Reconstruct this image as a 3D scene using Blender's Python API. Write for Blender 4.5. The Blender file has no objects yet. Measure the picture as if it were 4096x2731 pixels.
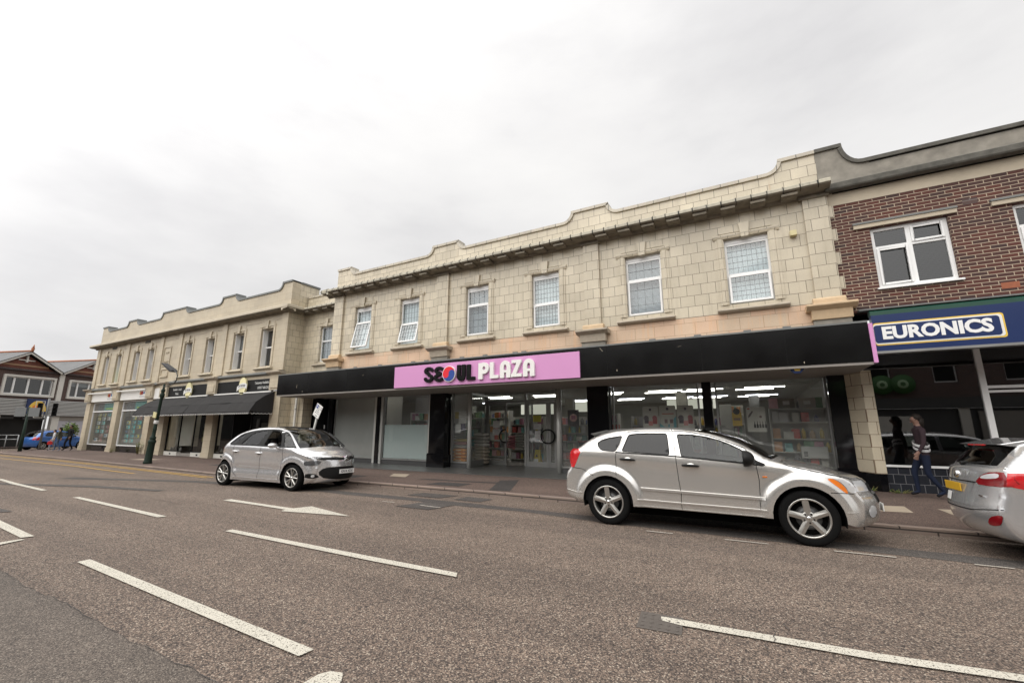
import bpy, bmesh, math, random
from mathutils import Vector, Matrix
from mathutils.bvhtree import BVHTree
from mathutils.geometry import delaunay_2d_cdt
R = math.radians
PI = math.pi
rnd = random.Random(7)
scene = bpy.context.scene
COL = scene.collection

# ------------------------------------------------------------------ objects
def tag(o, label=None, cat=None, group=None, kind=None):
    if label: o['label'] = label
    if cat: o['category'] = cat
    if group: o['group'] = group
    if kind: o['kind'] = kind
    return o

def empty(name, loc=(0, 0, 0), rz=0, parent=None):
    o = bpy.data.objects.new(name, None)
    o.empty_display_size = .2
    COL.objects.link(o)
    o.location = loc
    o.rotation_euler = (0, 0, rz)
    if parent: o.parent = parent
    return o

def thing(name, label, cat, loc=(0, 0, 0), rz=0, group=None):
    return tag(empty(name, loc, rz), label, cat, group)

class MB:
    """collects geometry for ONE mesh object"""
    def __init__(s):
        s.v = []; s.f = []; s.sm = []; s.cut = [0]
    def add(s, verts, faces, smooth=False):
        n = len(s.v)
        s.v += [tuple(v) for v in verts]
        s.f += [tuple(i + n for i in f) for f in faces]
        s.sm += [smooth] * len(faces)
        return s
    def box(s, x0, x1, y0, y1, z0, z1):
        if x0 > x1: x0, x1 = x1, x0
        if y0 > y1: y0, y1 = y1, y0
        if z0 > z1: z0, z1 = z1, z0
        return s.add([(x0, y0, z0), (x1, y0, z0), (x1, y1, z0), (x0, y1, z0), (x0, y0, z1), (x1, y0, z1), (x1, y1, z1), (x0, y1, z1)],
                     [(0, 3, 2, 1), (4, 5, 6, 7), (0, 1, 5, 4), (1, 2, 6, 5), (2, 3, 7, 6), (3, 0, 4, 7)])
    def quad(s, a, b, c, d):
        return s.add([a, b, c, d], [(0, 1, 2, 3)])
    def prism(s, poly, axis, a0, a1, smooth=False):
        """poly of 2D points extruded along axis ('x': (y,z), 'y': (x,z), 'z': (x,y))"""
        def P(p, a):
            return {'x': (a, p[0], p[1]), 'y': (p[0], a, p[1]), 'z': (p[0], p[1], a)}[axis]
        n = len(poly)
        vs = [P(p, a0) for p in poly] + [P(p, a1) for p in poly]
        s.add(vs, [tuple(range(n))[::-1], tuple(range(n, 2 * n))])
        s.add(vs, [(i, (i + 1) % n, n + (i + 1) % n, n + i) for i in range(n)], smooth)
        return s
    def tube(s, pts, rad, n=10, caps=True, smooth=True):
        pts = [Vector(p) for p in pts]
        if not isinstance(rad, (list, tuple)): rad = [rad] * len(pts)
        rings = []
        up = None
        for i, p in enumerate(pts):
            d = (pts[min(i + 1, len(pts) - 1)] - pts[max(i - 1, 0)])
            if d.length < 1e-9: d = Vector((0, 0, 1))
            d.normalize()
            if up is None:
                up = Vector((0, 0, 1)) if abs(d.z) < .9 else Vector((1, 0, 0))
            a = d.cross(up)
            if a.length < 1e-4: a = d.cross(Vector((0, 1, 0)))
            a.normalize(); b = a.cross(d).normalized(); up = b
            rings.append([p + (a * math.cos(2 * PI * k / n) + b * math.sin(2 * PI * k / n)) * rad[i] for k in range(n)])
        vs = [v for r in rings for v in r]
        fs = []
        for i in range(len(rings) - 1):
            for k in range(n):
                fs.append((i * n + k, i * n + (k + 1) % n, (i + 1) * n + (k + 1) % n, (i + 1) * n + k))
        s.add(vs, fs, smooth)
        if caps:
            s.add(rings[0], [tuple(range(n))[::-1]]); s.add(rings[-1], [tuple(range(n))])
        return s
    def lathe(s, prof, n=32, axis='z', origin=(0, 0, 0), smooth=True):
        """prof: (radius, height) list"""
        vs = []; m = len(prof)
        for k in range(n):
            a = 2 * PI * k / n
            for (r, h) in prof:
                c, q = r * math.cos(a), r * math.sin(a)
                p = {'z': (c, q, h), 'y': (c, h, q), 'x': (h, c, q)}[axis]
                vs.append((p[0] + origin[0], p[1] + origin[1], p[2] + origin[2]))
        fs = []
        for k in range(n):
            k2 = (k + 1) % n
            for i in range(m - 1):
                fs.append((k * m + i, k2 * m + i, k2 * m + i + 1, k * m + i + 1))
        return s.add(vs, fs, smooth)
    def sphere(s, c, r, nu=12, nv=8):
        rx, ry, rz = r if isinstance(r, (tuple, list)) else (r, r, r)
        vs = []; fs = []
        for i in range(nv + 1):
            th = PI * i / nv
            for k in range(nu):
                ph = 2 * PI * k / nu
                vs.append((c[0] + rx * math.sin(th) * math.cos(ph), c[1] + ry * math.sin(th) * math.sin(ph), c[2] + rz * math.cos(th)))
        for i in range(nv):
            for k in range(nu):
                fs.append((i * nu + k, (i + 1) * nu + k, (i + 1) * nu + (k + 1) % nu, i * nu + (k + 1) % nu))
        return s.add(vs, fs, True)
    def mark(s):
        s.cut.append(len(s.f)); return s
    def build_each(s, name, mat=None, parent=None, bevel=0, per=6):
        """separate objects, one for every `per` faces (boxes) or for every mark() made"""
        cuts = s.cut + [len(s.f)] if len(s.cut) > 1 else list(range(0, len(s.f) + 1, per))
        out = []
        for a, b in zip(cuts, cuts[1:]):
            if b <= a: continue
            ids = sorted({i for f in s.f[a:b] for i in f}); mp = {i: k for k, i in enumerate(ids)}
            q = MB(); q.v = [s.v[i] for i in ids]; q.f = [tuple(mp[i] for i in f) for f in s.f[a:b]]; q.sm = s.sm[a:b]
            out.append(q.build(name, mat, parent, bevel))
        return out
    def build(s, name, mat=None, parent=None, bevel=0, clean=True):
        me = bpy.data.meshes.new(name)
        me.from_pydata(s.v, [], s.f)
        bm = bmesh.new(); bm.from_mesh(me)
        for f, q in zip(bm.faces, s.sm): f.smooth = q
        if clean:
            bmesh.ops.remove_doubles(bm, verts=bm.verts, dist=1e-5)
            bmesh.ops.dissolve_degenerate(bm, dist=1e-6, edges=bm.edges)
            bmesh.ops.recalc_face_normals(bm, faces=bm.faces)
        bm.to_mesh(me); bm.free(); me.update()
        o = bpy.data.objects.new(name, me)
        COL.objects.link(o)
        if mat: me.materials.append(mat)
        if parent: o.parent = parent
        if bevel:
            m = o.modifiers.new('bevel', 'BEVEL'); m.width = bevel; m.segments = 2; m.limit_method = 'ANGLE'; m.angle_limit = R(50)
            m.use_clamp_overlap = True
        return o

def auto_smooth(o, ang=35):
    me = o.data
    bm = bmesh.new(); bm.from_mesh(me)
    bm.edges.ensure_lookup_table()
    for f in bm.faces: f.smooth = True
    for e in bm.edges:
        if len(e.link_faces) == 2:
            e.smooth = e.calc_face_angle(0) < R(ang)
        else: e.smooth = True
    bm.to_mesh(me); bm.free()
    return o

def holed_wall(mb, x0, x1, z0, z1, y0, y1, holes):
    """wall slab in the XZ plane between y0 (front) and y1 (back) with rectangular holes (hx0,hx1,hz0,hz1)"""
    xs = sorted(set([x0, x1] + [min(max(h[i], x0), x1) for h in holes for i in (0, 1)]))
    zs = sorted(set([z0, z1] + [min(max(h[i], z0), z1) for h in holes for i in (2, 3)]))
    def solid(i, j):
        if i < 0 or j < 0 or i >= len(xs) - 1 or j >= len(zs) - 1: return False
        cx = (xs[i] + xs[i + 1]) / 2; cz = (zs[j] + zs[j + 1]) / 2
        return not any(h[0] < cx < h[1] and h[2] < cz < h[3] for h in holes)
    for i in range(len(xs) - 1):
        for j in range(len(zs) - 1):
            if not solid(i, j): continue
            a, b, c, d = xs[i], xs[i + 1], zs[j], zs[j + 1]
            mb.quad((a, y0, c), (b, y0, c), (b, y0, d), (a, y0, d))
            mb.quad((a, y1, c), (a, y1, d), (b, y1, d), (b, y1, c))
            if not solid(i - 1, j): mb.quad((a, y0, c), (a, y0, d), (a, y1, d), (a, y1, c))
            if not solid(i + 1, j): mb.quad((b, y0, c), (b, y1, c), (b, y1, d), (b, y0, d))
            if not solid(i, j - 1): mb.quad((a, y0, c), (a, y1, c), (b, y1, c), (b, y0, c))
            if not solid(i, j + 1): mb.quad((a, y0, d), (b, y0, d), (b, y1, d), (a, y1, d))
    return mb

def in_poly(x, y, poly):
    c = False; n = len(poly); j = n - 1
    for i in range(n):
        xi, yi = poly[i][0], poly[i][1]; xj, yj = poly[j][0], poly[j][1]
        if (yi > y) != (yj > y) and x < (xj - xi) * (y - yi) / (yj - yi) + xi: c = not c
        j = i
    return c

def resample(poly, step, closed=True):
    out = []; n = len(poly)
    for i in range(n if closed else n - 1):
        a = poly[i]; b = poly[(i + 1) % n]
        L = math.hypot(b[0] - a[0], b[1] - a[1]); k = max(1, int(math.ceil(L / step)))
        for q in range(k): out.append((a[0] + (b[0] - a[0]) * q / k, a[1] + (b[1] - a[1]) * q / k))
    if not closed: out.append(tuple(poly[-1][:2]))
    return out

def smooth_poly(poly, it=1, closed=True):
    """Chaikin corner cutting"""
    for _ in range(it):
        out = []; n = len(poly)
        rng = range(n) if closed else range(n - 1)
        if not closed: out.append(poly[0])
        for i in rng:
            a = poly[i]; b = poly[(i + 1) % n]
            out.append((a[0] * .75 + b[0] * .25, a[1] * .75 + b[1] * .25))
            out.append((a[0] * .25 + b[0] * .75, a[1] * .25 + b[1] * .75))
        if not closed: out.append(poly[-1])
        poly = out
    return poly

def rp(poly, r=.04, n=4):
    """round every sharp corner of a polygon with radius about r, leave gentle bends alone"""
    out = []; N_ = len(poly)
    for i in range(N_):
        p = Vector(poly[i]); a = Vector(poly[i - 1]) - p; b = Vector(poly[(i + 1) % N_]) - p
        if a.length < 1e-6 or b.length < 1e-6: continue
        if (-a).angle(b) < R(22): out.append(tuple(p)); continue
        d = min(r, a.length * .48, b.length * .48); A = p + a.normalized() * d; B = p + b.normalized() * d
        for k in range(n + 1):
            t = k / n; out.append(tuple(A * (1 - t) ** 2 + p * 2 * t * (1 - t) + B * t * t))
    return out

def fill2d(outline, holes=(), step=.05):
    """constrained triangulation of a polygon with holes and interior points -> (points, tris)"""
    pts = []; edges = []
    for L in [outline] + list(holes):
        n0 = len(pts); pts += [Vector((p[0], p[1])) for p in L]
        edges += [(n0 + i, n0 + (i + 1) % len(L)) for i in range(len(L))]
    if step:
        x0 = min(p[0] for p in outline); x1 = max(p[0] for p in outline); z0 = min(p[1] for p in outline); z1 = max(p[1] for p in outline)
        x = x0 + step * .51
        while x < x1:
            z = z0 + step * .47
            while z < z1:
                if in_poly(x, z, outline) and not any(in_poly(x, z, h) for h in holes): pts.append(Vector((x, z)))
                z += step
            x += step
    vs, es, fs, *_ = delaunay_2d_cdt(pts, edges, [], 0, 1e-5)
    tris = []
    for f in fs:
        cx = sum(vs[i].x for i in f) / len(f); cz = sum(vs[i].y for i in f) / len(f)
        if in_poly(cx, cz, outline) and not any(in_poly(cx, cz, h) for h in holes): tris.append(tuple(f))
    return [(v.x, v.y) for v in vs], tris

def sdf_mesh(mb, f, x0, x1, z0, z1, n, y_front, y_back, T=lambda x, z: (x, z)):
    """solid letter/mark from a signed function f(x,z)<0 inside, marching squares, placed facing -Y"""
    dx = (x1 - x0) / n; m = max(2, int(round((z1 - z0) / dx))); dz = (z1 - z0) / m
    val = [[f(x0 + i * dx, z0 + j * dz) for j in range(m + 1)] for i in range(n + 1)]
    def ip(a, b, va, vb):
        t = va / (va - vb); return (a[0] + (b[0] - a[0]) * t, a[1] + (b[1] - a[1]) * t)
    for i in range(n):
        for j in range(m):
            c = [(i, j), (i + 1, j), (i + 1, j + 1), (i, j + 1)]
            P = [(x0 + a * dx, z0 + b * dz) for a, b in c]; V = [val[a][b] for a, b in c]
            if all(v >= 0 for v in V): continue
            poly = []; cut = []
            for k in range(4):
                k2 = (k + 1) % 4
                if V[k] < 0: poly.append(P[k])
                if (V[k] < 0) != (V[k2] < 0):
                    q = ip(P[k], P[k2], V[k], V[k2]); poly.append(q); cut.append((len(poly) - 1, V[k] < 0))
            if len(poly) < 3: continue
            W = [T(*p) for p in poly]; k = len(W)
            mb.add([(p[0], y_front, p[1]) for p in W], [tuple(range(k))])
            mb.add([(p[0], y_back, p[1]) for p in W], [tuple(range(k))[::-1]])
            for a, leaving in cut:
                if leaving:
                    b = (a + 1) % k
                    if any(b == q[0] for q in cut):
                        A, B = W[a], W[b]
                        mb.quad((A[0], y_front, A[1]), (B[0], y_front, B[1]), (B[0], y_back, B[1]), (A[0], y_back, A[1]))
    return mb

def text_part(txt, size, mat, parent, loc, rot=(R(90), 0, 0), name='lettering', extrude=.004, bold=0, align='CENTER', sx=1, shear=0, spacing=1):
    cu = bpy.data.curves.new(name, 'FONT')
    cu.body = txt; cu.size = size; cu.extrude = extrude; cu.offset = bold
    cu.align_x = align; cu.align_y = 'CENTER'; cu.resolution_u = 3; cu.shear = shear; cu.space_character = spacing
    tmp = bpy.data.objects.new('tmp', cu); COL.objects.link(tmp)
    dg = bpy.context.evaluated_depsgraph_get(); dg.update()
    me = bpy.data.meshes.new_from_object(tmp.evaluated_get(dg))
    me.name = name
    bpy.data.objects.remove(tmp)
    o = bpy.data.objects.new(name, me); COL.objects.link(o)
    me.materials.clear(); me.materials.append(mat)
    o.location = loc; o.rotation_euler = rot; o.scale = (sx, 1, 1)
    if parent: o.parent = parent
    return o

def copy_tree(o, parent=None):
    kids = list(o.children)
    c = o.copy(); COL.objects.link(c); c.parent = parent
    for ch in kids: copy_tree(ch, c)
    return c
# ------------------------------------------------------------------ materials
def newmat(name):
    m = bpy.data.materials.new(name); m.use_nodes = True
    nt = m.node_tree; nt.nodes.clear()
    out = nt.nodes.new('ShaderNodeOutputMaterial')
    return m, nt, out
def N(nt, typ, **kw):
    n = nt.nodes.new(typ)
    for k, v in kw.items():
        if k == 'inp':
            for a, b in v.items(): n.inputs[a].default_value = b
        else: setattr(n, k, v)
    return n
def rgb(c): return (c[0], c[1], c[2], 1)
def ramp(nt, fac, stops):
    r = nt.nodes.new('ShaderNodeValToRGB'); e = r.color_ramp.elements
    while len(e) < len(stops): e.new(.5)
    for q, (p, c) in zip(e, stops): q.position = p; q.color = rgb(c) if len(c) == 3 else c
    nt.links.new(fac, r.inputs[0]); return r.outputs[0]
def mix(nt, fac, a, b, mode='MIX'):
    m = nt.nodes.new('ShaderNodeMix'); m.data_type = 'RGBA'; m.blend_type = mode
    for s, v in ((0, fac), (6, a), (7, b)):
        if isinstance(v, (int, float)): m.inputs[s].default_value = v
        elif isinstance(v, (tuple, list)): m.inputs[s].default_value = rgb(v)
        else: nt.links.new(v, m.inputs[s])
    return m.outputs[2]
def math_(nt, op, a, b=0., c=0.):
    m = nt.nodes.new('ShaderNodeMath'); m.operation = op
    for i, v in enumerate((a, b, c)):
        if isinstance(v, (int, float)): m.inputs[i].default_value = v
        else: nt.links.new(v, m.inputs[i])
    return m.outputs[0]
def noise(nt, vec, scale, detail=4, rough=.55):
    n = N(nt, 'ShaderNodeTexNoise', inp={'Scale': scale, 'Detail': detail, 'Roughness': rough})
    if vec is not None: nt.links.new(vec, n.inputs['Vector'])
    return n.outputs['Fac']
def coords(nt, kind='Object'):
    return N(nt, 'ShaderNodeTexCoord').outputs[kind]
def bump(nt, h, strength=.3, dist=.01):
    b = N(nt, 'ShaderNodeBump', inp={'Strength': strength, 'Distance': dist}); nt.links.new(h, b.inputs['Height']); return b.outputs[0]

def plain(name, col, rough=.6, metal=0., spec=None, var=.12, scale=6., bmp=0., coat=0.):
    """paint/plastic/metal with a little procedural colour and roughness variation"""
    if spec is None: spec = .5 if max(col) > .05 else .18
    m, nt, out = newmat(name)
    p = N(nt, 'ShaderNodeBsdfPrincipled'); v = coords(nt)
    n1 = noise(nt, v, scale, 5)
    c = mix(nt, n1, tuple(x * (1 - var) for x in col), tuple(min(1, x * (1 + var)) for x in col))
    nt.links.new(c, p.inputs['Base Color'])
    p.inputs['Metallic'].default_value = metal
    p.inputs['Specular IOR Level'].default_value = spec
    r = math_(nt, 'MULTIPLY_ADD', n1, .15, rough - .07); nt.links.new(r, p.inputs['Roughness'])
    if coat: p.inputs['Coat Weight'].default_value = coat; p.inputs['Coat Roughness'].default_value = .04
    if bmp: nt.links.new(bump(nt, noise(nt, v, scale * 12, 3), bmp, .004), p.inputs['Normal'])
    nt.links.new(p.outputs[0], out.inputs[0]); return m

def emis(name, col, s):
    m, nt, out = newmat(name); e = N(nt, 'ShaderNodeEmission', inp={'Color': rgb(col), 'Strength': s}); nt.links.new(e.outputs[0], out.inputs[0]); return m

def glass(name, tint=(.8, .85, .85), rough=.0, ior=1.5, film=0., filmcol=(.5, .6, .6), boost=1.0):
    """thin pane: tinted see-through plus fresnel reflection; film = share of milky film on it"""
    m, nt, out = newmat(name)
    tr = N(nt, 'ShaderNodeBsdfTransparent', inp={'Color': rgb(tint)})
    gl = N(nt, 'ShaderNodeBsdfGlossy', inp={'Roughness': rough + .01})
    lw = N(nt, 'ShaderNodeLayerWeight', inp={'Blend': .5})
    f5 = math_(nt, 'POWER', lw.outputs['Facing'], 4.5)
    f = math_(nt, 'MULTIPLY', math_(nt, 'MULTIPLY_ADD', f5, .95, .045), boost * 1.5)
    f = math_(nt, 'MINIMUM', f, 1.)
    base = tr.outputs[0]
    if film:
        df = N(nt, 'ShaderNodeBsdfDiffuse', inp={'Color': rgb(filmcol)}); mx = N(nt, 'ShaderNodeMixShader', inp={0: film})
        v = coords(nt); k = math_(nt, 'MULTIPLY_ADD', noise(nt, v, .9, 3), .25, film - .12); nt.links.new(k, mx.inputs[0])
        nt.links.new(tr.outputs[0], mx.inputs[1]); nt.links.new(df.outputs[0], mx.inputs[2]); base = mx.outputs[0]
    ms = N(nt, 'ShaderNodeMixShader'); nt.links.new(f, ms.inputs[0]); nt.links.new(base, ms.inputs[1]); nt.links.new(gl.outputs[0], ms.inputs[2])
    nt.links.new(ms.outputs[0], out.inputs[0]); return m

def wall_uv(nt, swap=False):
    """(x+y, z) coordinates: work on every axis-aligned vertical face"""
    v = coords(nt); sp = N(nt, 'ShaderNodeSeparateXYZ'); nt.links.new(v, sp.inputs[0])
    a = math_(nt, 'ADD', sp.outputs[0], sp.outputs[1])
    cb = N(nt, 'ShaderNodeCombineXYZ'); nt.links.new(a, cb.inputs[0]); nt.links.new(sp.outputs[2], cb.inputs[1])
    return v, cb.outputs[0], sp

def bricks(name, bw, bh, mortar, c1, c2, cm, zoff=0., rough=.5, streak=.0, streakcol=(.1, .09, .07), bmp=.4, bias=0., stain=None, smooth=.1, spec=.5, coat=0.):
    m, nt, out = newmat(name)
    p = N(nt, 'ShaderNodeBsdfPrincipled')
    v, uv, sp = wall_uv(nt)
    mp = N(nt, 'ShaderNodeMapping'); mp.inputs['Location'].default_value = (0, -zoff, 0); nt.links.new(uv, mp.inputs[0])
    # slight waviness so joints are not ruler straight
    nz = N(nt, 'ShaderNodeTexNoise', inp={'Scale': 1.3, 'Detail': 2.}); nt.links.new(mp.outputs[0], nz.inputs['Vector'])
    add = N(nt, 'ShaderNodeVectorMath', operation='MULTIPLY_ADD'); nt.links.new(nz.outputs['Color'], add.inputs[0]); add.inputs[1].default_value = (.008, .005, 0); nt.links.new(mp.outputs[0], add.inputs[2])
    b = N(nt, 'ShaderNodeTexBrick', inp={'Scale': 1., 'Mortar Size': mortar, 'Mortar Smooth': smooth, 'Bias': bias, 'Brick Width': bw, 'Row Height': bh, 'Color1': rgb(c1), 'Color2': rgb(c2), 'Mortar': rgb(cm)})
    nt.links.new(add.outputs[0], b.inputs['Vector'])
    big = noise(nt, v, .8, 5); col = mix(nt, .35, b.outputs['Color'], ramp(nt, big, [(.3, (.55, .52, .5)), (.7, (1.3, 1.3, 1.3))]), 'MULTIPLY')
    fine = noise(nt, v, 40, 3); col = mix(nt, .25, col, ramp(nt, fine, [(.3, (.75, .75, .75)), (.7, (1.15, 1.15, 1.15))]), 'MULTIPLY')
    if streak:
        # vertical weather streaks
        m2 = N(nt, 'ShaderNodeMapping'); m2.inputs['Scale'].default_value = (5., .35, 1); nt.links.new(uv, m2.inputs[0])
        st = noise(nt, m2.outputs[0], 1.6, 5, .65); sf = ramp(nt, st, [(.52, (0, 0, 0)), (.75, (1, 1, 1))])
        sf2 = math_(nt, 'MULTIPLY', sf, streak); col = mix(nt, sf2, col, streakcol)
    if stain:
        col = stain(nt, col, sp, v)
    nt.links.new(col, p.inputs['Base Color']); p.inputs['Roughness'].default_value = rough; p.inputs['Specular IOR Level'].default_value = spec
    if coat: p.inputs['Coat Weight'].default_value = coat; p.inputs['Coat Roughness'].default_value = .15
    h = math_(nt, 'SUBTRACT', 1., b.outputs['Fac']); h2 = math_(nt, 'MULTIPLY_ADD', fine, .15, h)
    nt.links.new(bump(nt, h2, bmp, .012), p.inputs['Normal'])
    nt.links.new(p.outputs[0], out.inputs[0]); return m

def faience_stain(nt, col, sp, v):
    # rust runs and a dirty zone just below the cornice (z 6.64..7) with broken lower edge
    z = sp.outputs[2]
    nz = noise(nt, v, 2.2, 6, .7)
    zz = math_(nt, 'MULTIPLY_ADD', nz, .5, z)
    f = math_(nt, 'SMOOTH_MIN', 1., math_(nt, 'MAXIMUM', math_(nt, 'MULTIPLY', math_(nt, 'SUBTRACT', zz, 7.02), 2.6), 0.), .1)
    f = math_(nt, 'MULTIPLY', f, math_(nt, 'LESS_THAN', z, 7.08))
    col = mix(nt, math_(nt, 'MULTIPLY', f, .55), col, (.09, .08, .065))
    m2 = N(nt, 'ShaderNodeMapping'); m2.inputs['Scale'].default_value = (6., 6., .5); nt.links.new(v, m2.inputs[0])
    r = noise(nt, m2.outputs[0], 1.1, 4, .6); rf = ramp(nt, r, [(.68, (0, 0, 0)), (.76, (1, 1, 1))])
    return mix(nt, math_(nt, 'MULTIPLY', rf, .35), col, (.42, .22, .09))

def asphalt(name, base, chips, dark=.5, scale=95., bmp=.6, patch=.25, tint2=None, sparkle=True):
    m, nt, out = newmat(name)
    p = N(nt, 'ShaderNodeBsdfPrincipled'); v = coords(nt)
    vo = N(nt, 'ShaderNodeTexVoronoi', feature='F1', inp={'Scale': scale}); nt.links.new(v, vo.inputs['Vector'])
    sc = N(nt, 'ShaderNodeSeparateColor'); nt.links.new(vo.outputs['Color'], sc.inputs[0])
    cr = ramp(nt, sc.outputs[0], [(0, chips[0]), (.35, chips[1]), (.6, chips[2]), (.85, chips[3]), (1, chips[4])])
    edge = ramp(nt, vo.outputs['Distance'], [(.25, (1, 1, 1)), (.75, (dark, dark, dark))])
    col = mix(nt, 1., cr, edge, 'MULTIPLY')
    big = noise(nt, v, .35, 5, .6); col = mix(nt, patch, col, ramp(nt, big, [(.3, (.5, .49, .49)), (.72, (1.45, 1.42, 1.4))]), 'MULTIPLY')
    mid = noise(nt, v, 9., 4, .7); col = mix(nt, .45, col, ramp(nt, mid, [(.3, (.7, .7, .7)), (.7, (1.28, 1.27, 1.25))]), 'MULTIPLY')
    mp = N(nt, 'ShaderNodeMapping'); mp.inputs['Scale'].default_value = (.06, 1.1, 1); nt.links.new(v, mp.inputs[0])
    tr = noise(nt, mp.outputs[0], 1.1, 3, .5); col = mix(nt, .5, col, ramp(nt, tr, [(.35, (.72, .72, .73)), (.65, (1.2, 1.19, 1.17))]), 'MULTIPLY')
    nt.links.new(col, p.inputs['Base Color']); p.inputs['Roughness'].default_value = .82; p.inputs['Specular IOR Level'].default_value = .35
    h = math_(nt, 'SUBTRACT', 1., vo.outputs['Distance'])
    nt.links.new(bump(nt, h, bmp, .006), p.inputs['Normal'])
    nt.links.new(p.outputs[0], out.inputs[0]); return m

def road_paint(name, col, wear=.5):
    m, nt, out = newmat(name)
    p = N(nt, 'ShaderNodeBsdfPrincipled', inp={'Roughness': .7}); v = coords(nt)
    n1 = noise(nt, v, 45., 4, .7); n2 = noise(nt, v, 3., 3)
    f = math_(nt, 'MULTIPLY_ADD', n2, .35, n1); k = ramp(nt, f, [(.50, (0, 0, 0)), (.58, (1, 1, 1))])
    worn = mix(nt, noise(nt, v, 2., 4), tuple(c * .82 for c in col), col)
    nt.links.new(worn, p.inputs['Base Color'])
    tr = N(nt, 'ShaderNodeBsdfTransparent'); ms = N(nt, 'ShaderNodeMixShader')
    vo = N(nt, 'ShaderNodeTexVoronoi', feature='F1', inp={'Scale': 95.}); nt.links.new(v, vo.inputs['Vector'])
    hole = math_(nt, 'MULTIPLY', math_(nt, 'GREATER_THAN', vo.outputs['Distance'], .70), 1.)
    a = math_(nt, 'MULTIPLY', hole, wear * 1.6); a = math_(nt, 'MINIMUM', a, 1.)
    thr = math_(nt, 'LESS_THAN', math_(nt, 'MULTIPLY_ADD', n2, .6, n1), .26 + .36 * wear)
    a = math_(nt, 'MAXIMUM', a, math_(nt, 'MULTIPLY', thr, .9))
    nt.links.new(a, ms.inputs[0]); nt.links.new(p.outputs[0], ms.inputs[1]); nt.links.new(tr.outputs[0], ms.inputs[2])
    nt.links.new(ms.outputs[0], out.inputs[0]); return m

def carpaint(name, col, metal=.6, rough=.32):
    m, nt, out = newmat(name)
    p = N(nt, 'ShaderNodeBsdfPrincipled'); v = coords(nt)
    fl = N(nt, 'ShaderNodeTexNoise', inp={'Scale': 900., 'Detail': 1.}); nt.links.new(v, fl.inputs['Vector'])
    c = mix(nt, fl.outputs['Fac'], tuple(x * .9 for x in col), tuple(min(1, x * 1.08) for x in col))
    sp = N(nt, 'ShaderNodeSeparateXYZ'); nt.links.new(v, sp.inputs[0])
    d = math_(nt, 'MULTIPLY_ADD', noise(nt, v, 2.5, 3, .5), .2, math_(nt, 'MULTIPLY', sp.outputs[2], -1.1))
    df = ramp(nt, math_(nt, 'ADD', d, .50), [(.1, (0, 0, 0)), (.6, (1, 1, 1))])
    c = mix(nt, math_(nt, 'MULTIPLY', df, .22), c, (.16, .14, .12))   # thin road grime near the sills
    nt.links.new(c, p.inputs['Base Color']); p.inputs['Metallic'].default_value = metal
    p.inputs['Roughness'].default_value = rough
    p.inputs['Coat Weight'].default_value = 1.; p.inputs['Coat Roughness'].default_value = .025
    nt.links.new(p.outputs[0], out.inputs[0]); return m

M = {}
FA1, FA2, FAM = (.62, .55, .42), (.53, .47, .355), (.14, .11, .08)
M['faience'] = bricks('cream glazed facing tiles', .34, .284, .0055, FA1, FA2, FAM, zoff=6.64 - 24 * .284, rough=.3, streak=.42, streakcol=(.34, .29, .2), stain=faience_stain, spec=.5, bmp=.3)
M['faience2'] = bricks('buff terracotta facing blocks', .62, .30, .004, (.53, .46, .34), (.48, .42, .315), (.34, .26, .17), zoff=6.64 - 24 * .30, rough=.5, streak=.15, streakcol=(.38, .3, .2), bmp=.2)
M['faience_plain'] = plain('glazed moulding', (.645, .565, .435), .35, var=.12, scale=3, bmp=.1)
M['coping'] = bricks('glazed coping blocks', .42, 5., .008, (.53, .48, .39), (.44, .40, .325), (.05, .045, .04), rough=.35, streak=.5, streakcol=(.3, .28, .22), bmp=.3)
M['cornice'] = bricks('weathered cornice blocks', .33, 5., .012, (.50, .465, .36), (.40, .37, .29), (.02, .02, .018), rough=.5, streak=.8, streakcol=(.13, .12, .1), bmp=.5)
M['cornice_under'] = plain('dark cornice underside', (.20, .175, .135), .85, var=.7, scale=5, bmp=.4)
M['cornice2'] = plain('buff cornice', (.50, .44, .335), .55, var=.15, scale=2, bmp=.15)
M['band'] = bricks('pinkish orange exposed render band', .5, .3, .004, (.66, .46, .32), (.60, .47, .34), (.3, .18, .11), zoff=.03, rough=.6, streak=.5, streakcol=(.72, .40, .19), bmp=.3)
M['orange_cap'] = plain('orange stained capital', (.58, .43, .27), .5, var=.25, scale=7, bmp=.2)
M['sill'] = plain('weathered sill', (.40, .345, .27), .55, var=.3, scale=8, bmp=.2)
M['lead'] = plain('grey lead flashing', (.16, .165, .16), .6, var=.25, scale=5)
M['brick'] = bricks('dark red brown brickwork', .235, .0735, .0072, (.095, .025, .016), (.036, .018, .017), (.40, .32, .235), rough=.75, streak=.1, bmp=.7, bias=-.1)
M['brickL'] = bricks('brown brickwork', .24, .08, .010, (.115, .062, .05), (.07, .046, .042), (.16, .13, .12), rough=.8, bmp=.5)
M['tilehang'] = bricks('red hung tiles', .17, .11, .006, (.22, .07, .045), (.15, .055, .04), (.04, .02, .015), rough=.75, bmp=.6)
M['slate'] = bricks('grey roof slates', .25, .14, .006, (.15, .15, .15), (.11, .115, .12), (.05, .05, .05), rough=.6, bmp=.5)
M['concrete'] = plain('stained render', (.25, .23, .195), .85, var=.65, scale=3.5, bmp=.35)
M['concrete_lt'] = plain('buff render band', (.47, .405, .31), .8, var=.3, scale=1.8, bmp=.2)
M['concrete_dk'] = plain('lichen blackened coping', (.10, .095, .082), .9, var=.8, scale=7, bmp=.6)
M['upvc'] = plain('white window plastic', (.80, .80, .79), .35, var=.03, scale=2)
M['white'] = plain('white painted board', (.74, .73, .70), .5, var=.05, scale=2)
M['offwhite'] = plain('off white painted plaster', (.62, .60, .55), .6, var=.08, scale=2)
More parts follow.
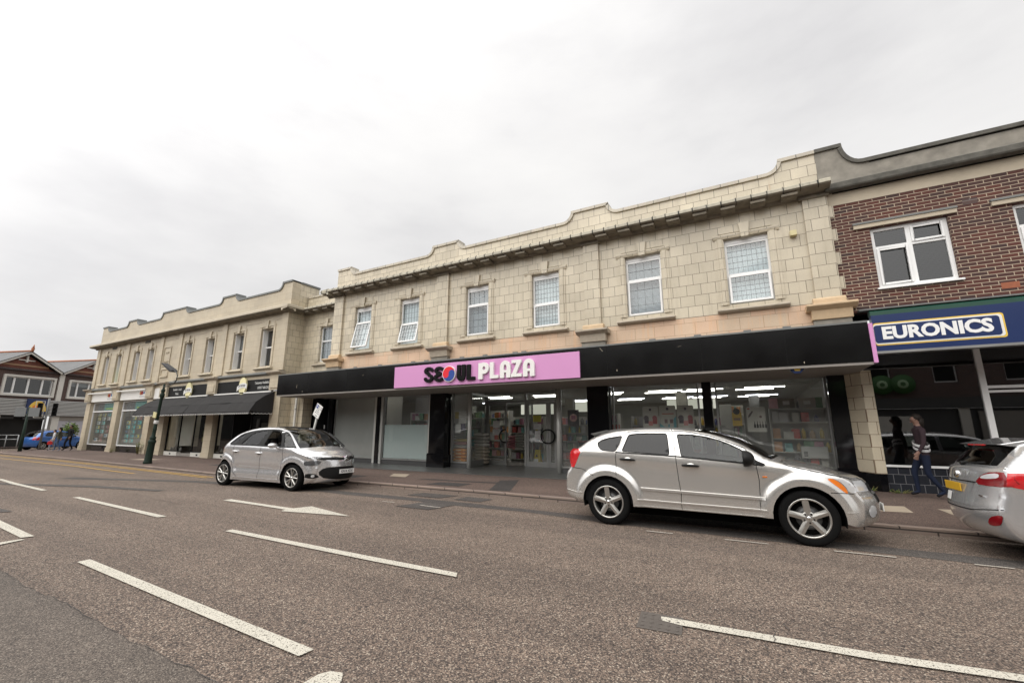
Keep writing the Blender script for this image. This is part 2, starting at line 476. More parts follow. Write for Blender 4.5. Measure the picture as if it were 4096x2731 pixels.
M['blackgloss'] = plain('black polished fascia panel', (.006, .006, .006), .16, var=.5, scale=1.3, spec=.3)
M['granite'] = plain('black polished granite', (.005, .005, .006), .08, var=.4, scale=40, spec=.4)
M['fasciapink'] = plain('lilac pink sign panel', (.62, .28, .53), .4, var=.02, scale=1)
M['blackpaint'] = plain('black paint', (.008, .008, .008), .45, var=.3, scale=4)
M['black'] = plain('matt black', (.01, .01, .01), .8, var=.3, scale=8)
M['alu'] = plain('anodised aluminium frame', (.30, .30, .29), .38, metal=.75, var=.08, scale=3)
M['alu_lt'] = plain('light painted metal', (.55, .55, .52), .4, metal=.3, var=.08, scale=3)
M['soffit'] = plain('grey painted soffit', (.27, .25, .225), .7, var=.08, scale=1.5)
M['darkpanel'] = plain('dark grey plinth panel', (.06, .06, .06), .5, var=.3, scale=3)
M['navy'] = plain('navy blue sign board', (.007, .022, .095), .3, var=.06, scale=1)
M['yellow'] = plain('yellow paint', (.75, .50, .07), .4, var=.05)
M['green'] = plain('dark green paint', (.012, .06, .04), .45, var=.2, scale=3)
M['lampgreen'] = plain('dark green lamp post paint', (.018, .032, .024), .5, var=.3, scale=7)
M['awning'] = plain('charcoal awning canvas', (.036, .035, .035), .85, var=.12, scale=2.5, bmp=.2)
M['teal'] = plain('teal window sign', (.06, .32, .31), .4, var=.05)
M['floor'] = plain('pale shop floor', (.42, .41, .39), .25, var=.06, scale=2)
M['ceiling'] = plain('white panel ceiling', (.66, .66, .63), .8, var=.04)
M['shopwall'] = plain('cream shop wall', (.33, .32, .28), .8, var=.05)
M['shelfwhite'] = plain('white enamel shelf', (.66, .65, .60), .45, var=.03)
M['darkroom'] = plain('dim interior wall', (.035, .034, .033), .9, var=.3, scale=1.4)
M['darkfloor'] = plain('dim interior floor', (.05, .045, .04), .5, var=.3, scale=1.4)
M['strip'] = emis('fluorescent tube', (1, .98, .9), 14.)
M['strip2'] = emis('cool fluorescent tube', (.88, .9, 1), 12.)
M['shopglass'] = glass('shop window glass', (.88, .90, .88), film=.16, filmcol=(.42, .44, .43))
M['frost'] = glass('frosted window film', (.65, .75, .75), .25, film=.85, filmcol=(.60, .70, .71))
M['haze'] = glass('dusty shop window glass', (.72, .74, .72), .02, film=.6, filmcol=(.42, .44, .42))
M['cafeglass'] = glass('cafe window glass', (.55, .56, .54), boost=.6)
M['euroglass'] = glass('dark tinted shop glass', (.3, .31, .31), boost=2.6)
M['upglass'] = glass('leaded window glass', (.74, .80, .82), .03, boost=1.9)
M['upglass_dk'] = glass('dark window glass', (.45, .47, .48), .01, boost=1.5)
M['blind'] = plain('pale grey window blind', (.74, .78, .80), .8, var=.06)
M['curtain'] = plain('white net curtain', (.84, .88, .88), .9, var=.12, scale=12)
M['curtain_br'] = plain('brown curtain', (.16, .12, .11), .9, var=.3, scale=12)
M['leadcame'] = plain('lead came bars', (.24, .26, .27), .5)
M['limegreen'] = plain('lime green window notice', (.38, .62, .02), .5)
M['paper'] = plain('white paper notice', (.70, .70, .68), .7, var=.03)
M['ink'] = plain('dark print ink', (.05, .05, .06), .6)
# vehicles
M['silver'] = carpaint('silver car paint', (.64, .625, .595), .75, .26)
M['silver2'] = carpaint('pale silver car paint', (.74, .74, .745), .75, .25)
M['silver3'] = carpaint('light grey car paint', (.62, .62, .625), .75, .26)
M['bluecar'] = carpaint('blue car paint', (.03, .13, .42), .35, .3)
M['redcar'] = carpaint('red car paint', (.32, .02, .02), .2, .3)
M['tyre'] = plain('tyre rubber', (.008, .008, .008), .9, var=.25, scale=20, bmp=.2, spec=.1)
M['alloy'] = plain('silver alloy wheel', (.50, .49, .46), .3, metal=.85, var=.08, scale=8)
M['alloy_dk'] = plain('dark alloy wheel', (.10, .10, .10), .4, metal=.6, var=.1)
M['carglass'] = glass('car window glass', (.62, .68, .66), boost=.8)
M['privacy'] = glass('privacy car glass', (.08, .08, .085), boost=.7)
M['screen'] = glass('windscreen glass', (.42, .46, .45), boost=.9)
M['trim'] = plain('black car trim', (.012, .012, .012), .45, var=.1)
M['seat'] = plain('dark grey seat cloth', (.022, .022, .024), .85, var=.15, scale=20)
M['liner'] = plain('black wheel arch liner', (.004, .004, .004), .95)
M['chrome'] = plain('chrome', (.75, .75, .75), .1, metal=1., var=.02)
M['lamp_clear'] = plain('clear lamp lens with reflector', (.72, .73, .74), .15, metal=.3, var=.12, scale=30, coat=1.)
M['lamp_smoke'] = plain('smoked lamp lens', (.14, .145, .15), .1, metal=.5, var=.8, scale=22, coat=1.)
M['amber'] = plain('amber lamp lens', (.80, .20, .02), .2, var=.15, scale=30, coat=1.)
M['redlens'] = plain('red lamp lens', (.55, .015, .02), .18, var=.3, scale=14, coat=1.)
M['redlens_dk'] = plain('dark red lamp lens', (.20, .006, .01), .18, var=.4, scale=14, coat=1.)
M['plate_w'] = plain('white number plate', (.84, .84, .82), .4, var=.02)
M['plate_y'] = plain('yellow number plate', (.62, .36, .02), .4, var=.1)
M['orange'] = plain('orange packaging', (.75, .22, .03), .5, var=.2, scale=6)
def people_mats():
    for k, c, r in (('skin', (.42, .24, .17), .5), ('skin_dk', (.2, .11, .08), .5), ('cloth_black', (.012, .012, .014), .85), ('cloth_white', (.55, .55, .56), .85), ('cloth_grey', (.26, .27, .30), .85), ('cloth_navy', (.012, .017, .035), .85), ('denim', (.06, .09, .15), .85), ('cloth_red', (.6, .03, .03), .8), ('cloth_maroon', (.035, .022, .026), .85), ('hair_dk', (.015, .011, .009), .6), ('khaki', (.07, .07, .045), .85)):
        M[k] = plain(k.replace('_', ' '), c, r, var=.35, scale=9, bmp=.3)
people_mats()
M['road'] = asphalt('red brown stone chip asphalt', None, [(.065, .054, .05), (.147, .116, .096), (.245, .187, .15), (.305, .226, .175), (.54, .46, .375)], dark=.46, scale=95., bmp=.7)
M['road2'] = asphalt('older grey asphalt', None, [(.07, .06, .053), (.13, .108, .092), (.17, .142, .12), (.215, .178, .148), (.33, .29, .245)], dark=.55, scale=120., bmp=.5)
M['patch'] = asphalt('dark reinstatement asphalt', None, [(.045, .042, .04), (.085, .077, .073), (.115, .102, .094), (.15, .13, .118), (.22, .20, .18)], dark=.55, scale=120., bmp=.4)
M['pave'] = asphalt('reddish pavement asphalt', None, [(.06, .044, .038), (.12, .086, .072), (.16, .112, .094), (.20, .14, .115), (.26, .20, .165)], dark=.6, scale=130., bmp=.4)
M['pave_dk'] = asphalt('dark pavement patch', None, [(.03, .028, .027), (.048, .044, .042), (.065, .058, .055), (.08, .07, .066), (.11, .1, .09)], dark=.6, scale=130., bmp=.3)
M['slab'] = plain('buff paving slab', (.34, .28, .21), .8, var=.2, scale=6, bmp=.3)
M['kerb'] = bricks('brown grey kerb stones', .92, 5., .012, (.25, .19, .155), (.21, .165, .14), (.05, .04, .035), rough=.8, streak=.2, bmp=.4)
M['terrazzo'] = plain('dark grey forecourt terrazzo', (.075, .075, .072), .35, var=.25, scale=5)
M['roadpaint'] = road_paint('worn white road paint', (.60, .565, .48), .42)
M['roadpaint_y'] = road_paint('worn yellow road paint', (.62, .38, .08), .6)
M['roadpaint_f'] = road_paint('faded white road paint', (.5, .46, .4), 1.)
M['iron'] = plain('cast iron cover', (.125, .108, .095), .6, metal=.3, var=.25, scale=30, bmp=.3)
M['ground'] = plain('distant tarmac', (.09, .085, .08), .9, var=.2, scale=.3)
M['leaf'] = plain('green leaves', (.07, .13, .02), .6, var=.5, scale=9)
M['leaf_dry'] = plain('dry weed stalks', (.22, .19, .07), .7, var=.4, scale=9)
# ------------------------------------------------------------------ camera, world, light
FPX = 1705.
cam_d = bpy.data.cameras.new('camera'); cam = bpy.data.objects.new('camera', cam_d); COL.objects.link(cam)
cam_d.sensor_width = 36.; cam_d.lens = 36. * FPX / 4096.; cam_d.clip_end = 3000.; cam_d.clip_start = .05
yaw, pit, rol = R(-28.6), R(11.45), R(.06)
fw = Vector((math.sin(yaw) * math.cos(pit), math.cos(yaw) * math.cos(pit), math.sin(pit)))
r0 = Vector((math.cos(yaw), -math.sin(yaw), 0)); u0 = r0.cross(fw)
rr = r0 * math.cos(rol) + u0 * math.sin(rol); uu = u0 * math.cos(rol) - r0 * math.sin(rol)
cam.matrix_world = Matrix(((rr.x, uu.x, -fw.x, 0), (rr.y, uu.y, -fw.y, 0), (rr.z, uu.z, -fw.z, 1.6), (0, 0, 0, 1)))
scene.camera = cam
scene.render.resolution_x = 1024; scene.render.resolution_y = 682
scene.view_settings.view_transform = 'Standard'; scene.view_settings.look = 'None'; scene.view_settings.gamma = 1
scene.view_settings.exposure = 0.0
scene.render.engine = 'CYCLES'
scene.cycles.max_bounces = 8; scene.cycles.transparent_max_bounces = 16; scene.cycles.glossy_bounces = 4; scene.cycles.diffuse_bounces = 3

SUN_AZ, SUN_EL = R(200), R(52)      # azimuth from +Y clockwise: behind the camera, to the right
sd = Vector((math.sin(SUN_AZ) * math.cos(SUN_EL), math.cos(SUN_AZ) * math.cos(SUN_EL), math.sin(SUN_EL)))
w = bpy.data.worlds.new('World'); scene.world = w; w.use_nodes = True
nt = w.node_tree; nt.nodes.clear()
out = nt.nodes.new('ShaderNodeOutputWorld'); bg = nt.nodes.new('ShaderNodeBackground')
tc = nt.nodes.new('ShaderNodeTexCoord'); vdir = tc.outputs['Generated']
sky = nt.nodes.new('ShaderNodeTexSky'); sky.sky_type = 'NISHITA'; sky.sun_disc = False; sky.sun_elevation = SUN_EL; sky.sun_rotation = SUN_AZ
mpw = N(nt, 'ShaderNodeMapping'); mpw.inputs['Scale'].default_value = (1., 1., 2.6); nt.links.new(vdir, mpw.inputs[0])
n1 = noise(nt, mpw.outputs[0], 1.5, 7, .5); n2 = noise(nt, mpw.outputs[0], 4.2, 6, .55)
cl = math_(nt, 'MULTIPLY_ADD', n2, .22, n1)
cloud = ramp(nt, cl, [(.38, (.66, .66, .68)), (.50, (.76, .76, .775)), (.62, (.86, .86, .868)), (.78, (.93, .93, .93))])
spz = N(nt, 'ShaderNodeSeparateXYZ'); nt.links.new(vdir, spz.inputs[0])
# overcast sky: brighter overhead and round the hidden sun, duller low down on the far left
dt = N(nt, 'ShaderNodeVectorMath', operation='DOT_PRODUCT'); nt.links.new(vdir, dt.inputs[0]); dt.inputs[1].default_value = sd
glow = math_(nt, 'POWER', math_(nt, 'MAXIMUM', math_(nt, 'MULTIPLY_ADD', dt.outputs['Value'], .5, .5), 0.), 5.)
dr = N(nt, 'ShaderNodeVectorMath', operation='DOT_PRODUCT'); nt.links.new(vdir, dr.inputs[0]); dr.inputs[1].default_value = Vector((-.78, .55, -.1)).normalized()
dull = math_(nt, 'POWER', math_(nt, 'MAXIMUM', dr.outputs['Value'], 0.), 5.)
gain = math_(nt, 'MULTIPLY_ADD', glow, 1.9, .94)
gain = math_(nt, 'MULTIPLY_ADD', dull, -.16, gain)
cm = N(nt, 'ShaderNodeMix', data_type='RGBA', blend_type='MULTIPLY'); cm.inputs[0].default_value = 1.
nt.links.new(cloud, cm.inputs[6]); cg = N(nt, 'ShaderNodeCombineColor'); [nt.links.new(gain, cg.inputs[i]) for i in range(3)]; nt.links.new(cg.outputs[0], cm.inputs[7])
sk = N(nt, 'ShaderNodeMix', data_type='RGBA', blend_type='ADD'); sk.inputs[0].default_value = .006
nt.links.new(cm.outputs[2], sk.inputs[6]); nt.links.new(sky.outputs[0], sk.inputs[7])
wm = N(nt, 'ShaderNodeMix', data_type='RGBA', blend_type='MULTIPLY'); wm.inputs[0].default_value = 1.; nt.links.new(sk.outputs[2], wm.inputs[6]); wm.inputs[7].default_value = (1.025, 1.01, .99, 1)
nt.links.new(wm.outputs[2], bg.inputs[0]); bg.inputs[1].default_value = 1.0
nt.links.new(bg.outputs[0], out.inputs[0])
sun_d = bpy.data.lights.new('sun', 'SUN'); sun = bpy.data.objects.new('sun', sun_d); COL.objects.link(sun)
sun_d.energy = 1.5; sun_d.angle = R(75); sun_d.color = (1, .965, .90)
sun.rotation_euler = (-sd).to_track_quat('-Z', 'Y').to_euler()

# ------------------------------------------------------------------ ground, road, pavement
def lerp(a, b, t): return a + (b - a) * t
def clamp(x, a=0., b=1.): return max(a, min(b, x))
def road_z(y):
    """camber: level in the middle, falling 6 cm to the gutter at y = 9.5"""
    return -.06 * clamp((y - 6.) / 3.5) - .06 * clamp((-4. - y) / 4.)
def kerb_y(x):
    pts = [(-60, 8.95), (-41, 8.85), (-31, 8.95), (-22, 8.75), (-15.8, 8.6), (-14.2, 8.9), (-12, 9.25), (-9.5, 9.42), (-6, 9.5), (40, 9.5)]
    for a, b in zip(pts, pts[1:]):
        if a[0] <= x <= b[0]: return lerp(a[1], b[1], (x - a[0]) / (b[0] - a[0]))
    return 9.5
def back_z(x): return .14 + .09 * clamp((x + 6) / 9.)
def pave_z(x, y):
    k = kerb_y(x)
    return .045 + (back_z(x) - .045) * clamp((y - k) / (12.2 - k))
CORN = -41.5      # the pavement turns into the side street here
g = MB(); g.add([(-900, -900, -.45), (900, -900, -.45), (900, 900, -.45), (-900, 900, -.45)], [(0, 1, 2, 3)])
tag(g.build('ground', M['ground']), kind='structure')
rd = MB()
xs = [-75, -60, -50, -45, -41, -36, -31, -26, -22, -19, -15.8, -14.2, -12, -9.5, -6, -3, 0, 3, 6, 10, 16, 24, 40]
ys = [-8, -4, 0, 2, 4, 6, 7, 8, 8.4]
for i in range(len(xs) - 1):
    for j in range(len(ys)):
        def P(x, jj):
            y = ys[jj] if jj < len(ys) else kerb_y(x) + .02
            return (x, y, road_z(y))
        rd.quad(P(xs[i], j), P(xs[i + 1], j), P(xs[i + 1], j + 1), P(xs[i], j + 1))
# side street running away on the far left
rd.quad((-75, 8.4, road_z(8.4) - .004), (-41.9, 8.4, road_z(8.4) - .004), (-56, 60, -.06), (-95, 60, -.06))
tag(rd.build('road', M['road']), kind='structure')

def flat_poly(name, poly, mat, dz, kind='structure', step=.35, zf=None, label=None):
    """thin sheet following the road or pavement surface"""
    vs, ts = fill2d(resample(poly, step), (), step)
    zf = zf or (lambda x, y: road_z(y))
    mb = MB(); mb.add([(x, y, zf(x, y) + dz) for x, y in vs], ts)
    o = mb.build(name, mat, clean=False)
    for p in o.data.polygons:
        if p.normal.z < 0: p.flip()
    return tag(o, label=label, kind=kind)
# older grey surface in the near left with a ragged edge
edge = [(-12.5, 1.95), (-9.5, 1.90), (-7.8, 1.87)]
x = -7.8; rr_ = random.Random(3)
while x < 2.5: x += .16; edge.append((x, 1.84 - .006 * (x + 7.8) + rr_.uniform(-.018, .018) + .012 * math.sin(x * 3.1)))
flat_poly('road', edge + [(3, -6), (-12.5, -6)], M['road2'], .004, step=.5)
# crack along the joint
cr = MB()
for a, b in zip(edge, edge[1:]):
    wdt = .001 + .005 * rr_.random()
    cr.quad((a[0], a[1] - wdt, .0075), (b[0], b[1] - wdt, .0075), (b[0], b[1] + wdt * .6, .0075), (a[0], a[1] + wdt * .6, .0075))
rc = random.Random(12)
for (xa, ya, xb, yb) in ((-.05, 3.95, .15, 4.6), (-13.5, 5.2, -10.6, 5.0), (-4.2, 6.6, -1.2, 6.9), (-6.9, 3.2, -6.2, 3.9)):
    n_ = 14; pp = [(lerp(xa, xb, k / n_) + rc.uniform(-.03, .03), lerp(ya, yb, k / n_) + rc.uniform(-.03, .03)) for k in range(n_ + 1)]
    for p, q in zip(pp, pp[1:]):
        w_ = rc.uniform(.002, .006); cr.quad((p[0] - w_, p[1] - w_, .016 + road_z(p[1])), (q[0] - w_, q[1] - w_, .016 + road_z(q[1])), (q[0] + w_, q[1] + w_, .016 + road_z(q[1])), (p[0] + w_, p[1] + w_, .016 + road_z(p[1])))
tag(cr.build('road_joint', M['patch']), kind='structure')
# dark trench reinstatement beside the kerb and square patches
tr_t = [(-19.5, 5.9), (-15, 7.6), (-11, 8.25), (-9.35, 8.22), (-7.2, 8.3), (-5.6, 8.31), (-3.3, 8.27), (0, 8.2), (4.5, 8.15)]
tr_b = [(4.5, 7.68), (0, 7.74), (-2.4, 7.78), (-4.1, 8.0), (-5.4, 7.9), (-7.0, 7.95), (-8.9, 7.80), (-11, 7.9), (-15, 7.15), (-19.5, 5.5)]
flat_poly('road_patch', tr_t + tr_b, M['patch'], .004)
for q in ([(-7.67, 8.55), (-7.55, 9.1), (-6.48, 9.12), (-6.65, 8.56)], [(-6.22, 8.55), (-6.19, 9.1), (-5.45, 9.08), (-5.49, 8.56)], [(-6.69, 7.15), (-6.56, 7.90), (-5.71, 7.88), (-5.83, 7.16)],
          [(-24, 3.6), (-19.3, 4.35), (-18.9, 4.2), (-23.5, 3.4)], [(-19.3, 4.35), (-16.2, 5.4), (-13.5, 5.9), (-13.4, 5.7), (-16.0, 5.15), (-18.9, 4.2)], [(-13.9, 3.03), (-12.65, 3.05), (-12.9, 2.7), (-14.4, 2.7)]):
    flat_poly('road_patch', q, M['patch'], .0085)

# markings
def mark(poly, mat='roadpaint', name='lane_marking'): return flat_poly(name, poly, M[mat], .013, step=.2)
mark([(-7.37, 4.12), (-7.38, 4.24), (-5.8, 4.245), (-4.27, 4.25), (-3.02, 4.265), (-2.95, 4.15), (-4.12, 4.12), (-5.7, 4.12)])
mark([(-7.27, 2.38), (-7.28, 2.50), (-5.1, 2.44), (-2.95, 2.385), (-2.96, 2.27), (-5.1, 2.32)])
mark([(-2.64, 1.9), (-2.64, 2.19), (-2.6, 2.25), (-2.51, 2.275), (-2.44, 2.20), (-2.38, 1.9)])
mark([(-13.93, 4.26), (-13.9, 4.37), (-11.7, 4.31), (-9.50, 4.245), (-9.54, 4.12), (-11.7, 4.19)])
mark([(-20.9, 4.52), (-20.8, 4.62), (-18.7, 4.50), (-16.1, 4.41), (-16.1, 4.30), (-18.8, 4.37)])
mark([(-27.8, 4.75), (-27.7, 4.87), (-23.2, 4.73), (-23.2, 4.61)])
mark([(-12.6, 2.72), (-12.6, 2.58), (-9.56, 2.44), (-9.52, 2.57)])
mark([(-9.36, 2.435), (-9.44, 2.42), (-9.42, 2.1), (-9.36, 1.7), (-9.2, 1.7), (-9.22, 2.1)])
mark([(-.80, 4.11), (-.82, 4.19), (-.66, 4.205), (-.4, 4.22), (.67, 4.30), (1.43, 4.41), (4.2, 4.70), (4.2, 4.58), (1.40, 4.30), (.65, 4.18), (-.4, 4.11), (-.65, 4.09)])
mark([(-10.46, 5.72), (-10.47, 5.90), (-9.3, 5.87), (-8.2, 5.86), (-8.10, 6.20), (-6.60, 5.87), (-8.15, 5.56), (-8.22, 5.70), (-9.3, 5.73)])
for a, b in (((-7.37, 7.46), (-7.05, 7.5)), ((-6.32, 7.5), (-5.75, 7.47)), ((-.47, 7.46), (.09, 7.48)), ((.85, 7.5), (1.5, 7.53)), ((2.25, 7.62), (2.6, 7.63)), ((-1.6, 7.45), (-1.2, 7.46))):
    mark([(a[0], a[1] - .025), (b[0], b[1] - .025), (b[0], b[1] + .025), (a[0], a[1] + .025)], 'roadpaint_f', 'bay_marking')
def stripe(pts, wd, mat, name):
    return mark([(p[0], p[1] - wd / 2) for p in pts] + [(p[0], p[1] + wd / 2) for p in pts[::-1]], mat, name)
ks = [(-40, 8.55), (-31, 8.72), (-26, 8.62), (-22, 8.5), (-18, 8.38), (-15.9, 8.3)]
stripe([(x, y - .02) for x, y in ks], .075, 'roadpaint_y', 'yellow_line'); stripe([(x, y - .22) for x, y in ks], .075, 'roadpaint_y', 'yellow_line')
stripe([(-35.3, 7.6), (-25.1, 7.65), (-20.8, 7.5), (-19.5, 7.5)], .09, 'roadpaint_y', 'yellow_line')

# pavement: bilinear sheet from the kerb to the shop fronts, turning the corner on the left
pv = MB(); PX = [CORN, -38, -35, -31, -26, -22, -19, -15.8, -14.2, -12, -9.5, -6, -3, 0, 3, 6, 10, 16, 24]
PT = [0, .25, .5, .75, 1.]
def PP(x, t):
    k = kerb_y(x) + .13; y = lerp(k, 14.2, t)
    return (x, y, pave_z(x, y))
for a, b in zip(PX, PX[1:]):
    for t, u in zip(PT, PT[1:]): pv.quad(PP(a, t), PP(b, t), PP(b, u), PP(a, u))
# corner and strip along the side street
cpts = [(CORN, kerb_y(CORN) + .13), (-42.6, 9.15), (-43.5, 9.7), (-44.1, 10.6), (-44.6, 12.2), (-58., 55.)]
inner = [(CORN, kerb_y(CORN) + .13), (CORN, 9.6), (CORN, 10.4), (CORN, 11.4), (CORN, 14.2), (-54., 55.)]
for i in range(5): pv.quad((*cpts[i], .045), (*inner[i], pave_z(*inner[i]) if i < 5 else .1), (*inner[i + 1], pave_z(*inner[i + 1]) if i < 4 else .1), (*cpts[i + 1], .045))
pv.quad((CORN, 14.2, .14), (-39.0, 14.2, .14), (-50, 55, .1), (-54, 55, .1))
tag(pv.build('pavement', M['pave']), kind='structure')
kb = MB(); kx = [CORN, -36, -31, -26, -22, -19, -15.8, -15, -14.2, -13, -12, -10.7, -9.5, -6, -3, 0, 3, 6, 10, 16, 24]
kl = [(x, kerb_y(x)) for x in kx]; side = [(c[0], c[1] - .13) if i == 0 else c for i, c in enumerate(cpts)]
line = [(-58.1, 55), (-44.72, 12.2), (-44.2, 10.55), (-43.6, 9.62), (-42.65, 9.05)] + kl
for a, b in zip(line, line[1:]):
    d = Vector((b[0] - a[0], b[1] - a[1])); n = Vector((-d.y, d.x)).normalized() * .13
    za = .05
    kb.add([(a[0], a[1], -.09), (b[0], b[1], -.09), (b[0], b[1], za - .01), (a[0], a[1], za - .01),
            (a[0] + n.x * .12, a[1] + n.y * .12, za), (b[0] + n.x * .12, b[1] + n.y * .12, za), (b[0] + n.x, b[1] + n.y, za), (a[0] + n.x, a[1] + n.y, za)],
           [(0, 1, 2, 3), (3, 2, 5, 4), (4, 5, 6, 7)])
tag(kb.build('kerb', M['kerb']), kind='structure')
PV = pave_z
for q, m in (([(-6.5, 11.2), (-6.0, 11.45), (-5.37, 9.75), (-5.94, 9.68)], 'pave_dk'), ([(-8.95, 10.45), (-8.7, 10.62), (-7.2, 10.72), (-6.35, 10.85), (-6.3, 10.7), (-7.2, 10.58)], 'pave_dk'), ([(-8.1, 9.8), (-7.9, 10.25), (-6.9, 10.35), (-7.0, 9.85)], 'pave_dk'),
             ([(-3.9, 10.3), (-3.6, 10.9), (1.2, 10.8), (1.2, 10.5)], 'pave_dk'), ([(-20, 10.1), (-19.2, 10.6), (-15.5, 10.5), (-15.4, 9.8)], 'pave_dk'), ([(-13, 9.6), (-12.6, 10.3), (-10.9, 10.35), (-11.1, 9.75)], 'pave_dk'),
             ([(-10.24, 10.6), (-10.52, 11.1), (-9.92, 11.2), (-9.59, 10.62)], 'slab'), ([(2.06, 11.0), (2.44, 11.05), (2.45, 10.55), (1.93, 10.5)], 'slab'), ([(2.9, 11.0), (3.4, 11.05), (3.5, 10.55), (3.0, 10.5)], 'slab'), ([(-26.6, 9.9), (-26.4, 10.4), (-24.9, 10.6), (-25.2, 10.1)], 'slab')):
    flat_poly('pavement_patch' if m == 'pave_dk' else 'paving_slab', q, M[m], .005, zf=PV)
# iron cover lying in the road under the start of the right hand lane line
t = thing('access_cover', 'rectangular studded iron cover set in the road at the start of the right lane line', 'cover', (-.8, 4.08, 0))
cv = MB(); cv.box(-.18, .17, -.165, .165, .001, .010)
c_ = cv.build('cover_plate', M['iron'], t, bevel=.006); c_.rotation_euler.z = R(5)
st = MB()
for i in range(5):
    for j in range(4): st.add([(-.14 + i * .068 + a, -.12 + j * .08 + b, .0125 if (a, b) != (0, 0) else .016) for a, b in ((-.018, 0), (0, -.018), (.018, 0), (0, .018), (0, 0))], [(0, 1, 4), (1, 2, 4), (2, 3, 4), (3, 0, 4)])
for s_ in st.build_each('raised_stud', M['iron'], t, per=4): s_.rotation_euler.z = R(5)
t['kind_note'] = 'set in road'; del t['kind_note']
# ------------------------------------------------------------------ the shop with the lilac sign
def abs_root(name, label, cat, loc, group=None):
    """thing whose children are built in world coordinates"""
    t = thing(name, label, cat, loc, 0, group); t['_abs'] = 1
    return t
def fix_abs():
    for o in list(scene.objects):
        if o.get('_abs'):
            inv = Matrix.Translation(o.location).inverted()
            for c in o.children: c.matrix_parent_inverse = inv
            del o['_abs']
T1 = abs_root('shop_building', 'long two storey shop faced in cream glazed tiles with a black fascia and lilac sign', 'shop building', (-6., 12.2, .14))
W = 11.45
WIN = [(-13.36, -12.46, 5.67, 12.5, 'open'), (-10.98, -10.07, 5.35, 13., 'open'), (-8.02, -7.12, 5.65, 0, 'blind'), (-5.54, -4.62, 5.34, 0, 'lead'), (-2.63, -1.67, 5.61, 0, 'blind'), (-.13, .84, 5.35, 3, 'lead')]
ZB, ZT = 4.57, 6.29
mb = MB(); holed_wall(mb, -14.53, 2.07, 4.36, 7.02, W, W + .35, [(a, b, ZB, ZT) for a, b, *_ in WIN])
mb.quad((-14.53, W + .35, 3.), (-14.53, W, 3.), (-14.53, W, 7.02), (-14.53, 12.74, 7.02)); mb.quad((-14.53, W + .35, 3.), (-14.53, 12.74, 3.), (-14.53, 12.74, 7.02), (-14.53, W + .35, 7.02))
mb.build('tiled_wall', M['faience'], T1, clean=False)
mb = MB(); mb.box(-14.52, 2.06, W + .003, W + .3, 3.2, 4.36); mb.build('exposed_band', M['band'], T1)
# toothed end stones against the brick
mb = MB()
for i in range(8):
    z = 6.62 - i * .284; mb.box(2.07, 2.07 + (.105 if i % 2 == 0 else .02), W - .012, W + .2, z - .284, z)
mb.build('quoins', M['faience'], T1)
# pilasters with capitals
for i, (a, b) in enumerate(((-14.53, -14.02), (-9.24, -8.73), (-3.82, -3.36), (1.60, 2.07))):
    mb = MB(); mb.box(a - (.003 if i == 0 else 0), b, W - .08, W + .05, 4.45, 6.93); p = mb.build('pilaster', M['faience'], T1)
    c = MB(); m_ = (a + b) / 2
    c.prism([(W - .14, 4.29), (W - .14, 4.42), (W - .09, 4.46), (W + .04, 4.46), (W + .04, 4.29)], 'x', m_ - .30, m_ + .30)
    c.build('capital_block', M['orange_cap'], p, bevel=.01)
    c = MB(); c.prism([(W + .04, 4.16), (W - .20, 4.16), (W - .33, 4.235), (W - .33, 4.285), (W + .04, 4.285)], 'x', m_ - .46, m_ + .46)
    c.prism([(W + .04, 3.95), (W - .17, 3.95), (W - .20, 4.16), (W + .04, 4.16)], 'x', m_ - .37, m_ + .37)
    c.build('capital_slab', M['sill'] if i in (1, 2) else M['orange_cap'], p, bevel=.012)
    c = MB(); c.box(m_ - .34, m_ + .34, W - .13, W + .04, 3.80, 3.95); c.build('capital_base', M['concrete'], p)
# window surrounds, sills, windows
def lead_grid(mb, x0, x1, z0, z1, nx, nz, y, th=.0042):
    for i in range(1, nx): x = lerp(x0, x1, i / nx); mb.box(x - th, x + th, y - .004, y + .004, z0, z1)
    for j in range(1, nz): z = lerp(z0, z1, j / nz); mb.box(x0, x1, y - .0036, y + .0036, z - th, z + th)
def frame(mb, x0, x1, z0, z1, y0, y1, w_):
    mb.box(x0, x0 + w_, y0, y1, z0, z1); mb.box(x1 - w_, x1, y0, y1, z0, z1); mb.box(x0 + w_, x1 - w_, y0, y1, z0, z0 + w_); mb.box(x0 + w_, x1 - w_, y0, y1, z1 - w_, z1)
def surround(parent, a, b, zb, zt, w0, mat, key=True):
    s = MB(); m_ = (a + b) / 2
    for q in (-1, 1):
        e = a + .004 if q < 0 else b - .004
        s.prism([(e, w0 + .10), (e, w0 - .01), (e + q * .05, w0 - .035), (e + q * .14, w0 - .035), (e + q * .15, w0 - .02), (e + q * .20, w0 - .02), (e + q * .20, w0 + .02), (e + q * .01, w0 + .02)] if q > 0 else
                [(e, w0 + .10), (e, w0 - .01), (e - .05, w0 - .035), (e - .14, w0 - .035), (e - .15, w0 - .02), (e - .20, w0 - .02), (e - .20, w0 + .02), (e - .01, w0 + .02)], 'z', zb, zt + .10)
    s.prism([(w0 + .02, zt), (w0 - .03, zt), (w0 - .05, zt + .05), (w0 - .05, zt + .11), (w0 + .02, zt + .15)], 'x', a - .24, b + .24)
    s.prism([(a - .10, zt + .145), (b + .10, zt + .145), (b + .02, zt + .34), (a - .02, zt + .34)], 'y', w0 - .016, w0 + .02)
    s.build('window_surround', mat, parent)
    k = MB(); k.prism([(m_ - .085, zt - .035), (m_ + .085, zt - .035), (m_ + .125, zt + .345), (m_ - .125, zt + .345)], 'y', w0 - .085, w0 + .02)
    k.build('keystone', mat, parent, bevel=.008)
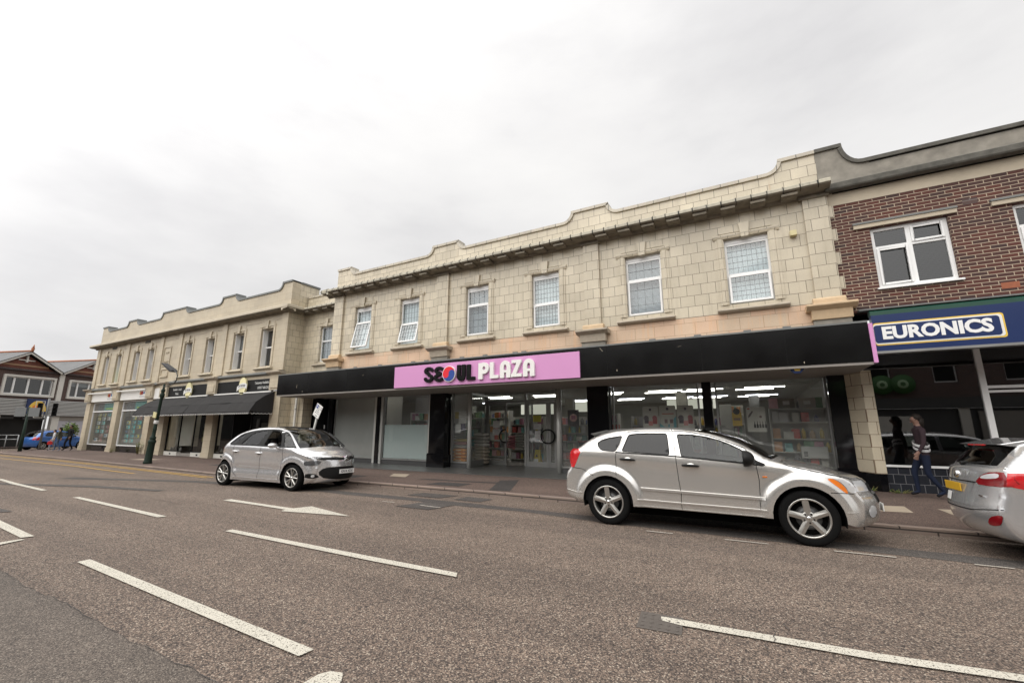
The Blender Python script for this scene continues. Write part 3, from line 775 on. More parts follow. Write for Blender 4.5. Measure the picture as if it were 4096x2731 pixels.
def sill(parent, a, b, z, w0, mat, ext=.27, dep=.14):
    s = MB(); s.prism([(w0 + .1, z - .105), (w0 - dep * .45, z - .105), (w0 - dep * .9, z - .075), (w0 - dep, z - .05), (w0 - dep * .8, z - .01), (w0 + .1, z + .01)], 'x', a - ext, b + ext)
    s.build('window_sill', mat, parent, bevel=.008)
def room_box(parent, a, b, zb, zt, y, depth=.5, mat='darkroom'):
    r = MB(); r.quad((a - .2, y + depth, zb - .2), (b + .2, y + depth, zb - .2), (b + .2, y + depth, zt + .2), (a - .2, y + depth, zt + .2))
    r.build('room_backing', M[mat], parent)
for a, b, zm, tilt, kind in WIN:
    surround(T1, a, b, ZB, ZT, W, M['faience']); sill(T1, a, b, 4.47, W, M['sill'])
    f = MB(); y0 = W + .10; frame(f, a, b, ZB, ZT - .12, y0, y0 + .07, .055); f.box(a, b, y0 - .01, y0 + .07, ZT - .12, ZT + .0); f.box(a + .055, b - .055, y0 + .002, y0 + .065, zm - .03, zm + .03)
    wo = f.build('window', M['upvc'], T1, bevel=.006)
    g_ = MB(); g_.quad((a + .05, y0 + .03, zm + .02), (b - .05, y0 + .03, zm + .02), (b - .05, y0 + .03, ZT - .17), (a + .05, y0 + .03, ZT - .17)); g_.build('upper_pane', M['upglass'], wo)
    ld = MB(); nx = 8 if kind == 'lead' else (6 if a < -10 and a > -12 else 4)
    lead_grid(ld, a + .055, b - .055, zm + .03, ZT - .175, nx, (5 if kind == 'lead' else (2 if kind == 'blind' else 4 if nx == 6 else 2)), y0 + .024); ld.build('lead_bars', M['leadcame'], wo)
    # lower sash, hung at its top edge
    h = zm - .03 - ZB - .05; s = MB(); w_ = b - a - .11
    fr = MB(); frame(fr, -w_ / 2 - .02, w_ / 2 + .02, -h - .01, 0, -.045, .012, .05)
    so = fr.build('opening_sash', M['upvc'], wo, bevel=.005); so.location = ((a + b) / 2, y0 + .0, zm - .03); so.rotation_euler.x = R(-tilt if tilt else 0)
    gp = MB(); gp.quad((-w_ / 2 + .02, -.015, -h + .03), (w_ / 2 - .02, -.015, -h + .03), (w_ / 2 - .02, -.015, -.04), (-w_ / 2 + .02, -.015, -.04)); lead_grid(gp, -w_ / 2 + .03, w_ / 2 - .03, -h + .04, -.05, nx, (5 if kind == 'lead' else 4), -.021)
    go = gp.build('lower_pane', M['upglass'], wo); go.location = so.location; go.rotation_euler = so.rotation_euler
    # give the lead bars of the lower pane their own material
    go.data.materials.append(M['leadcame'])
    for p_ in go.data.polygons: p_.material_index = 0 if p_.area > .1 else 1
    bl = MB(); z1 = ZT - .15
    if kind == 'blind':
        n = 46
        for i in range(n): z = lerp(ZB + .05, z1, i / n); bl.add([(a, y0 + .12, z), (b, y0 + .12, z), (b, y0 + .145, z + .026), (a, y0 + .145, z + .026)], [(0, 1, 2, 3)])
        bl.build('slatted_blind', M['blind'], wo, clean=False)
    else:
        n = 40
        for i in range(n):
            u, v_ = lerp(a, b, i / n), lerp(a, b, (i + 1) / n); bl.quad((u, y0 + .13 + .012 * (i % 2), ZB), (v_, y0 + .13 + .012 * ((i + 1) % 2), ZB), (v_, y0 + .13 + .012 * ((i + 1) % 2), z1), (u, y0 + .13 + .012 * (i % 2), z1))
        bl.build('net_curtain', M['curtain'], wo, clean=False)
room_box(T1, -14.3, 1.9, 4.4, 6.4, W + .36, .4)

# cornice with modillions
CP = [(W + .0, 6.90), (W - .06, 6.90), (W - .10, 6.97), (W - .36, 6.985), (W - .44, 7.0), (W - .47, 7.03), (W - .47, 7.10), (W - .44, 7.125), (W + .02, 7.15)]
c = MB(); c.prism(CP, 'x', -14.98, 2.13)
c.prism([(-14.53, 6.90), (-14.59, 6.90), (-14.63, 6.97), (-14.89, 6.985), (-14.97, 7.0), (-15.0, 7.03), (-15.0, 7.10), (-14.97, 7.125), (-14.53, 7.15)], 'y', W - .46, 12.8)
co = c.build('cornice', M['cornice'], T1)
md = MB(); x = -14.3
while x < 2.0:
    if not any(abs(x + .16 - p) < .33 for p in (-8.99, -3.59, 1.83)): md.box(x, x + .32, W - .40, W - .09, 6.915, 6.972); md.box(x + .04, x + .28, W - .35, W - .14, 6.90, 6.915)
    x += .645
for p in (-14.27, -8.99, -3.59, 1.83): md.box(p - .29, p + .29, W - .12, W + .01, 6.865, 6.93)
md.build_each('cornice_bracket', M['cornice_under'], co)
def darken_underside(o, mat):  # gives the down-facing cornice faces the darker, blotchy material
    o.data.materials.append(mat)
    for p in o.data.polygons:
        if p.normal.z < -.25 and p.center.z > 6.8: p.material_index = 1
darken_underside(co, M['cornice_under'])
md = MB(); x = -14.9; jr = random.Random(9)
while x < 2.1:
    md.prism([(W - .476, 6.995), (W - .476, 7.11), (W - .445, 7.14), (W - .35, 7.14), (W - .35, 6.975)], 'x', x, x + jr.uniform(.006, .012)); x += .33 + jr.uniform(-.012, .012)
md.build('open_joints', M['black'], co)
# parapet: low wall with raised scrolled humps
def hump_line(xl, spans, zlow, zhigh, xr, rad=.28, nseg=7):
    """top outline from xl to xr; spans: (x0, x1, left curved?, right curved?)"""
    pts = []
    cur = xl
    for (a, b, lc, rc) in spans:
        if lc:
            pts.append((a - rad, zlow))
            for k in range(1, nseg + 1):
                t = k / nseg * PI / 2; pts.append((a - rad + rad * math.sin(t), zlow + (zhigh - zlow) * (1 - math.cos(t))))
            pts.append((a + .0, zhigh))
        else: pts.append((a, zhigh))
        if rc:
            pts.append((b, zhigh))
            for k in range(nseg, -1, -1):
                t = k / nseg * PI / 2; pts.append((b + rad - rad * math.sin(t), zlow + (zhigh - zlow) * (1 - math.cos(t))))
        else: pts.append((b, zhigh))
    if pts[-1][0] < xr: pts.append((xr, zlow))
    out = []
    for p in pts:
        if not out or abs(p[0] - out[-1][0]) > 1e-4 or abs(p[1] - out[-1][1]) > 1e-4: out.append(p)
    return out
def offset_line(pts, d):
    out = []
    for i, p in enumerate(pts):
        a = pts[max(0, i - 1)]; b = pts[min(len(pts) - 1, i + 1)]
        n = Vector((-(b[1] - a[1]), b[0] - a[0]))
        if n.length < 1e-9: n = Vector((0, 1))
        n.normalize(); out.append((p[0] + n.x * d, p[1] + n.y * d))
    return out
def coping(pts, th, y0, y1, name, mat, parent):
    lo = offset_line(pts, -th); c = MB()
    n = len(pts); vs = []
    for (px, pz), (qx, qz) in zip(pts, lo): vs += [(px, y0, pz), (px, y1, pz), (qx, y1, qz), (qx, y0, qz)]
    fs = [(0, 1, 2, 3), ((n - 1) * 4, (n - 1) * 4 + 3, (n - 1) * 4 + 2, (n - 1) * 4 + 1)]
    for i in range(n - 1):
        for k in range(4): fs.append((i * 4 + k, (i + 1) * 4 + k, (i + 1) * 4 + (k + 1) % 4, i * 4 + (k + 1) % 4))
    c.add(vs, fs); return c.build(name, mat, parent)
def parapet(parent, line, th, zbase, y0, y1, wallmat, copmat, over=.05):
    lo = [(x, z - .02) for x, z in line]
    w_ = MB()
    vs = []
    for (x, z) in lo: vs += [(x, y0, zbase), (x, y0, z), (x, y1, zbase), (x, y1, z)]
    fs = []
    for i in range(len(lo) - 1):
        a, b = i * 4, (i + 1) * 4
        fs += [(a, b, b + 1, a + 1), (a + 2, a + 3, b + 3, b + 2)]
    n = (len(lo) - 1) * 4; fs += [(0, 1, 3, 2), (n, n + 2, n + 3, n + 1)]
    w_.add(vs, fs); pw = w_.build('parapet', wallmat, parent, clean=False)
    return coping(line, th, y0 - over, y1 + over, 'coping', copmat, pw)
LN = hump_line(-14.56, [(-14.56, -13.74, False, True), (-9.53, -8.37, True, True), (-4.17, -3.02, True, True), (1.23, 1.98, True, False)], 7.80, 8.10, 1.98)
parapet(T1, LN, .085, 7.12, W, W + .3, M['faience'], M['coping'])
mb = MB(); mb.prism([(W - .05, 7.13), (W - .05, 7.20), (W + .0, 7.26), (W + .01, 7.13)], 'x', -14.56, 1.98); mb.build('parapet_moulding', M['coping'], T1)

# recessed link between this shop and the cafe
RW = 12.74
mb = MB(); holed_wall(mb, -18.27, -14.534, 3.0, 7.0, RW, RW + .3, [(-17.1, -16.2, ZB - .02, 6.20)])
mb.build('link_wall', M['faience'], T1, clean=False)
f = MB(); a, b = -17.1, -16.2; frame(f, a, b, ZB - .02, 6.20, RW + .1, RW + .16, .055); f.box(a + .055, b - .055, RW + .102, RW + .155, 5.49, 5.55); wo = f.build('window', M['upvc'], T1)
g_ = MB(); g_.quad((a, RW + .13, ZB), (b, RW + .13, ZB), (b, RW + .13, 6.2), (a, RW + .13, 6.2)); g_.build('window_pane', M['upglass'], wo)
ld = MB(); lead_grid(ld, a + .05, b - .05, 5.56, 6.14, 4, 3, RW + .124); lead_grid(ld, a + .05, b - .05, ZB + .03, 5.48, 4, 4, RW + .124); ld.build('lead_bars', M['leadcame'], wo)
bl = MB()
for i in range(46): z = lerp(ZB + .02, 6.12, i / 46); bl.add([(a, RW + .2, z), (b, RW + .2, z), (b, RW + .225, z + .026), (a, RW + .225, z + .026)], [(0, 1, 2, 3)])
bl.build('slatted_blind', M['blind'], wo, clean=False)
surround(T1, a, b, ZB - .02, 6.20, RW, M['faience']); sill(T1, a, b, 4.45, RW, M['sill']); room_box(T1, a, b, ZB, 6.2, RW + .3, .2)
c = MB(); c.prism([(y + RW - W, z) for y, z in CP], 'x', -18.24, -14.8); lc_ = c.build('cornice', M['cornice'], T1); darken_underside(lc_, M['cornice_under'])
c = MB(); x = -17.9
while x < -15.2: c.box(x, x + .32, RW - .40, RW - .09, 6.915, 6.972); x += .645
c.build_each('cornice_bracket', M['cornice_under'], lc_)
parapet(T1, [(-18.2, 7.80), (-14.56, 7.80)], .085, 7.12, RW, RW + .3, M['faience'], M['coping'])
mb = MB(); mb.box(-14.56, -14.3, W + .3, RW + .3, 7.15, 7.70); mb.build('parapet', M['faience'], T1)
# flat roof behind the parapets
mb = MB(); mb.box(-18.2, 2.0, RW + .3, 26, 6.95, 7.02); mb.box(-14.53, 2.0, W + .36, RW + .3, 6.95, 7.02); mb.build('flat_roof', M['lead'], T1)

# ------------------------------------------------ black fascia, sign
mb = MB(); mb.box(-17.60, 2.40, 11.25, 11.40, 2.96, 3.79)
fa = mb.build('black_fascia', M['blackgloss'], T1, bevel=.004)
mb = MB(); mb.box(-17.60, 2.40, 11.235, W + .02, 3.79, 3.83); mb.box(-17.6, -14.54, W, RW, 3.79, 3.82)
for x in (-13.2, -11.9, -10.3, -9.7, -8.2, -7.3, -6.2, -5.9, -2.1, -1.0, .1, .9): mb.box(x, x + .16, W - .04, W + .006, 3.80, 3.90)
mb.build('flashing', M['lead'], fa)
mb = MB()
for x in (-15.6, -13.3, -3.2, -.85, .9): mb.box(x - .004, x + .004, 11.2465, 11.251, 2.965, 3.785)
mb.build('panel_seams', M['black'], fa)
sc_ = MB(); r9 = random.Random(4)
for x, z, dx, dz in ((-16.3, 3.2, .02, .14), (-15.9, 3.02, .0, .05), (-12.5, 3.5, .06, .04), (-3.4, 3.75, .08, -.1), (-2.95, 3.08, .0, .05), (1.2, 3.0, .0, .04), (-1.4, 3.6, .1, .02)): sc_.quad((x, 11.2485, z), (x + .012, 11.2485, z), (x + dx + .012, 11.2485, z + dz), (x + dx, 11.2485, z + dz))
sc_.build_each('scratch', M['concrete_lt'], fa, per=1)
mb = MB(); mb.box(-17.60, 2.40, 11.27, 13.62, 2.90, 2.955); mb.build('soffit', M['soffit'], T1)
mb = MB(); mb.box(-9.4, -6.35, 13.62, 15.3, 2.97, 3.05); mb.box(-17.6, -16.65, 13.62, 14.5, 2.97, 3.0); mb.build_each('porch_ceiling', M['soffit'], T1)
mb = MB(); mb.box(2.40, 2.47, 11.22, 11.42, 2.93, 3.76); mb.build('sign_return', M['fasciapink'], T1)
mb = MB(); mb.box(-10.84, -3.965, 11.20, 11.255, 2.962, 3.70)
sg = mb.build('shop_sign', M['fasciapink'], T1, bevel=.003)
mb = MB(); mb.box(-7.335, -7.33, 11.1985, 11.2, 2.965, 3.698); mb.build('sign_joint', plain('sign joint', (.4, .18, .36), .5), sg)
# letters from signed distance shapes
def seg(x, z, ax, az, bx, bz):
    dx, dz = bx - ax, bz - az; t = clamp(((x - ax) * dx + (z - az) * dz) / (dx * dx + dz * dz + 1e-12)); return math.hypot(x - ax - dx * t, z - az - dz * t)
def boxd(x, z, x0, x1, z0, z1):
    qx = max(x0 - x, x - x1); qz = max(z0 - z, z - z1); return max(qx, qz)
def arcd(x, z, cx, cz, rx, rz, a0, a1, n=12):
    best = 9
    for k in range(n):
        t0 = a0 + (a1 - a0) * k / n; t1 = a0 + (a1 - a0) * (k + 1) / n
        best = min(best, seg(x, z, cx + rx * math.cos(t0), cz + rz * math.sin(t0), cx + rx * math.cos(t1), cz + rz * math.sin(t1)))
    return best
wt = .165     # half stroke of the unit letters (height 1, width about .72)
def L_S(x, z): return min(arcd(x, z, .36, .745, .245, .155, R(12), R(255)), arcd(x, z, .36, .275, .25, .175, R(75), R(-168)), seg(x, z, .295, .595, .425, .445)) - .098
def L_E(x, z): return min(arcd(x, z, .42, .74, .26, .16, R(35), R(270)), arcd(x, z, .42, .27, .29, .175, R(90), R(325)), seg(x, z, .42, .51, .50, .51)) - .098
def L_U(x, z): return min(max(arcd(x, z, .36, .33, .205, .20, R(180), R(360)) - .145, z - .34), boxd(x, z, .01, .30, .33, 1.), boxd(x, z, .42, .71, .33, 1.))
def L_L(x, z): return min(boxd(x, z, .0, .29, 0., 1.), boxd(x, z, .0, .66, 0., .2))
def L_Pw(x, z):
    o = max(math.hypot((x - .36) / .36, (z - .655) / .345) - 1, -9); i = math.hypot((x - .385) / .10, (z - .655) / .115) - 1
    stem = boxd(x, z, .0, .29, 0., .70); full = min(o * .3, stem); full = min(full, boxd(x, z, .0, .25, .6, .98)); return max(full, -i * .1)
def L_Lw(x, z): return min(boxd(x, z, .0, .29, 0., .98), boxd(x, z, .0, .68, 0., .19))
def L_Aw(x, z):
    top = max(math.hypot((x - .36) / .36, (z - .62) / .38) - 1, .55 - z) if False else math.hypot((x - .36) / .36, (z - .62) / .38) - 1
    body = min(max(top * .3, .60 - z), boxd(x, z, .0, .72, 0., .62))
    cut = boxd(x, z, .285, .435, -.1, .30); eye = max(math.hypot((x - .36) / .105, (z - .63) / .14) - 1, .0 - 9)
    eye2 = boxd(x, z, .255, .465, .44, .63)
    return max(body, -cut, -eye * .1, -eye2)
def L_Z(x, z):
    d = seg(x, z, .16, .1, .56, .9) - .125
    return max(min(boxd(x, z, .02, .70, .81, 1.), boxd(x, z, .0, .72, 0., .19), d), boxd(x, z, 0, .72, 0, 1.))
def letter(fn, x0, x1, z0, z1, mat, y=11.13, wd=.72, name='letter'):
    m_ = MB(); sdf_mesh(m_, fn, -.03, wd + .03, -.03, 1.03, 34, y, 11.2, T=lambda a, b: (x0 + a / wd * (x1 - x0), z0 + b * (z1 - z0)))
    return m_.build(name, mat, sg)
blk = plain('black acrylic letter', (.006, .006, .006), .3); wht = plain('white acrylic letter', (.80, .79, .76), .35, var=.03)
letter(L_S, -9.46, -9.06, 3.08, 3.60, blk); letter(L_E, -9.05, -8.66, 3.09, 3.59, blk)
letter(L_U, -8.10, -7.77, 3.07, 3.59, blk); letter(L_L, -7.72, -7.38, 3.08, 3.58, blk)
letter(L_Pw, -7.27, -6.89, 3.08, 3.60, wht); letter(L_Lw, -6.85, -6.53, 3.085, 3.60, wht); letter(L_Aw, -6.49, -6.13, 3.08, 3.60, wht); letter(L_Z, -6.10, -5.75, 3.09, 3.60, wht); letter(L_Aw, -5.70, -5.33, 3.08, 3.60, wht)
# round two colour emblem in place of the O
cx_, cz_, ra = -8.41, 3.32, .26
mb = MB(); mb.lathe([(0, 11.13), (ra, 11.13), (ra, 11.2), (0, 11.2)], 48, 'y', (cx_, 0, cz_), smooth=False)
em = mb.build('round_emblem', wht, sg)
rot = R(-6)
def tg(x, z):
    c, s = math.cos(rot), math.sin(rot); u = x * c - z * s; v_ = x * s + z * c
    if u < 0: red = v_ > 0 or math.hypot(u + .5, v_) < .5
    else: red = v_ > 0 and not math.hypot(u - .5, v_) < .5
    return red
for nm, want, mt in (('red_half', True, plain('emblem red', (.72, .015, .03), .35)), ('blue_half', False, plain('emblem blue', (.02, .06, .28), .35))):
    mb = MB(); n = 56; r_ = ra - .022
    def ff(x, z, want=want):
        inside = math.hypot(x, z) - 1
        c, s = math.cos(rot), math.sin(rot); u = x * c - z * s; v_ = x * s + z * c
        d = -v_
        if u < 0: d = min(d, math.hypot(u + .5, v_) - .5)
        else: d = max(d, -(math.hypot(u - .5, v_) - .5))
        return max(inside, d if want else -d)
    sdf_mesh(mb, ff, -1.02, 1.02, -1.02, 1.02, n, 11.122, 11.13, T=lambda a, b: (cx_ + a * r_, cz_ + b * r_)); mb.build(nm, mt, em)
mb = MB(); mb.box(1.28, 1.41, 11.30, 11.44, 6.03, 6.15); mb.build('air_vent', plain('cream vent cover', (.62, .55, .3), .5), T1)
# alarm box under the soffit
al = MB(); al.prism([(.92, 2.955), (1.22, 2.955), (1.18, 2.86), (1.12, 2.80), (1.01, 2.80), (.95, 2.86)], 'y', 11.36, 11.48); ao = al.build('alarm_box', M['navy'], T1)
al = MB(); al.prism([(1.0, 2.93), (1.14, 2.93), (1.12, 2.855), (1.02, 2.855)], 'y', 11.352, 11.36); al.build('alarm_label', M['yellow'], ao)

# ------------------------------------------------ shop front
GY = 13.6; ZS = .16
def pillar(x0, x1, y, z0=.12, base=True, mat='granite'):
    mb = MB(); mb.box(x0, x1, y, y + .42, z0, 2.90); o = mb.build('black_pillar', M[mat], T1, bevel=.01)
    if base: mb = MB(); mb.box(x0 - .04, x1 + .04, y - .05, y + .40, z0, .60); mb.prism([(y - .05, .60), (y, .66), (y + .1, .66), (y + .1, .60)], 'x', x0 - .04, x1 + .04); mb.build('pillar_base', M[mat], o, bevel=.006)
    return o
pillar(-10.84, -10.10, 13.2); pillar(-17.1, -16.72, 13.25, base=False); pillar(-4.47, -3.78, 13.2); pillar(1.83, 2.19, 13.2); pillar(-13.94, -13.74, 13.45, base=False); pillar(-1.10, -.86, 13.45, base=False)
mb = MB(); mb.box(-17.6, -17.0, 13.0, 13.6, .1, 2.9); mb.build('black_pier', M['blackpaint'], T1)
def shopwin(x0, x1, z0, z1, mat, y=GY, w_=.05, plinth=True, name='shop_window'):
    f = MB(); frame(f, x0 - w_, x1 + w_, z0 - w_, z1 + w_, y - .05, y + .04, w_); o = f.build(name, M['alu'], T1, bevel=.004)
    g_ = MB(); g_.quad((x0, y, z0), (x1, y, z0), (x1, y, z1), (x0, y, z1)); g_.build('glass_pane', M[mat], o)
    if plinth: p = MB(); p.box(x0 - w_, x1 + w_, y - .02, y + .2, .1, z0 - w_); p.build('plinth', M['darkpanel'], o)
    return o
s1 = shopwin(-16.62, -14.15, .36, 2.88, 'haze'); s2 = shopwin(-13.58, -11.2, .36, 2.88, 'shopglass')
fr_ = MB(); fr_.quad((-13.56, GY + .006, .38), (-11.22, GY + .006, .38), (-11.22, GY + .006, 1.72), (-13.56, GY + .006, 1.72)); fr_.build('frosted_film', M['frost'], s2)
mb = MB(); mb.box(-14.1, -13.95, 13.5, 13.62, .12, 2.9); mb.box(-13.74, -13.63, 13.5, 13.62, .12, 2.9); mb.box(-11.15, -11.10, 13.52, 13.62, .12, 2.9); mb.build_each('mullion', M['alu_lt'], T1)
s3 = shopwin(-9.98, -9.28, .36, 2.90, 'shopglass'); s4 = shopwin(-5.50, -4.5, .36, 2.88, 'shopglass'); s5 = shopwin(-3.70, -1.25, .45, 2.88, 'shopglass'); s6 = shopwin(-.72, 1.80, .45, 2.88, 'shopglass')
# slanting side panes of the porch and two round posts
for xa, xb, nm in ((-9.21, -9.50, 'porch_side_window'), (-5.59, -6.33, 'porch_side_window')):
    f = MB(); d = .0
    for z0, z1 in ((.12, .40), (2.84, 2.92)): f.add([(xa, 13.56, z0), (xb, 15.3, z0), (xb, 15.3, z1), (xa, 13.56, z1), (xa + .05, 13.56, z0), (xb + .05, 15.3, z0), (xb + .05, 15.3, z1), (xa + .05, 13.56, z1)], [(0, 1, 2, 3), (4, 7, 6, 5), (0, 4, 5, 1), (3, 2, 6, 7), (0, 3, 7, 4), (1, 5, 6, 2)])
    f.add([(xb, 15.3, .12), (xb + .05, 15.3, .12), (xb + .05, 15.3, 2.92), (xb, 15.3, 2.92), (xb, 15.26, .12), (xb + .05, 15.26, .12), (xb + .05, 15.26, 2.92), (xb, 15.26, 2.92)], [(0, 1, 2, 3), (4, 7, 6, 5), (0, 4, 5, 1), (3, 2, 6, 7), (0, 3, 7, 4), (1, 5, 6, 2)])
    o = f.build(nm, M['alu'], T1); g_ = MB(); g_.quad((xa + .02, 13.58, .4), (xb + .02, 15.28, .4), (xb + .02, 15.28, 2.84), (xa + .02, 13.58, 2.84)); g_.build('glass_pane', M['shopglass'], o)
for x in (-9.20, -5.60):
    mb = MB(); mb.tube([(x, 13.56, .12), (x, 13.56, 2.91)], .078, 20); mb.build('round_post', M['alu_lt'], T1)
# door screen at the back of the porch
DY = 15.3
f = MB()
for x0, x1 in ((-9.62, -9.50), (-7.76, -7.67), (-6.42, -6.33)): f.box(x0, x1, DY - .04, DY + .06, .14, 3.0)
f.box(-9.5, -6.42, DY - .035, DY + .055, 2.60, 2.68); f.box(-9.5, -6.42, DY - .035, DY + .055, 2.95, 3.0)
scr = f.build('door_screen', M['alu'], T1)
g_ = MB(); g_.quad((-9.5, DY, 2.68), (-7.76, DY, 2.68), (-7.76, DY, 2.95), (-9.5, DY, 2.95)); g_.quad((-7.67, DY, 2.68), (-6.42, DY, 2.68), (-6.42, DY, 2.95), (-7.67, DY, 2.95)); g_.build('fanlight', M['shopglass'], scr)
def door(x0, x1, ring_side):
    f = MB(); frame(f, x0, x1, .15, 2.59, DY - .03, DY + .02, .085); f.box(x0 + .085, x1 - .085, DY - .025, DY + .015, .235, .33)
    o = f.build('glass_door', M['alu'], T1, bevel=.004)
    g_ = MB(); g_.quad((x0 + .08, DY - .005, .33), (x1 - .08, DY - .005, .33), (x1 - .08, DY - .005, 2.51), (x0 + .08, DY - .005, 2.51)); g_.build('door_glass', M['shopglass'], o)
    h = MB(); xe = x1 if ring_side > 0 else x0; pts = []
    for k in range(15): t = -PI / 2 + PI * k / 14; pts.append((xe - ring_side * (.02 + .26 * math.cos(t)), DY - .10, 1.28 + .25 * math.sin(t)))
    h.tube([(xe - ring_side * .02, DY - .02, 1.03)] + pts + [(xe - ring_side * .02, DY - .02, 1.53)], .026, 10); h.build('curved_handle', M['blackpaint'], o)
    return o
d1 = door(-9.49, -8.58, 1); d2 = door(-7.66, -7.04, 1) if False else door(-7.66, -6.74, 1); d3 = door(-6.73, -6.42 + .0, -1)
# the fourth leaf stands open, folded back inside
f = MB(); frame(f, 0, .88, .15, 2.59, -.025, .025, .085); o = f.build('open_glass_door', M['alu'], T1); o.location = (-7.78, DY + .06, 0); o.rotation_euler.z = R(96)
g_ = MB(); g_.quad((.08, 0, .24), (.80, 0, .24), (.80, 0, 2.5), (.08, 0, 2.5)); g_.build('door_glass', M['shopglass'], o)
# notices on doors and glass
def notice(parent, x0, x1, z0, z1, y, mat, lines=0, name='notice', ink='ink', lab=None):
    m_ = MB(); m_.box(x0, x1, y - .003, y, z0, z1); o = m_.build(name, mat if not isinstance(mat, str) else M[mat], parent)
    if lab: o['label'] = lab
    if lines:
        l_ = MB(); r_ = random.Random(int(x0 * 100 + z0 * 10)); n = lines
        for i in range(n):
            z = lerp(z1 - .03, z0 + .03, i / max(1, n - 1)); wd = (x1 - x0) * r_.uniform(.5, .85); c_ = (x0 + x1) / 2; l_.box(c_ - wd / 2, c_ + wd / 2, y - .0045, y - .003, z - .004, z + .004)
        l_.build('print_lines', M[ink], o)
    return o
notice(d2, -7.38, -7.04, 1.83, 2.08, DY - .035, plain('yellow paper', (.62, .60, .10), .7), 5); notice(d2, -7.36, -7.04, 1.55, 1.76, DY - .035, 'paper', 4); notice(d2, -7.30, -7.07, 1.17, 1.50, DY - .035, 'paper', 6)
notice(d1, -9.13, -8.95, 2.0, 2.22, DY - .035, plain('orange notice', (.55, .25, .08), .7), 0); notice(d1, -9.2, -8.88, 1.60, 1.88, DY - .035, 'paper', 0); notice(d1, -9.22, -8.86, 1.32, 1.55, DY - .035, 'paper', 5)
notice(s3, -9.75, -9.40, 1.77, 2.24, GY + .03, 'paper', 7); notice(s3, -9.90, -9.66, 1.41, 1.75, GY + .03, 'paper', 6); notice(s3, -10.0, -9.93 + .0, 1.48, 1.78, GY + .03, plain('dark notice', (.05, .05, .06), .6), 3, ink='paper'); notice(s3, -9.64, -9.45, 1.5, 1.75, GY + .03, plain('indigo notice', (.06, .05, .12), .6), 4, ink='paper'); notice(s3, -9.93, -9.76, 1.95, 2.20, GY + .03, plain('ochre poster', (.42, .35, .12), .7), 0)
dp = notice(s4, -5.30, -4.91, 1.66, 2.19, GY + .03, plain('dark poster', (.02, .012, .015), .5), 0, 'poster'); m_ = MB(); m_.lathe([(0, GY + .02), (.13, GY + .02), (.13, GY + .026)], 20, 'y', (-5.1, 0, 1.93)); q_ = m_.build('poster_picture', plain('poster pink', (.55, .33, .30), .6), dp); m_ = MB(); m_.box(-5.17, -5.03, GY + .012, GY + .019, 1.88, 2.0); m_.build('poster_picture', plain('poster purple', (.25, .06, .12), .6), dp)

# forecourt slab and floor
fc = MB(); fy = lambda x: lerp(11.75, 12.2, clamp((x + 14.5) / 16.7))
xs_ = [-17.6, -14.5, -10, -6, -2, 2.2]
for a, b in zip(xs_, xs_[1:]):
    za, zb_ = pave_z(a, fy(a)) + .012, pave_z(b, fy(b)) + .012
    fc.quad((a, fy(a), za), (b, fy(b), zb_), (b, 12.9, .155), (a, 12.9, .155)); fc.quad((a, fy(a), za - .05), (b, fy(b), zb_ - .05), (b, fy(b), zb_), (a, fy(a), za))
fc.quad((-17.6, 12.9, .155), (2.2, 12.9, .155), (2.2, 15.35, .155), (-17.6, 15.35, .155))
tag(fc.build('forecourt', M['terrazzo'], None), kind='structure')
# splayed tiled side wall at the right end of the shop front
mb = MB(); P0, P1 = (2.19, 13.2), (2.42, 12.72)
mb.quad((*P0, .60), (*P1, .60), (*P1, 2.93), (*P0, 2.93)); mb.quad((*P1, .60), (P1[0] + .2, P1[1], .6), (P1[0] + .2, P1[1], 2.93), (*P1, 2.93)); mb.build('tiled_side_wall', bricks('large cream wall tiles', .30, .285, .006, FA1, (.58, .51, .38), (.2, .13, .08), zoff=.04, rough=.4), T1, clean=False)
mb = MB(); mb.prism([(2.12, 13.22), (2.18, 13.16), (2.47, 12.66), (2.6, 12.66), (2.6, 13.22)], 'z', .14, .60); mb.build('black_plinth', M['granite'], T1)
# ------------------------------------------------------------------ shop interior
FZ = .155
mb = MB(); mb.quad((-17.5, 13.62, FZ - .004), (2.1, 13.62, FZ - .004), (2.1, 27, FZ - .004), (-17.5, 27, FZ - .004)); mb.build('shop_floor', M['floor'], T1)
mb = MB(); mb.quad((-17.5, 13.7, 3.06), (2.1, 13.7, 3.06), (2.1, 27, 3.06), (-17.5, 27, 3.06)); mb.quad((-17.6, 13.64, 2.96), (2.1, 13.64, 2.96), (2.1, 13.64, 3.06), (-17.6, 13.64, 3.06))
y = 13.9
while y < 27: mb.box(-17.5, 2.1, y, y + .03, 3.045, 3.058); y += .6
mb.build('shop_ceiling', M['ceiling'], T1)
mb = MB(); mb.quad((-17.5, 26.9, 0), (2.1, 26.9, 0), (2.1, 26.9, 3.1), (-17.5, 26.9, 3.1)); mb.quad((-17.48, 13.7, 0), (-17.48, 26.9, 0), (-17.48, 26.9, 3.1), (-17.48, 13.7, 3.1)); mb.quad((2.08, 13.3, 0), (2.08, 26.9, 0), (2.08, 26.9, 3.1), (2.08, 13.3, 3.1))
mb.build('shop_inner_wall', M['shopwall'], T1)
mb = MB(); mb.quad((-16.8, 15.3, FZ), (-14.2, 15.3, FZ), (-14.2, 15.3, 3.05), (-16.8, 15.3, 3.05)); mb.quad((-14.2, 16.2, FZ), (-11.0, 16.2, FZ), (-11.0, 16.2, 3.05), (-14.2, 16.2, 3.05)); mb.build('store_partition', M['offwhite'], T1)
for x, y in ((-7.9, 20.5), (-2.3, 18.5), (.3, 21.5)): mb = MB(); mb.box(x - .2, x + .2, y, y + .4, FZ, 3.05); mb.build('shop_column', M['shopwall'], T1)
LT = []
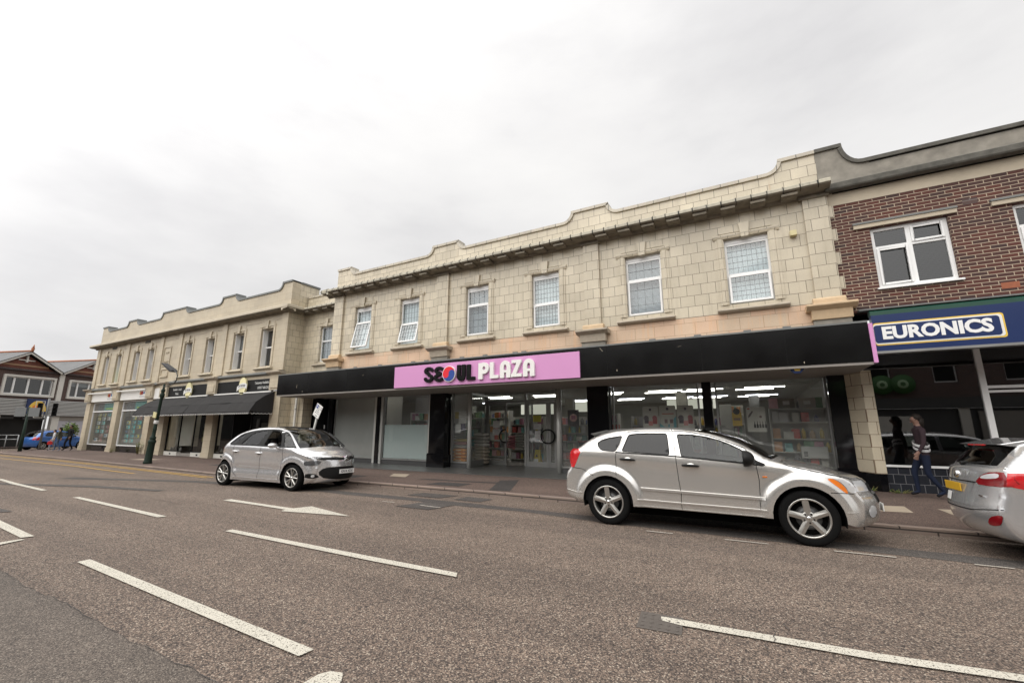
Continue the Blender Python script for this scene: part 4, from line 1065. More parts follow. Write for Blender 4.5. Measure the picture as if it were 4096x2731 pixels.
def striplight(x, y, L=1.25, cool=False):
    if LT and ('c' if cool else 'w') in [k for k, _ in LT]:
        o = [o for k, o in LT if k == ('c' if cool else 'w')][0]; c = copy_tree(o); c.location = (x, y, 3.0)
    else:
        t = thing('ceiling_light', 'long white strip light on the ceiling inside the shop with the lilac sign', 'light', (x, y, 3.0), group='strip lights on the shop ceiling')
        m_ = MB(); m_.box(-L / 2, L / 2, -.06, .06, .012, .055); m_.build('light_body', M['white'], t)
        m_ = MB(); m_.tube([(-L / 2 + .02, 0, .0), (L / 2 - .02, 0, .0)], .014, 8); m_.build('tube', M['strip2' if cool else 'strip'], t)
        LT.append(('c' if cool else 'w', t))
for i, y in enumerate((14.7, 17.2, 18.0, 21.2, 22.0)):
    for x in (-13.2, -10.4, -8.0, -5.2, -3.0, -1.6, .3):
        if (i == 0 and x in (-10.4, -5.2, -1.6)): continue
        striplight(x + (.3 if i % 2 else 0), y, cool=(i % 3 == 0))
striplight(-15.2, 14.5)
mb = MB(); mb.box(-11.4, -9.0, 22.0, 22.08, 2.35, 2.9); mb.box(-8.6, -6.4, 22, 22.08, 2.45, 2.95); mb.box(-3.4, -1.2, 22, 22.08, 2.5, 2.95); mb.build('lit_header', emis('lit white header', (1, 1, .84), .55), T1)
# shelving with packets
PCOL = [(.55, .06, .04), (.65, .45, .06), (.08, .22, .10), (.60, .58, .52), (.10, .12, .30), (.55, .25, .08), (.35, .12, .2), (.05, .05, .06), (.6, .6, .62), (.12, .35, .35), (.45, .30, .15), (.7, .3, .35)]
PROTO = []
def pack_mesh(i):
    r_ = random.Random(i); w_, h, d = r_.uniform(.13, .25), r_.uniform(.19, .30), .16
    m_ = MB()
    if i % 3 == 0: m_.box(-w_ / 2, w_ / 2, 0, d, 0, h)
    elif i % 3 == 1: m_.lathe([(0, 0), (w_ * .36, .004), (w_ * .36, h * .7), (w_ * .16, h * .86), (w_ * .16, h), (0, h)], 12, origin=(0, d / 2, 0))
    else: m_.prism([(-w_ / 2, 0), (w_ / 2, 0), (w_ * .46, h * .5), (w_ / 2, h), (-w_ / 2, h), (-w_ * .46, h * .5)], 'y', 0, d * .6)
    return m_, w_
for i in range(24):
    m_, w_ = pack_mesh(i); c = PCOL[i % 12]
    mt = bricks('packet print %d' % i, .05, .035, .006, c, tuple(x * .5 + .2 for x in c), tuple(min(1, x * 1.6 + .1) for x in c), rough=.4, bmp=.0)
    PROTO.append((m_, w_, mt, []))
npk = [0]
PACKLAB = {'A': ('packets and tins on the tall shelves facing the glass doors of the shop', 'packets on the shelves behind the shop doors'), 'B': ('packets and bottles on shelves seen through the right hand shop windows', 'packets on the shelves behind the right windows'), 'C': ('small goods on shelves seen above the frosted film', 'goods above the frosted window film')}
def pack(x, y, z, rz, key):
    i = rnd.randrange(24); m_, w_, mt, first = PROTO[i]
    if not first:
        o = m_.build('packet', mt); first.append(o)
    else: o = first[0].copy(); COL.objects.link(o)
    o.location = (x, y, z); o.rotation_euler.z = rz
    tag(o, PACKLAB[key][0], 'packet', PACKLAB[key][1]); npk[0] += 1
    return w_
def shelf(x0, x1, y, levels, rz=0, key='A', lab='white shelf unit', step=.24, skip=.03, d=.42, back=True, h=None):
    """unit along local x of length L at (x0,y) rotated rz; front faces local -y"""
    L = x1 - x0; t = thing('shelf_unit', lab, 'shelf', (x0, y, FZ), rz)
    H = h or (levels[-1] + .34)
    m_ = MB()
    for q in (0, L - .03): m_.box(q, q + .03, 0, d, 0, H)
    m_.build('upright', M['shelfwhite'], t)
    if back: m_ = MB(); m_.box(.03, L - .03, d - .012, d - .002, 0, H); m_.build('back_panel', M['offwhite'], t)
    for z in levels: m_ = MB(); m_.box(.03, L - .03, 0, d - .012, z - .03, z); m_.build('shelf_board', M['shelfwhite'], t)
    c, s = math.cos(rz), math.sin(rz)
    for z in levels:
        u = .08
        while u < L - .15:
            if rnd.random() > skip:
                lx, ly = u + .06, .05 + rnd.uniform(0, .05); pack(x0 + lx * c - ly * s, y + lx * s + ly * c, FZ + z + .001, rz, key)
            u += step * rnd.uniform(.75, 1.2)
    return t
shelf(-9.55, -7.9, 17.4, [.1, .5, .88, 1.24, 1.6], 0, 'A', 'long white shelf unit of groceries straight behind the left glass door', .235)
shelf(-12.4, -10.3, 18.6, [.1, .5, .88, 1.24, 1.6, 1.95], 0, 'A', 'tall white shelf unit of groceries behind the left hand glass door', .24)
shelf(-7.45, -5.6, 18.2, [.1, .5, .88, 1.24, 1.6], 0, 'A', 'white shelf unit of groceries behind the wet floor sign', .235)
shelf(-10.6, -9.7, 15.2, [.7, 1.1, 1.5], 0, 'A', 'white shelf above the rice sacks in the porch window', .23)
shelf(-5.5, -4.3, 16.2, [.5, .9, 1.3, 1.65], 0, 'B', 'shelf unit behind the dark poster beside the black pillar', .24)
shelf(-3.9, -2.7, 16.6, [.4, .8, 1.2, 1.55], 0, 'B', 'shelf of red bottles behind the left of the three drink posters', .23)
shelf(-1.9, -.6, 17.5, [.4, .8, 1.2, 1.55], 0, 'B', 'shelf unit behind the right of the three drink posters', .24)
shelf(.55, 1.95, 14.55, [.42, .80, 1.16, 1.62, 2.0], 0, 'B', 'open white shelf with boxes at the right end of the shop window', .24, h=2.0)
shelf(-.5, .5, 17.4, [.4, .8, 1.2, 1.6, 1.95], R(68), 'B', 'slanted dark shelf of small bottles behind the white bottle poster', .23)
shelf(-13.4, -11.3, 15.0, [1.35, 1.78], 0, 'C', 'shelf showing above the frosted film of the left window', .23)
# white box with print on the low shelf at the right
t = thing('cardboard_box', 'large white printed box on the low shelf at the right end of the window', 'box', (1.5, 14.42, .80))
m_ = MB(); m_.box(-.29, .31, 0, .3, 0, .31); m_.build('box_body', M['paper'], t, bevel=.004); m_ = MB(); [m_.box(-.24, -.15, -.002, 0, .05 + k * .035, .07 + k * .035) for k in range(4)]; m_.build('print_lines', M['ink'], t)
for x, z, c, lb in ((1.0, 2.2, (.18, .16, .12), 'brown carton on top of the right hand shelf'), (1.5, 2.2, (.45, .42, .38), 'pale carton on top of the right hand shelf next to the brown one')):
    t = thing('cardboard_box', lb, 'box', (x, 14.6, z - .0)); m_ = MB(); m_.box(-.2, .2, 0, .3, -.035, .24); m_.build('box_body', plain('carton', c, .8), t, bevel=.004); m_ = MB(); m_.box(-.08, .08, -.003, 0, .06, .16); m_.build('label', M['paper'], t)
# rice sacks
def sack(name, loc, w_, d, h, mat, lab, group, band=None):
    m_ = MB(); nx, ny = 8, 6; vs = []; fs = []
    for s in (1, -1):
        for i in range(nx + 1):
            for j in range(ny + 1):
                u, v_ = i / nx * 2 - 1, j / ny * 2 - 1; k = (1 - abs(u) ** 3.2) * (1 - abs(v_) ** 3.2)
                vs.append((u * w_ / 2, v_ * d / 2, h / 2 + s * h / 2 * max(.06, k) ** .28))
    q = (nx + 1) * (ny + 1)
    for i in range(nx):
        for j in range(ny):
            a = i * (ny + 1) + j; b = a + ny + 1; fs += [(a, b, b + 1, a + 1), (q + a, q + a + 1, q + b + 1, q + b)]
    for i in range(nx):
        for j in (0, ny): a = i * (ny + 1) + j; b = a + ny + 1; fs.append((a, b, q + b, q + a))
    for j in range(ny):
        for i in (0, nx): a = i * (ny + 1) + j; fs.append((a, a + 1, q + a + 1, q + a))
    m_.add(vs, fs, True); t = thing(name, lab, 'sack', loc, 0, group); o = m_.build('sack_body', mat, t)
    if band:
        m_ = MB(); m_.box(-w_ * .2, w_ * .22, -d / 2 - .004, -d / 2 + .01, h * .38, h * .62); [m_.box(-w_ * .2 + k * .05, -w_ * .2 + k * .05 + .02, -d / 2 - .006, -d / 2, h * .42, h * .58) for k in range(5)]; m_.build('print', band, t)
    return t
nth = ['bottom', 'second', 'middle', 'fourth', 'top']
osk = plain('orange printed sack', (.78, .30, .05), .55, var=.35, scale=4); opr = plain('sack print', (.85, .70, .45), .6)
for i in range(5): sack('rice_sack', (-10.03, 14.25, FZ + .02 + i * .125), .60, .42, .135, osk, 'orange rice sack in the porch window, %s of its stack' % nth[i], 'orange rice sacks in the porch window', opr)
wsk = [plain('white woven sack', (.48, .46, .42), .7, var=.15, scale=9), plain('beige woven sack', (.38, .33, .26), .7, var=.2, scale=9)]
for i in range(9): sack('rice_sack', (-9.60 + .03 * (i % 2), 15.02, FZ + .02 + i * .135), .55, .34, .15, wsk[0 if i > 4 else 1], 'pale rice sack in the tall stack just right of the round porch post', 'pale rice sacks stacked beside the porch post')
for i in range(4): sack('rice_sack', (-10.02, 14.3, FZ + .66 + i * .12), .56, .4, .13, [wsk[0], plain('pink sack', (.42, .2, .18), .7), plain('gold sack', (.45, .33, .08), .7), plain('olive sack', (.16, .16, .11), .7)][i], ['white sack lying directly on the orange rice sacks', 'pink sack above the white one in the porch window', 'gold sack in the porch window', 'olive sack topmost on the orange stack'][i], 'mixed sacks above the orange ones')
for i in range(5): sack('rice_sack', (-9.28, 17.15, FZ + .55 + i * .11), .4, .3, .12, plain('pink bag', (.5, .22, .24), .6), 'pink bag in the stack seen low through the left glass door', 'pink bags behind the left door')
for i in range(6): sack('rice_sack', (-8.85, 17.05, FZ + .5 + i * .11), .42, .3, .12, wsk[0], 'white bag in the stack seen low through the left glass door', 'white bags behind the left door')
# wet floor sign
t = thing('wet_floor_sign', 'yellow folding wet floor sign standing behind the right hand glass doors', 'floor sign', (-7.42, 15.75, FZ))
for s, ty in ((-1, 0), (1, 1)):
    m_ = MB(); m_.prism([(-.16, 0), (.16, 0), (.11, .62), (-.11, .62)], 'y', -.01, .01); o = m_.build('board', plain('sign yellow', (.65, .50, .04), .5), t); o.rotation_euler.x = R(-14 * -s if s < 0 else 14); o.location.y = .15 * s
m_ = MB(); m_.prism([(-.06, .30), (.06, .30), (0, .42)], 'y', -.178, -.172); m_.build('warning_mark', M['ink'], t).rotation_euler.x = R(-12)
notice(t, -.10, .10, .04, .27, -.19, 'paper', 4)
# posters standing in the windows
def poster(x0, x1, z0, z1, y, lab, parts):
    t = thing('window_poster', lab, 'poster', ((x0 + x1) / 2, y, z0)); W_ = x1 - x0; H_ = z1 - z0
    m_ = MB(); m_.prism([(-W_ / 2, 0), (W_ / 2, 0), (W_ / 2, H_ - .03), (W_ / 2 - .03, H_), (-W_ / 2 + .03, H_), (-W_ / 2, H_ - .03)], 'y', 0, .008); m_.build('poster_board', plain('cream poster board', (.56, .55, .50), .6, var=.03), t)
    for k, (shape, col, a) in enumerate(parts):
        m_ = MB(); yy = -.002 - .0012 * k
        if shape == 'c': m_.lathe([(0, yy), (a[2] * W_, yy), (a[2] * W_, 0), (0, 0)], 20, 'y', (a[0] * W_, 0, a[1] * H_), smooth=False)
        else: m_.prism([(p[0] * W_, p[1] * H_) for p in a], 'y', yy, 0)
        m_.build('printed_shape', plain('print %s' % shape, col, .6, var=.05), t)
    return t
def bx_(x0, x1, z0, z1): return [(x0, z0), (x1, z0), (x1, z1), (x0, z1)]
tealc = (.12, .36, .42); dk = (.05, .035, .06); rd_ = (.36, .06, .07); pk = (.6, .22, .22)
drinks = [('p', (.40, .40, .38), bx_(-.35, .35, .80, .815)), ('p', tealc, [(-.5, 0), (.5, 0), (.5, .13), (-.5, .10)]), ('c', dk, (0, .88, .085)), ('p', dk, bx_(-.40, -.12, .36, .54)), ('p', pk, bx_(-.13, .13, .28, .45)), ('p', rd_, bx_(.14, .42, .34, .56)), ('c', (.1, .08, .1), (-.28, .56, .17)), ('c', (.38, .10, .12), (.27, .57, .15)), ('p', dk, bx_(-.3, -.18, .06, .15)), ('p', dk, bx_(-.08, .06, .06, .15)), ('p', dk, bx_(.14, .27, .06, .15))]
poster(-2.86, -2.40, 1.45, 2.25, 13.72, 'cream drinks poster in the window, leftmost of three beside the black pillar', drinks)
poster(-2.36, -1.89, 1.45, 2.27, 13.72, 'cream and turquoise drinks poster between two similar posters in the window', [('p', tealc, [(-.5, 0), (.5, 0), (.5, .62), (.15, .36), (-.2, .22), (-.5, .36)]), ('c', dk, (0, .88, .09)), ('p', (.45, .15, .12), bx_(-.33, .38, .68, .72)), ('p', (.5, .5, .47), bx_(-.22, .0, .22, .56)), ('p', (.5, .5, .47), bx_(.1, .34, .22, .56)), ('p', (.2, .12, .12), bx_(-.2, -.02, .36, .5)), ('p', (.2, .12, .12), bx_(.12, .32, .36, .5))])
poster(-1.85, -1.39, 1.45, 2.26, 13.72, 'cream drinks poster in the window, rightmost of three beside the narrow dark pillar', drinks)
poster(-.03, .43, 1.50, 2.18, 13.74, 'large white poster with a row of dark bottles in the right hand window', [('p', (.5, .08, .06), bx_(-.44, -.3, .9, .95)), ('p', (.14, .12, .12), [(-.42, .55), (-.3, .62), (-.12, .82), (-.2, .84), (-.4, .66)]), ('c', (.12, .06, .06), (.24, .60, .07))] + [('p', (.05, .05, .05), [(-.16 + k * .14, .16), (-.05 + k * .14, .16), (-.05 + k * .14, .28), (-.09 + k * .14, .33), (-.09 + k * .14, .42), (-.12 + k * .14, .42), (-.12 + k * .14, .33), (-.16 + k * .14, .28)]) for k in range(5)])
yp = poster(-.39, -.15, 1.66, 2.03, 13.73, 'small yellow poster with a round dark top left of the bottle poster', [('p', (.60, .40, .05), bx_(-.5, .5, .0, 1.0)), ('p', (.22, .14, .08), bx_(-.35, .35, .4, .6)), ('c', (.02, .02, .02), (0, 1.08, .36))])
# black bins and counter behind the glass beside the entrance
t = thing('counter', 'dark counter with a red top just inside the window right of the doors', 'counter', (-4.6, 15.0, FZ)); m_ = MB(); m_.prism([(-.65, .0), (.75, .0), (.8, .95), (-.72, .95)], 'y', -.3, .3); m_.build('counter_body', M['black'], t); m_ = MB(); m_.box(-.75, .85, -.34, .34, .95, 1.0); m_.build('counter_top', plain('dark red top', (.2, .02, .02), .5), t)
# closed dark doorway under the left end of the fascia
dd = MB(); dd.box(-18.1, -17.1, 13.9, 13.95, .14, 2.9); dd.box(-17.05, -16.95, 12.78, 13.9, .14, 2.9); T_ = dd.build('dark_doorway', M['blackpaint'], T1)
notice(T1, -16.95, -16.88, 1.55, 1.72, 13.24, 'paper', 0)
# ------------------------------------------------------------------ cafe and estate agent building
CW = 11.9
T2 = abs_root('shop_building', 'buff stone block with the cafe awning and the turquoise shop windows at the street corner', 'shop building', (-28.6, 12.2, .14))
XL, XR = -39.15, -18.27
CWIN = [(-37.98, -37.20, 'a'), (-36.15, -35.37, 'lime'), (-33.62, -32.80, 'a'), (-31.82, -30.98, 'a'), (-27.50, -26.62, 'c'), (-25.24, -24.38, 'b'), (-22.64, -21.70, 'c'), (-20.30, -19.34, 'd')]
CB, CT = 4.44, 6.27
mb = MB(); holed_wall(mb, XL, XR - .006, 3.84, 7.02, CW, CW + .42, [(a, b, CB, CT) for a, b, _ in CWIN]); mb.build('stone_wall', M['faience2'], T2, clean=False)
mb = MB(); mb.quad((XR, CW + .031, .1), (XR, 20, .1), (XR, 20, 7.15), (XR, CW + .031, 7.15)); mb.build('return_wall', M['faience'], T2)
mb = MB(); mb.quad((XL, CW, .1), (XL, CW, 8.1), (XL - 1.2, 24, 8.1), (XL - 1.2, 24, .1)); mb.build('side_wall', M['faience2'], T2)
for a, b in ((XL - .02, -38.72), (-34.72, -34.30), (-30.26, -29.9), (-28.13, -27.75), (-23.66, -23.25), (-18.72, XR + .012)):
    mb = MB(); mb.box(a, b, CW - .06, CW + .03, 4.18, 6.95); mb.build('pilaster', M['faience2'], T2)
mb = MB()
for z0, z1, w_ in ((5.08, 6.22, .42), (4.50, 4.92, .42)):
    xm = -29.35; frame(mb, xm - w_, xm + w_, z0, z1, CW - .04, CW + .02, .05)
mb.box(-29.78, -28.92, CW - .07, CW + .02, 4.43, 4.49); mb.build('carved_panel', M['faience2'], T2)
for z, tx in ((5.86, 'PORT'), (5.32, 'OFFICE')): text_part(tx, .15, M['cornice2'], None, (-29.35, CW - .012, z), extrude=.012).parent = T2
GR = MB()
for x0 in (-37.0, -32.35): GR.box(x0, x0 + .62, CW - .03, CW + .02, 6.70, 6.86)
GR.build('wall_vent', M['concrete_dk'], T2)
def cafe_surround(a, b):
    s = MB(); m_ = (a + b) / 2
    for q, e in ((-1, a + .004), (1, b - .004)): s.box(e, e + q * .13, CW - .03, CW + .25, CB - .0, CT + .08)
    s.box(a - .13, b + .13, CW - .035, CW + .03, CT + .08, CT + .17); s.prism([(a - .02, CT + .17), (b + .02, CT + .17), (b + .06, CT + .33), (a - .06, CT + .33)], 'y', CW - .012, CW + .02)
    s.build('window_surround', M['faience2'], T2)
    k = MB(); k.prism([(m_ - .08, CT - .02), (m_ + .08, CT - .02), (m_ + .12, CT + .36), (m_ - .12, CT + .36)], 'y', CW - .075, CW + .02); k.build('keystone', M['faience2'], T2)
    sill(T2, a, b, CB - .06, CW, M['cornice2'], ext=.2, dep=.14)
for a, b, kind in CWIN:
    cafe_surround(a, b); y = CW + .28; f = MB(); frame(f, a, b, CB, CT, y, y + .06, .05); f.box(a, b, y - .03, y + .05, 5.36, 5.42); f.box(a, a + .05, y - .2, y, CB, CT)
    wo = f.build('window', M['upvc'], T2); g_ = MB(); g_.quad((a, y + .03, CB), (b, y + .03, CB), (b, y + .03, CT), (a, y + .03, CT)); g_.build('window_pane', M['upglass_dk'], wo)
    if kind == 'lime': m_ = MB(); m_.box(a + .3, b - .08, y + .02, y + .026, CB + .04, 5.45); m_.build('window_notice', M['limegreen'], wo)
    if kind in ('b', 'c', 'a'):
        m_ = MB(); m_.quad((a, y + .1, 5.3 if kind != 'b' else 5.0), (b, y + .1, 5.3 if kind != 'b' else 5.0), (b, y + .1, CT), (a, y + .1, CT)); m_.build('roller_blind', M['blind'], wo)
    if kind in ('c', 'd', 'a'):
        m_ = MB(); n = 10
        for i in range(n):
            u, v_ = lerp(a + .35, b, i / n), lerp(a + .35, b, (i + 1) / n); m_.quad((u, y + .16 + .02 * (i % 2), CB), (v_, y + .16 + .02 * ((i + 1) % 2), CB), (v_, y + .16 + .02 * ((i + 1) % 2), CT), (u, y + .16 + .02 * (i % 2), CT))
        m_.build('curtain', M['curtain'] if kind == 'd' else M['curtain_br'], wo, clean=False)
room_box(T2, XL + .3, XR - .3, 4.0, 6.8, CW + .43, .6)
mb = MB(); mb.box(XL, XR, CW - .012, CW + .0, 6.60, 6.615); mb.build('string_joint', M['sill'], T2)
cp = [(CW, 6.86), (CW - .07, 6.86), (CW - .12, 6.93), (CW - .36, 6.945), (CW - .42, 6.96), (CW - .45, 7.0), (CW - .45, 7.10), (CW - .42, 7.13), (CW + .02, 7.20)]
c = MB(); c.prism(cp, 'x', XL - .38, XR + .42)
c.prism([(XR - .003 + (CW - p[0]), p[1]) for p in cp], 'y', CW - .44, RW - .3)
co = c.build('cornice', M['cornice2'], T2); darken_underside(co, M['cornice_under'])
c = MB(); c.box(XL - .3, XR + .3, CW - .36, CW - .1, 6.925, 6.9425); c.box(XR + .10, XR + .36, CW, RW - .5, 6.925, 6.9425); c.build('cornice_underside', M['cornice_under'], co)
LN2 = hump_line(XL, [(XL, -38.25, False, True), (-35.2, -33.95, True, True), (-30.65, -27.85, True, True), (-24.15, -22.85, True, True), (-19.0, XR, True, False)], 8.12, 8.46, XR, rad=.30)
parapet(T2, LN2, .085, 7.18, CW, CW + .4, M['faience2'], M['lead'])
mb = MB(); mb.box(XR - .38, XR + .006, CW + .402, RW + .6, 7.18, 8.37); pr = mb.build('parapet_return', M['faience'], T2)
mb = MB(); mb.box(XR - .42, XR + .05, CW + .45, RW + .62, 8.375, 8.46); mb.build('coping', M['lead'], pr)
mb = MB(); mb.box(XL, XR - .4, CW + .41, 24, 6.9, 7.0); mb.build('flat_roof', M['lead'], T2)
# string course, shop fascia zone and piers
mb = MB(); mb.prism([(CW + .05, 3.99), (CW - .06, 3.99), (CW - .14, 4.04), (CW - .14, 4.09), (CW - .02, 4.16), (CW + .05, 4.16)], 'x', XL - .02, XR + .02); mb.build('string_course', M['lead'], T2)
PIER = [(-39.6, -38.9, 1), (-35.45, -34.5, 1), (-30.95, -30.15, 1), (-29.25, -28.5, 1), (-24.35, -23.45, 1), (-19.0, -18.27, 1)]
for i, (a, b, _) in enumerate(PIER):
    m_ = (a + b) / 2; w_ = .33; zt = 3.24
    mb = MB(); mb.box(m_ - w_, m_ + w_, CW - .0, CW + .35, .10, 3.24); mb.box(m_ - w_ - .04, m_ + w_ + .04, CW - .03, CW + .30, .09, .38); p = mb.build('pier', M['faience2'], T2)
    c = MB(); c.box(m_ - .40, m_ + .40, CW - .13, CW + .04, 3.27, 3.98); c.box(m_ - .30, m_ + .30, CW - .16, CW - .12, 3.36, 3.72); c.build('bracket', M['faience2'], p, bevel=.01)
    c = MB(); c.prism([(CW + .04, 3.98), (CW - .17, 3.98), (CW - .30, 4.06), (CW - .30, 4.11), (CW + .04, 4.13)], 'x', m_ - .50, m_ + .50); c.build('bracket_cap', M['sill'], p)
bays = [(-38.9, -35.4, 'estate'), (-34.5, -30.95, 'estate'), (-30.2, -29.2, 'door'), (-28.5, -24.3, 'cafe'), (-23.5, -19.0, 'cafe')]
for k, (a, b, kind) in enumerate(bays):
    mb = MB(); mb.box(a, b, CW + .02, CW + .1, 3.82, 3.99); mb.build('fascia_strip', M['white'], T2)
    if kind == 'estate':
        mb = MB(); mb.box(a, b, CW - .01, CW + .08, 3.26, 3.82); fs_ = mb.build('white_fascia', M['white'], T2)
        mb = MB(); mb.box(a - .2, b + .05, CW - .20, CW - .10, 3.78, 3.85); mb.build('sign_light_trough', M['white'], fs_)
        for j, (cl_, ox) in enumerate((((.55, .2, .04), 0), ((.45, .03, .05), .18), ((.1, .25, .5), .42))):
            m_ = MB(); m_.lathe([(0, CW - .016), (.12 if j < 2 else .08, CW - .016), (.12 if j < 2 else .08, CW - .011), (0, CW - .011)], 16, 'y', (b - .9 + ox, 0, 3.63)); m_.build('sign_mark', plain('mark', cl_, .5), fs_)
        mb = MB(); [mb.box(b - 1.0 + q * .1, b - .93 + q * .1, CW - .014, CW - .011, 3.36, 3.46) for q in range(8)]; mb.build('sign_lettering', plain('pale grey lettering', (.5, .5, .5), .5), fs_)
        y = 12.12; f = MB(); frame(f, a, b, .50, 3.22, y - .04, y + .04, .055); f.box(a, b, y - .05, y + .045, 2.60, 2.67); wo = f.build('shop_window', M['upvc'], T2)
        g_ = MB(); g_.quad((a, y, .5), (b, y, .5), (b, y, 3.2), (a, y, 3.2)); g_.build('glass_pane', M['shopglass'], wo)
        m_ = MB(); m_.box(a + .06, lerp(a, b, .45), y + .01, y + .02, 2.70, 3.17); m_.build('window_banner', plain('dark grey banner', (.07, .07, .08), .5, var=.4, scale=3), wo)
        m_ = MB(); m_.box(lerp(a, b, .45), b - .06, y + .01, y + .02, 2.70, 3.17); bn = m_.build('window_banner', M['teal'], wo); m_ = MB(); m_.box(lerp(a, b, .52), b - .5, y + .004, y + .01, 2.76, 2.84); m_.build('banner_stripe', M['limegreen'], bn)
        mb = MB(); mb.box(a, b, y - .02, y + .2, .08, .47); mb.build('black_plinth', M['granite'], T2)
        # interior with hung property cards
        r_ = MB(); r_.quad((a - .5, y + 2.2, .1), (b + .5, y + 2.2, .1), (b + .5, y + 2.2, 3.3), (a - .5, y + 2.2, 3.3)); r_.quad((a - .5, y + .05, .5), (b + .5, y + .05, .5), (b + .5, y + 2.2, .5), (a - .5, y + 2.2, .5)); r_.build('room_backing', M['offwhite'], T2)
        g2 = random.Random(k + 5)
        for c_ in range(4):
            for q in range(7):
                if g2.random() < .85:
                    xx = a + .45 + c_ * .72; zz = .72 + q * .27; m_ = MB(); m_.box(xx, xx + .5, y + .15, y + .155, zz, zz + .2); o = m_.build('display_card', plain('card', g2.choice([(.08, .48, .46), (.12, .5, .5), (.62, .66, .64), (.55, .52, .15), (.15, .42, .44), (.7, .7, .7), (.35, .15, .12), (.1, .1, .1)]), .6, var=.3, scale=12), wo)
                    m_ = MB(); m_.box(xx + .04, xx + .28, y + .142, y + .149, zz + .04, zz + .16); m_.build('card_picture', plain('pic', g2.choice([(.2, .22, .2), (.3, .25, .2), (.1, .2, .3)]), .6), o)
    elif kind == 'door':
        mb = MB(); mb.box(a, b, CW - .01, CW + .08, 3.22, 3.82); mb.build('white_fascia', M['white'], T2); mb = MB(); mb.quad((a, 12.9, .1), (b, 12.9, .1), (b, 12.9, 3.3), (a, 12.9, 3.3)); mb.build('side_door', M['faience2'], T2)
    else:
        mb = MB(); mb.box(a, b, CW - .02, CW + .08, 3.25, 3.82); fs_ = mb.build('cafe_fascia', M['blackpaint'], T2)
        mb = MB(); mb.box(a - .1, b + .1, CW - .1, CW + .02, 3.19, 3.25); mb.build('fascia_edge', M['white'], fs_)
        y = 12.12
        parts = [(a + .05, a + 1.45), (a + 2.85, b - .05)]; f = MB()
        for p0, p1 in parts: frame(f, p0, p1, .35, 3.1, y - .03, y + .03, .045)
        wo = f.build_each('shop_window', M['blackpaint'], T2, per=24)[0]
        for p0, p1 in parts:
            g_ = MB(); g_.quad((p0, y, .35), (p1, y, .35), (p1, y, 3.1), (p0, y, 3.1)); g_.build('glass_pane', M['cafeglass'], wo)
            mb = MB(); mb.box(p0, p1, y - .04, y + .15, .08, .33); st = mb.build('cream_stall_riser', M['offwhite'], T2); mb = MB(); mb.box((p0 + p1) / 2 - .08, (p0 + p1) / 2 + .08, y - .044, y - .04, .18, .26); mb.build('vent', M['black'], st)
        mb = MB(); mb.box(a + 1.5, a + 2.8, y + .9, y + .95, .1, 3.1); mb.build('recessed_door', M['blackpaint'], T2)
        mb = MB(); mb.box(a + 1.45, a + 2.85, y - .02, y + .9, .1, .26); mb.build('doorstep', M['soffit'], T2)
        for j in range(3): mb = MB(); mb.box(lerp(*parts[1], .2 + .0 * j), lerp(*parts[1], .75), y + .3, y + .31, .9 + j * .35, 1.12 + j * .35); mb.build('menu_board', plain('menu', [(.30, .30, .06), (.12, .13, .05), (.2, .2, .18)][j], .6, var=.5, scale=14), wo)
        r_ = MB(); r_.quad((a - .3, y + 3, .1), (b + .3, y + 3, .1), (b + .3, y + 3, 3.3), (a - .3, y + 3, 3.3)); r_.build('room_backing', M['darkroom'], T2)
        for j in range(5):
            m_ = MB(); xx = a + .3 + j * .25; m_.lathe([(0, .36), (.06, .37), (.05, .5), (.02, .55), (0, .56)], 10, 'z', (xx, y + .2, 0)); m_.build('window_ornament', plain('orn', (.4, .4, .38), .5), wo)
# cafe sign lettering and round cream badges
def badge(xc, zc, r):
    m_ = MB(); m_.lathe([(0, CW - .10), (r, CW - .10), (r, CW - .02), (0, CW - .02)], 30, 'y', (0, 0, 0), smooth=False)
    for i, v in enumerate(m_.v): m_.v[i] = (v[0] * .72 + xc, v[1], v[2] + zc)
    o = m_.build('oval_badge', plain('cream yellow badge', (.74, .68, .40), .5, var=.35, scale=2), T2)
    m_ = MB(); n = 10
    for i in range(n):
        t0, t1 = i / n * 2 - 1, (i + 1) / n * 2 - 1; h = lambda t: .12 * (1 - t * t) + .05 * t
        m_.quad((xc + t0 * .40, CW - .115, zc - .21 + h(t0)), (xc + t1 * .40, CW - .115, zc - .21 + h(t1)), (xc + t1 * .40, CW - .115, zc + .02 + h(t1)), (xc + t0 * .40, CW - .115, zc + .02 + h(t0)))
    m_.build('badge_ribbon', M['paper'], o)
    text_part("JJs CAFE BAR", .135, M['ink'], o, (xc, CW - .118, zc + .01), extrude=.001, bold=.003, sx=.72)
badge(-26.2, 3.56, .41); badge(-21.2, 3.56, .41)
text_part('Takeaway Available', .17, M['paper'], None, (-19.78, CW - .026, 3.66), extrude=.002, sx=.82).parent = T2; text_part('07817 681251', .17, M['paper'], None, (-19.62, CW - .026, 3.42), extrude=.002, sx=.9).parent = T2
text_part('Breakfast - Lunch', .16, M['paper'], None, (-27.5, CW - .026, 3.65), extrude=.002, sx=.8).parent = T2; text_part('Meals', .16, M['paper'], None, (-27.5, CW - .026, 3.42), extrude=.002, sx=.9).parent = T2
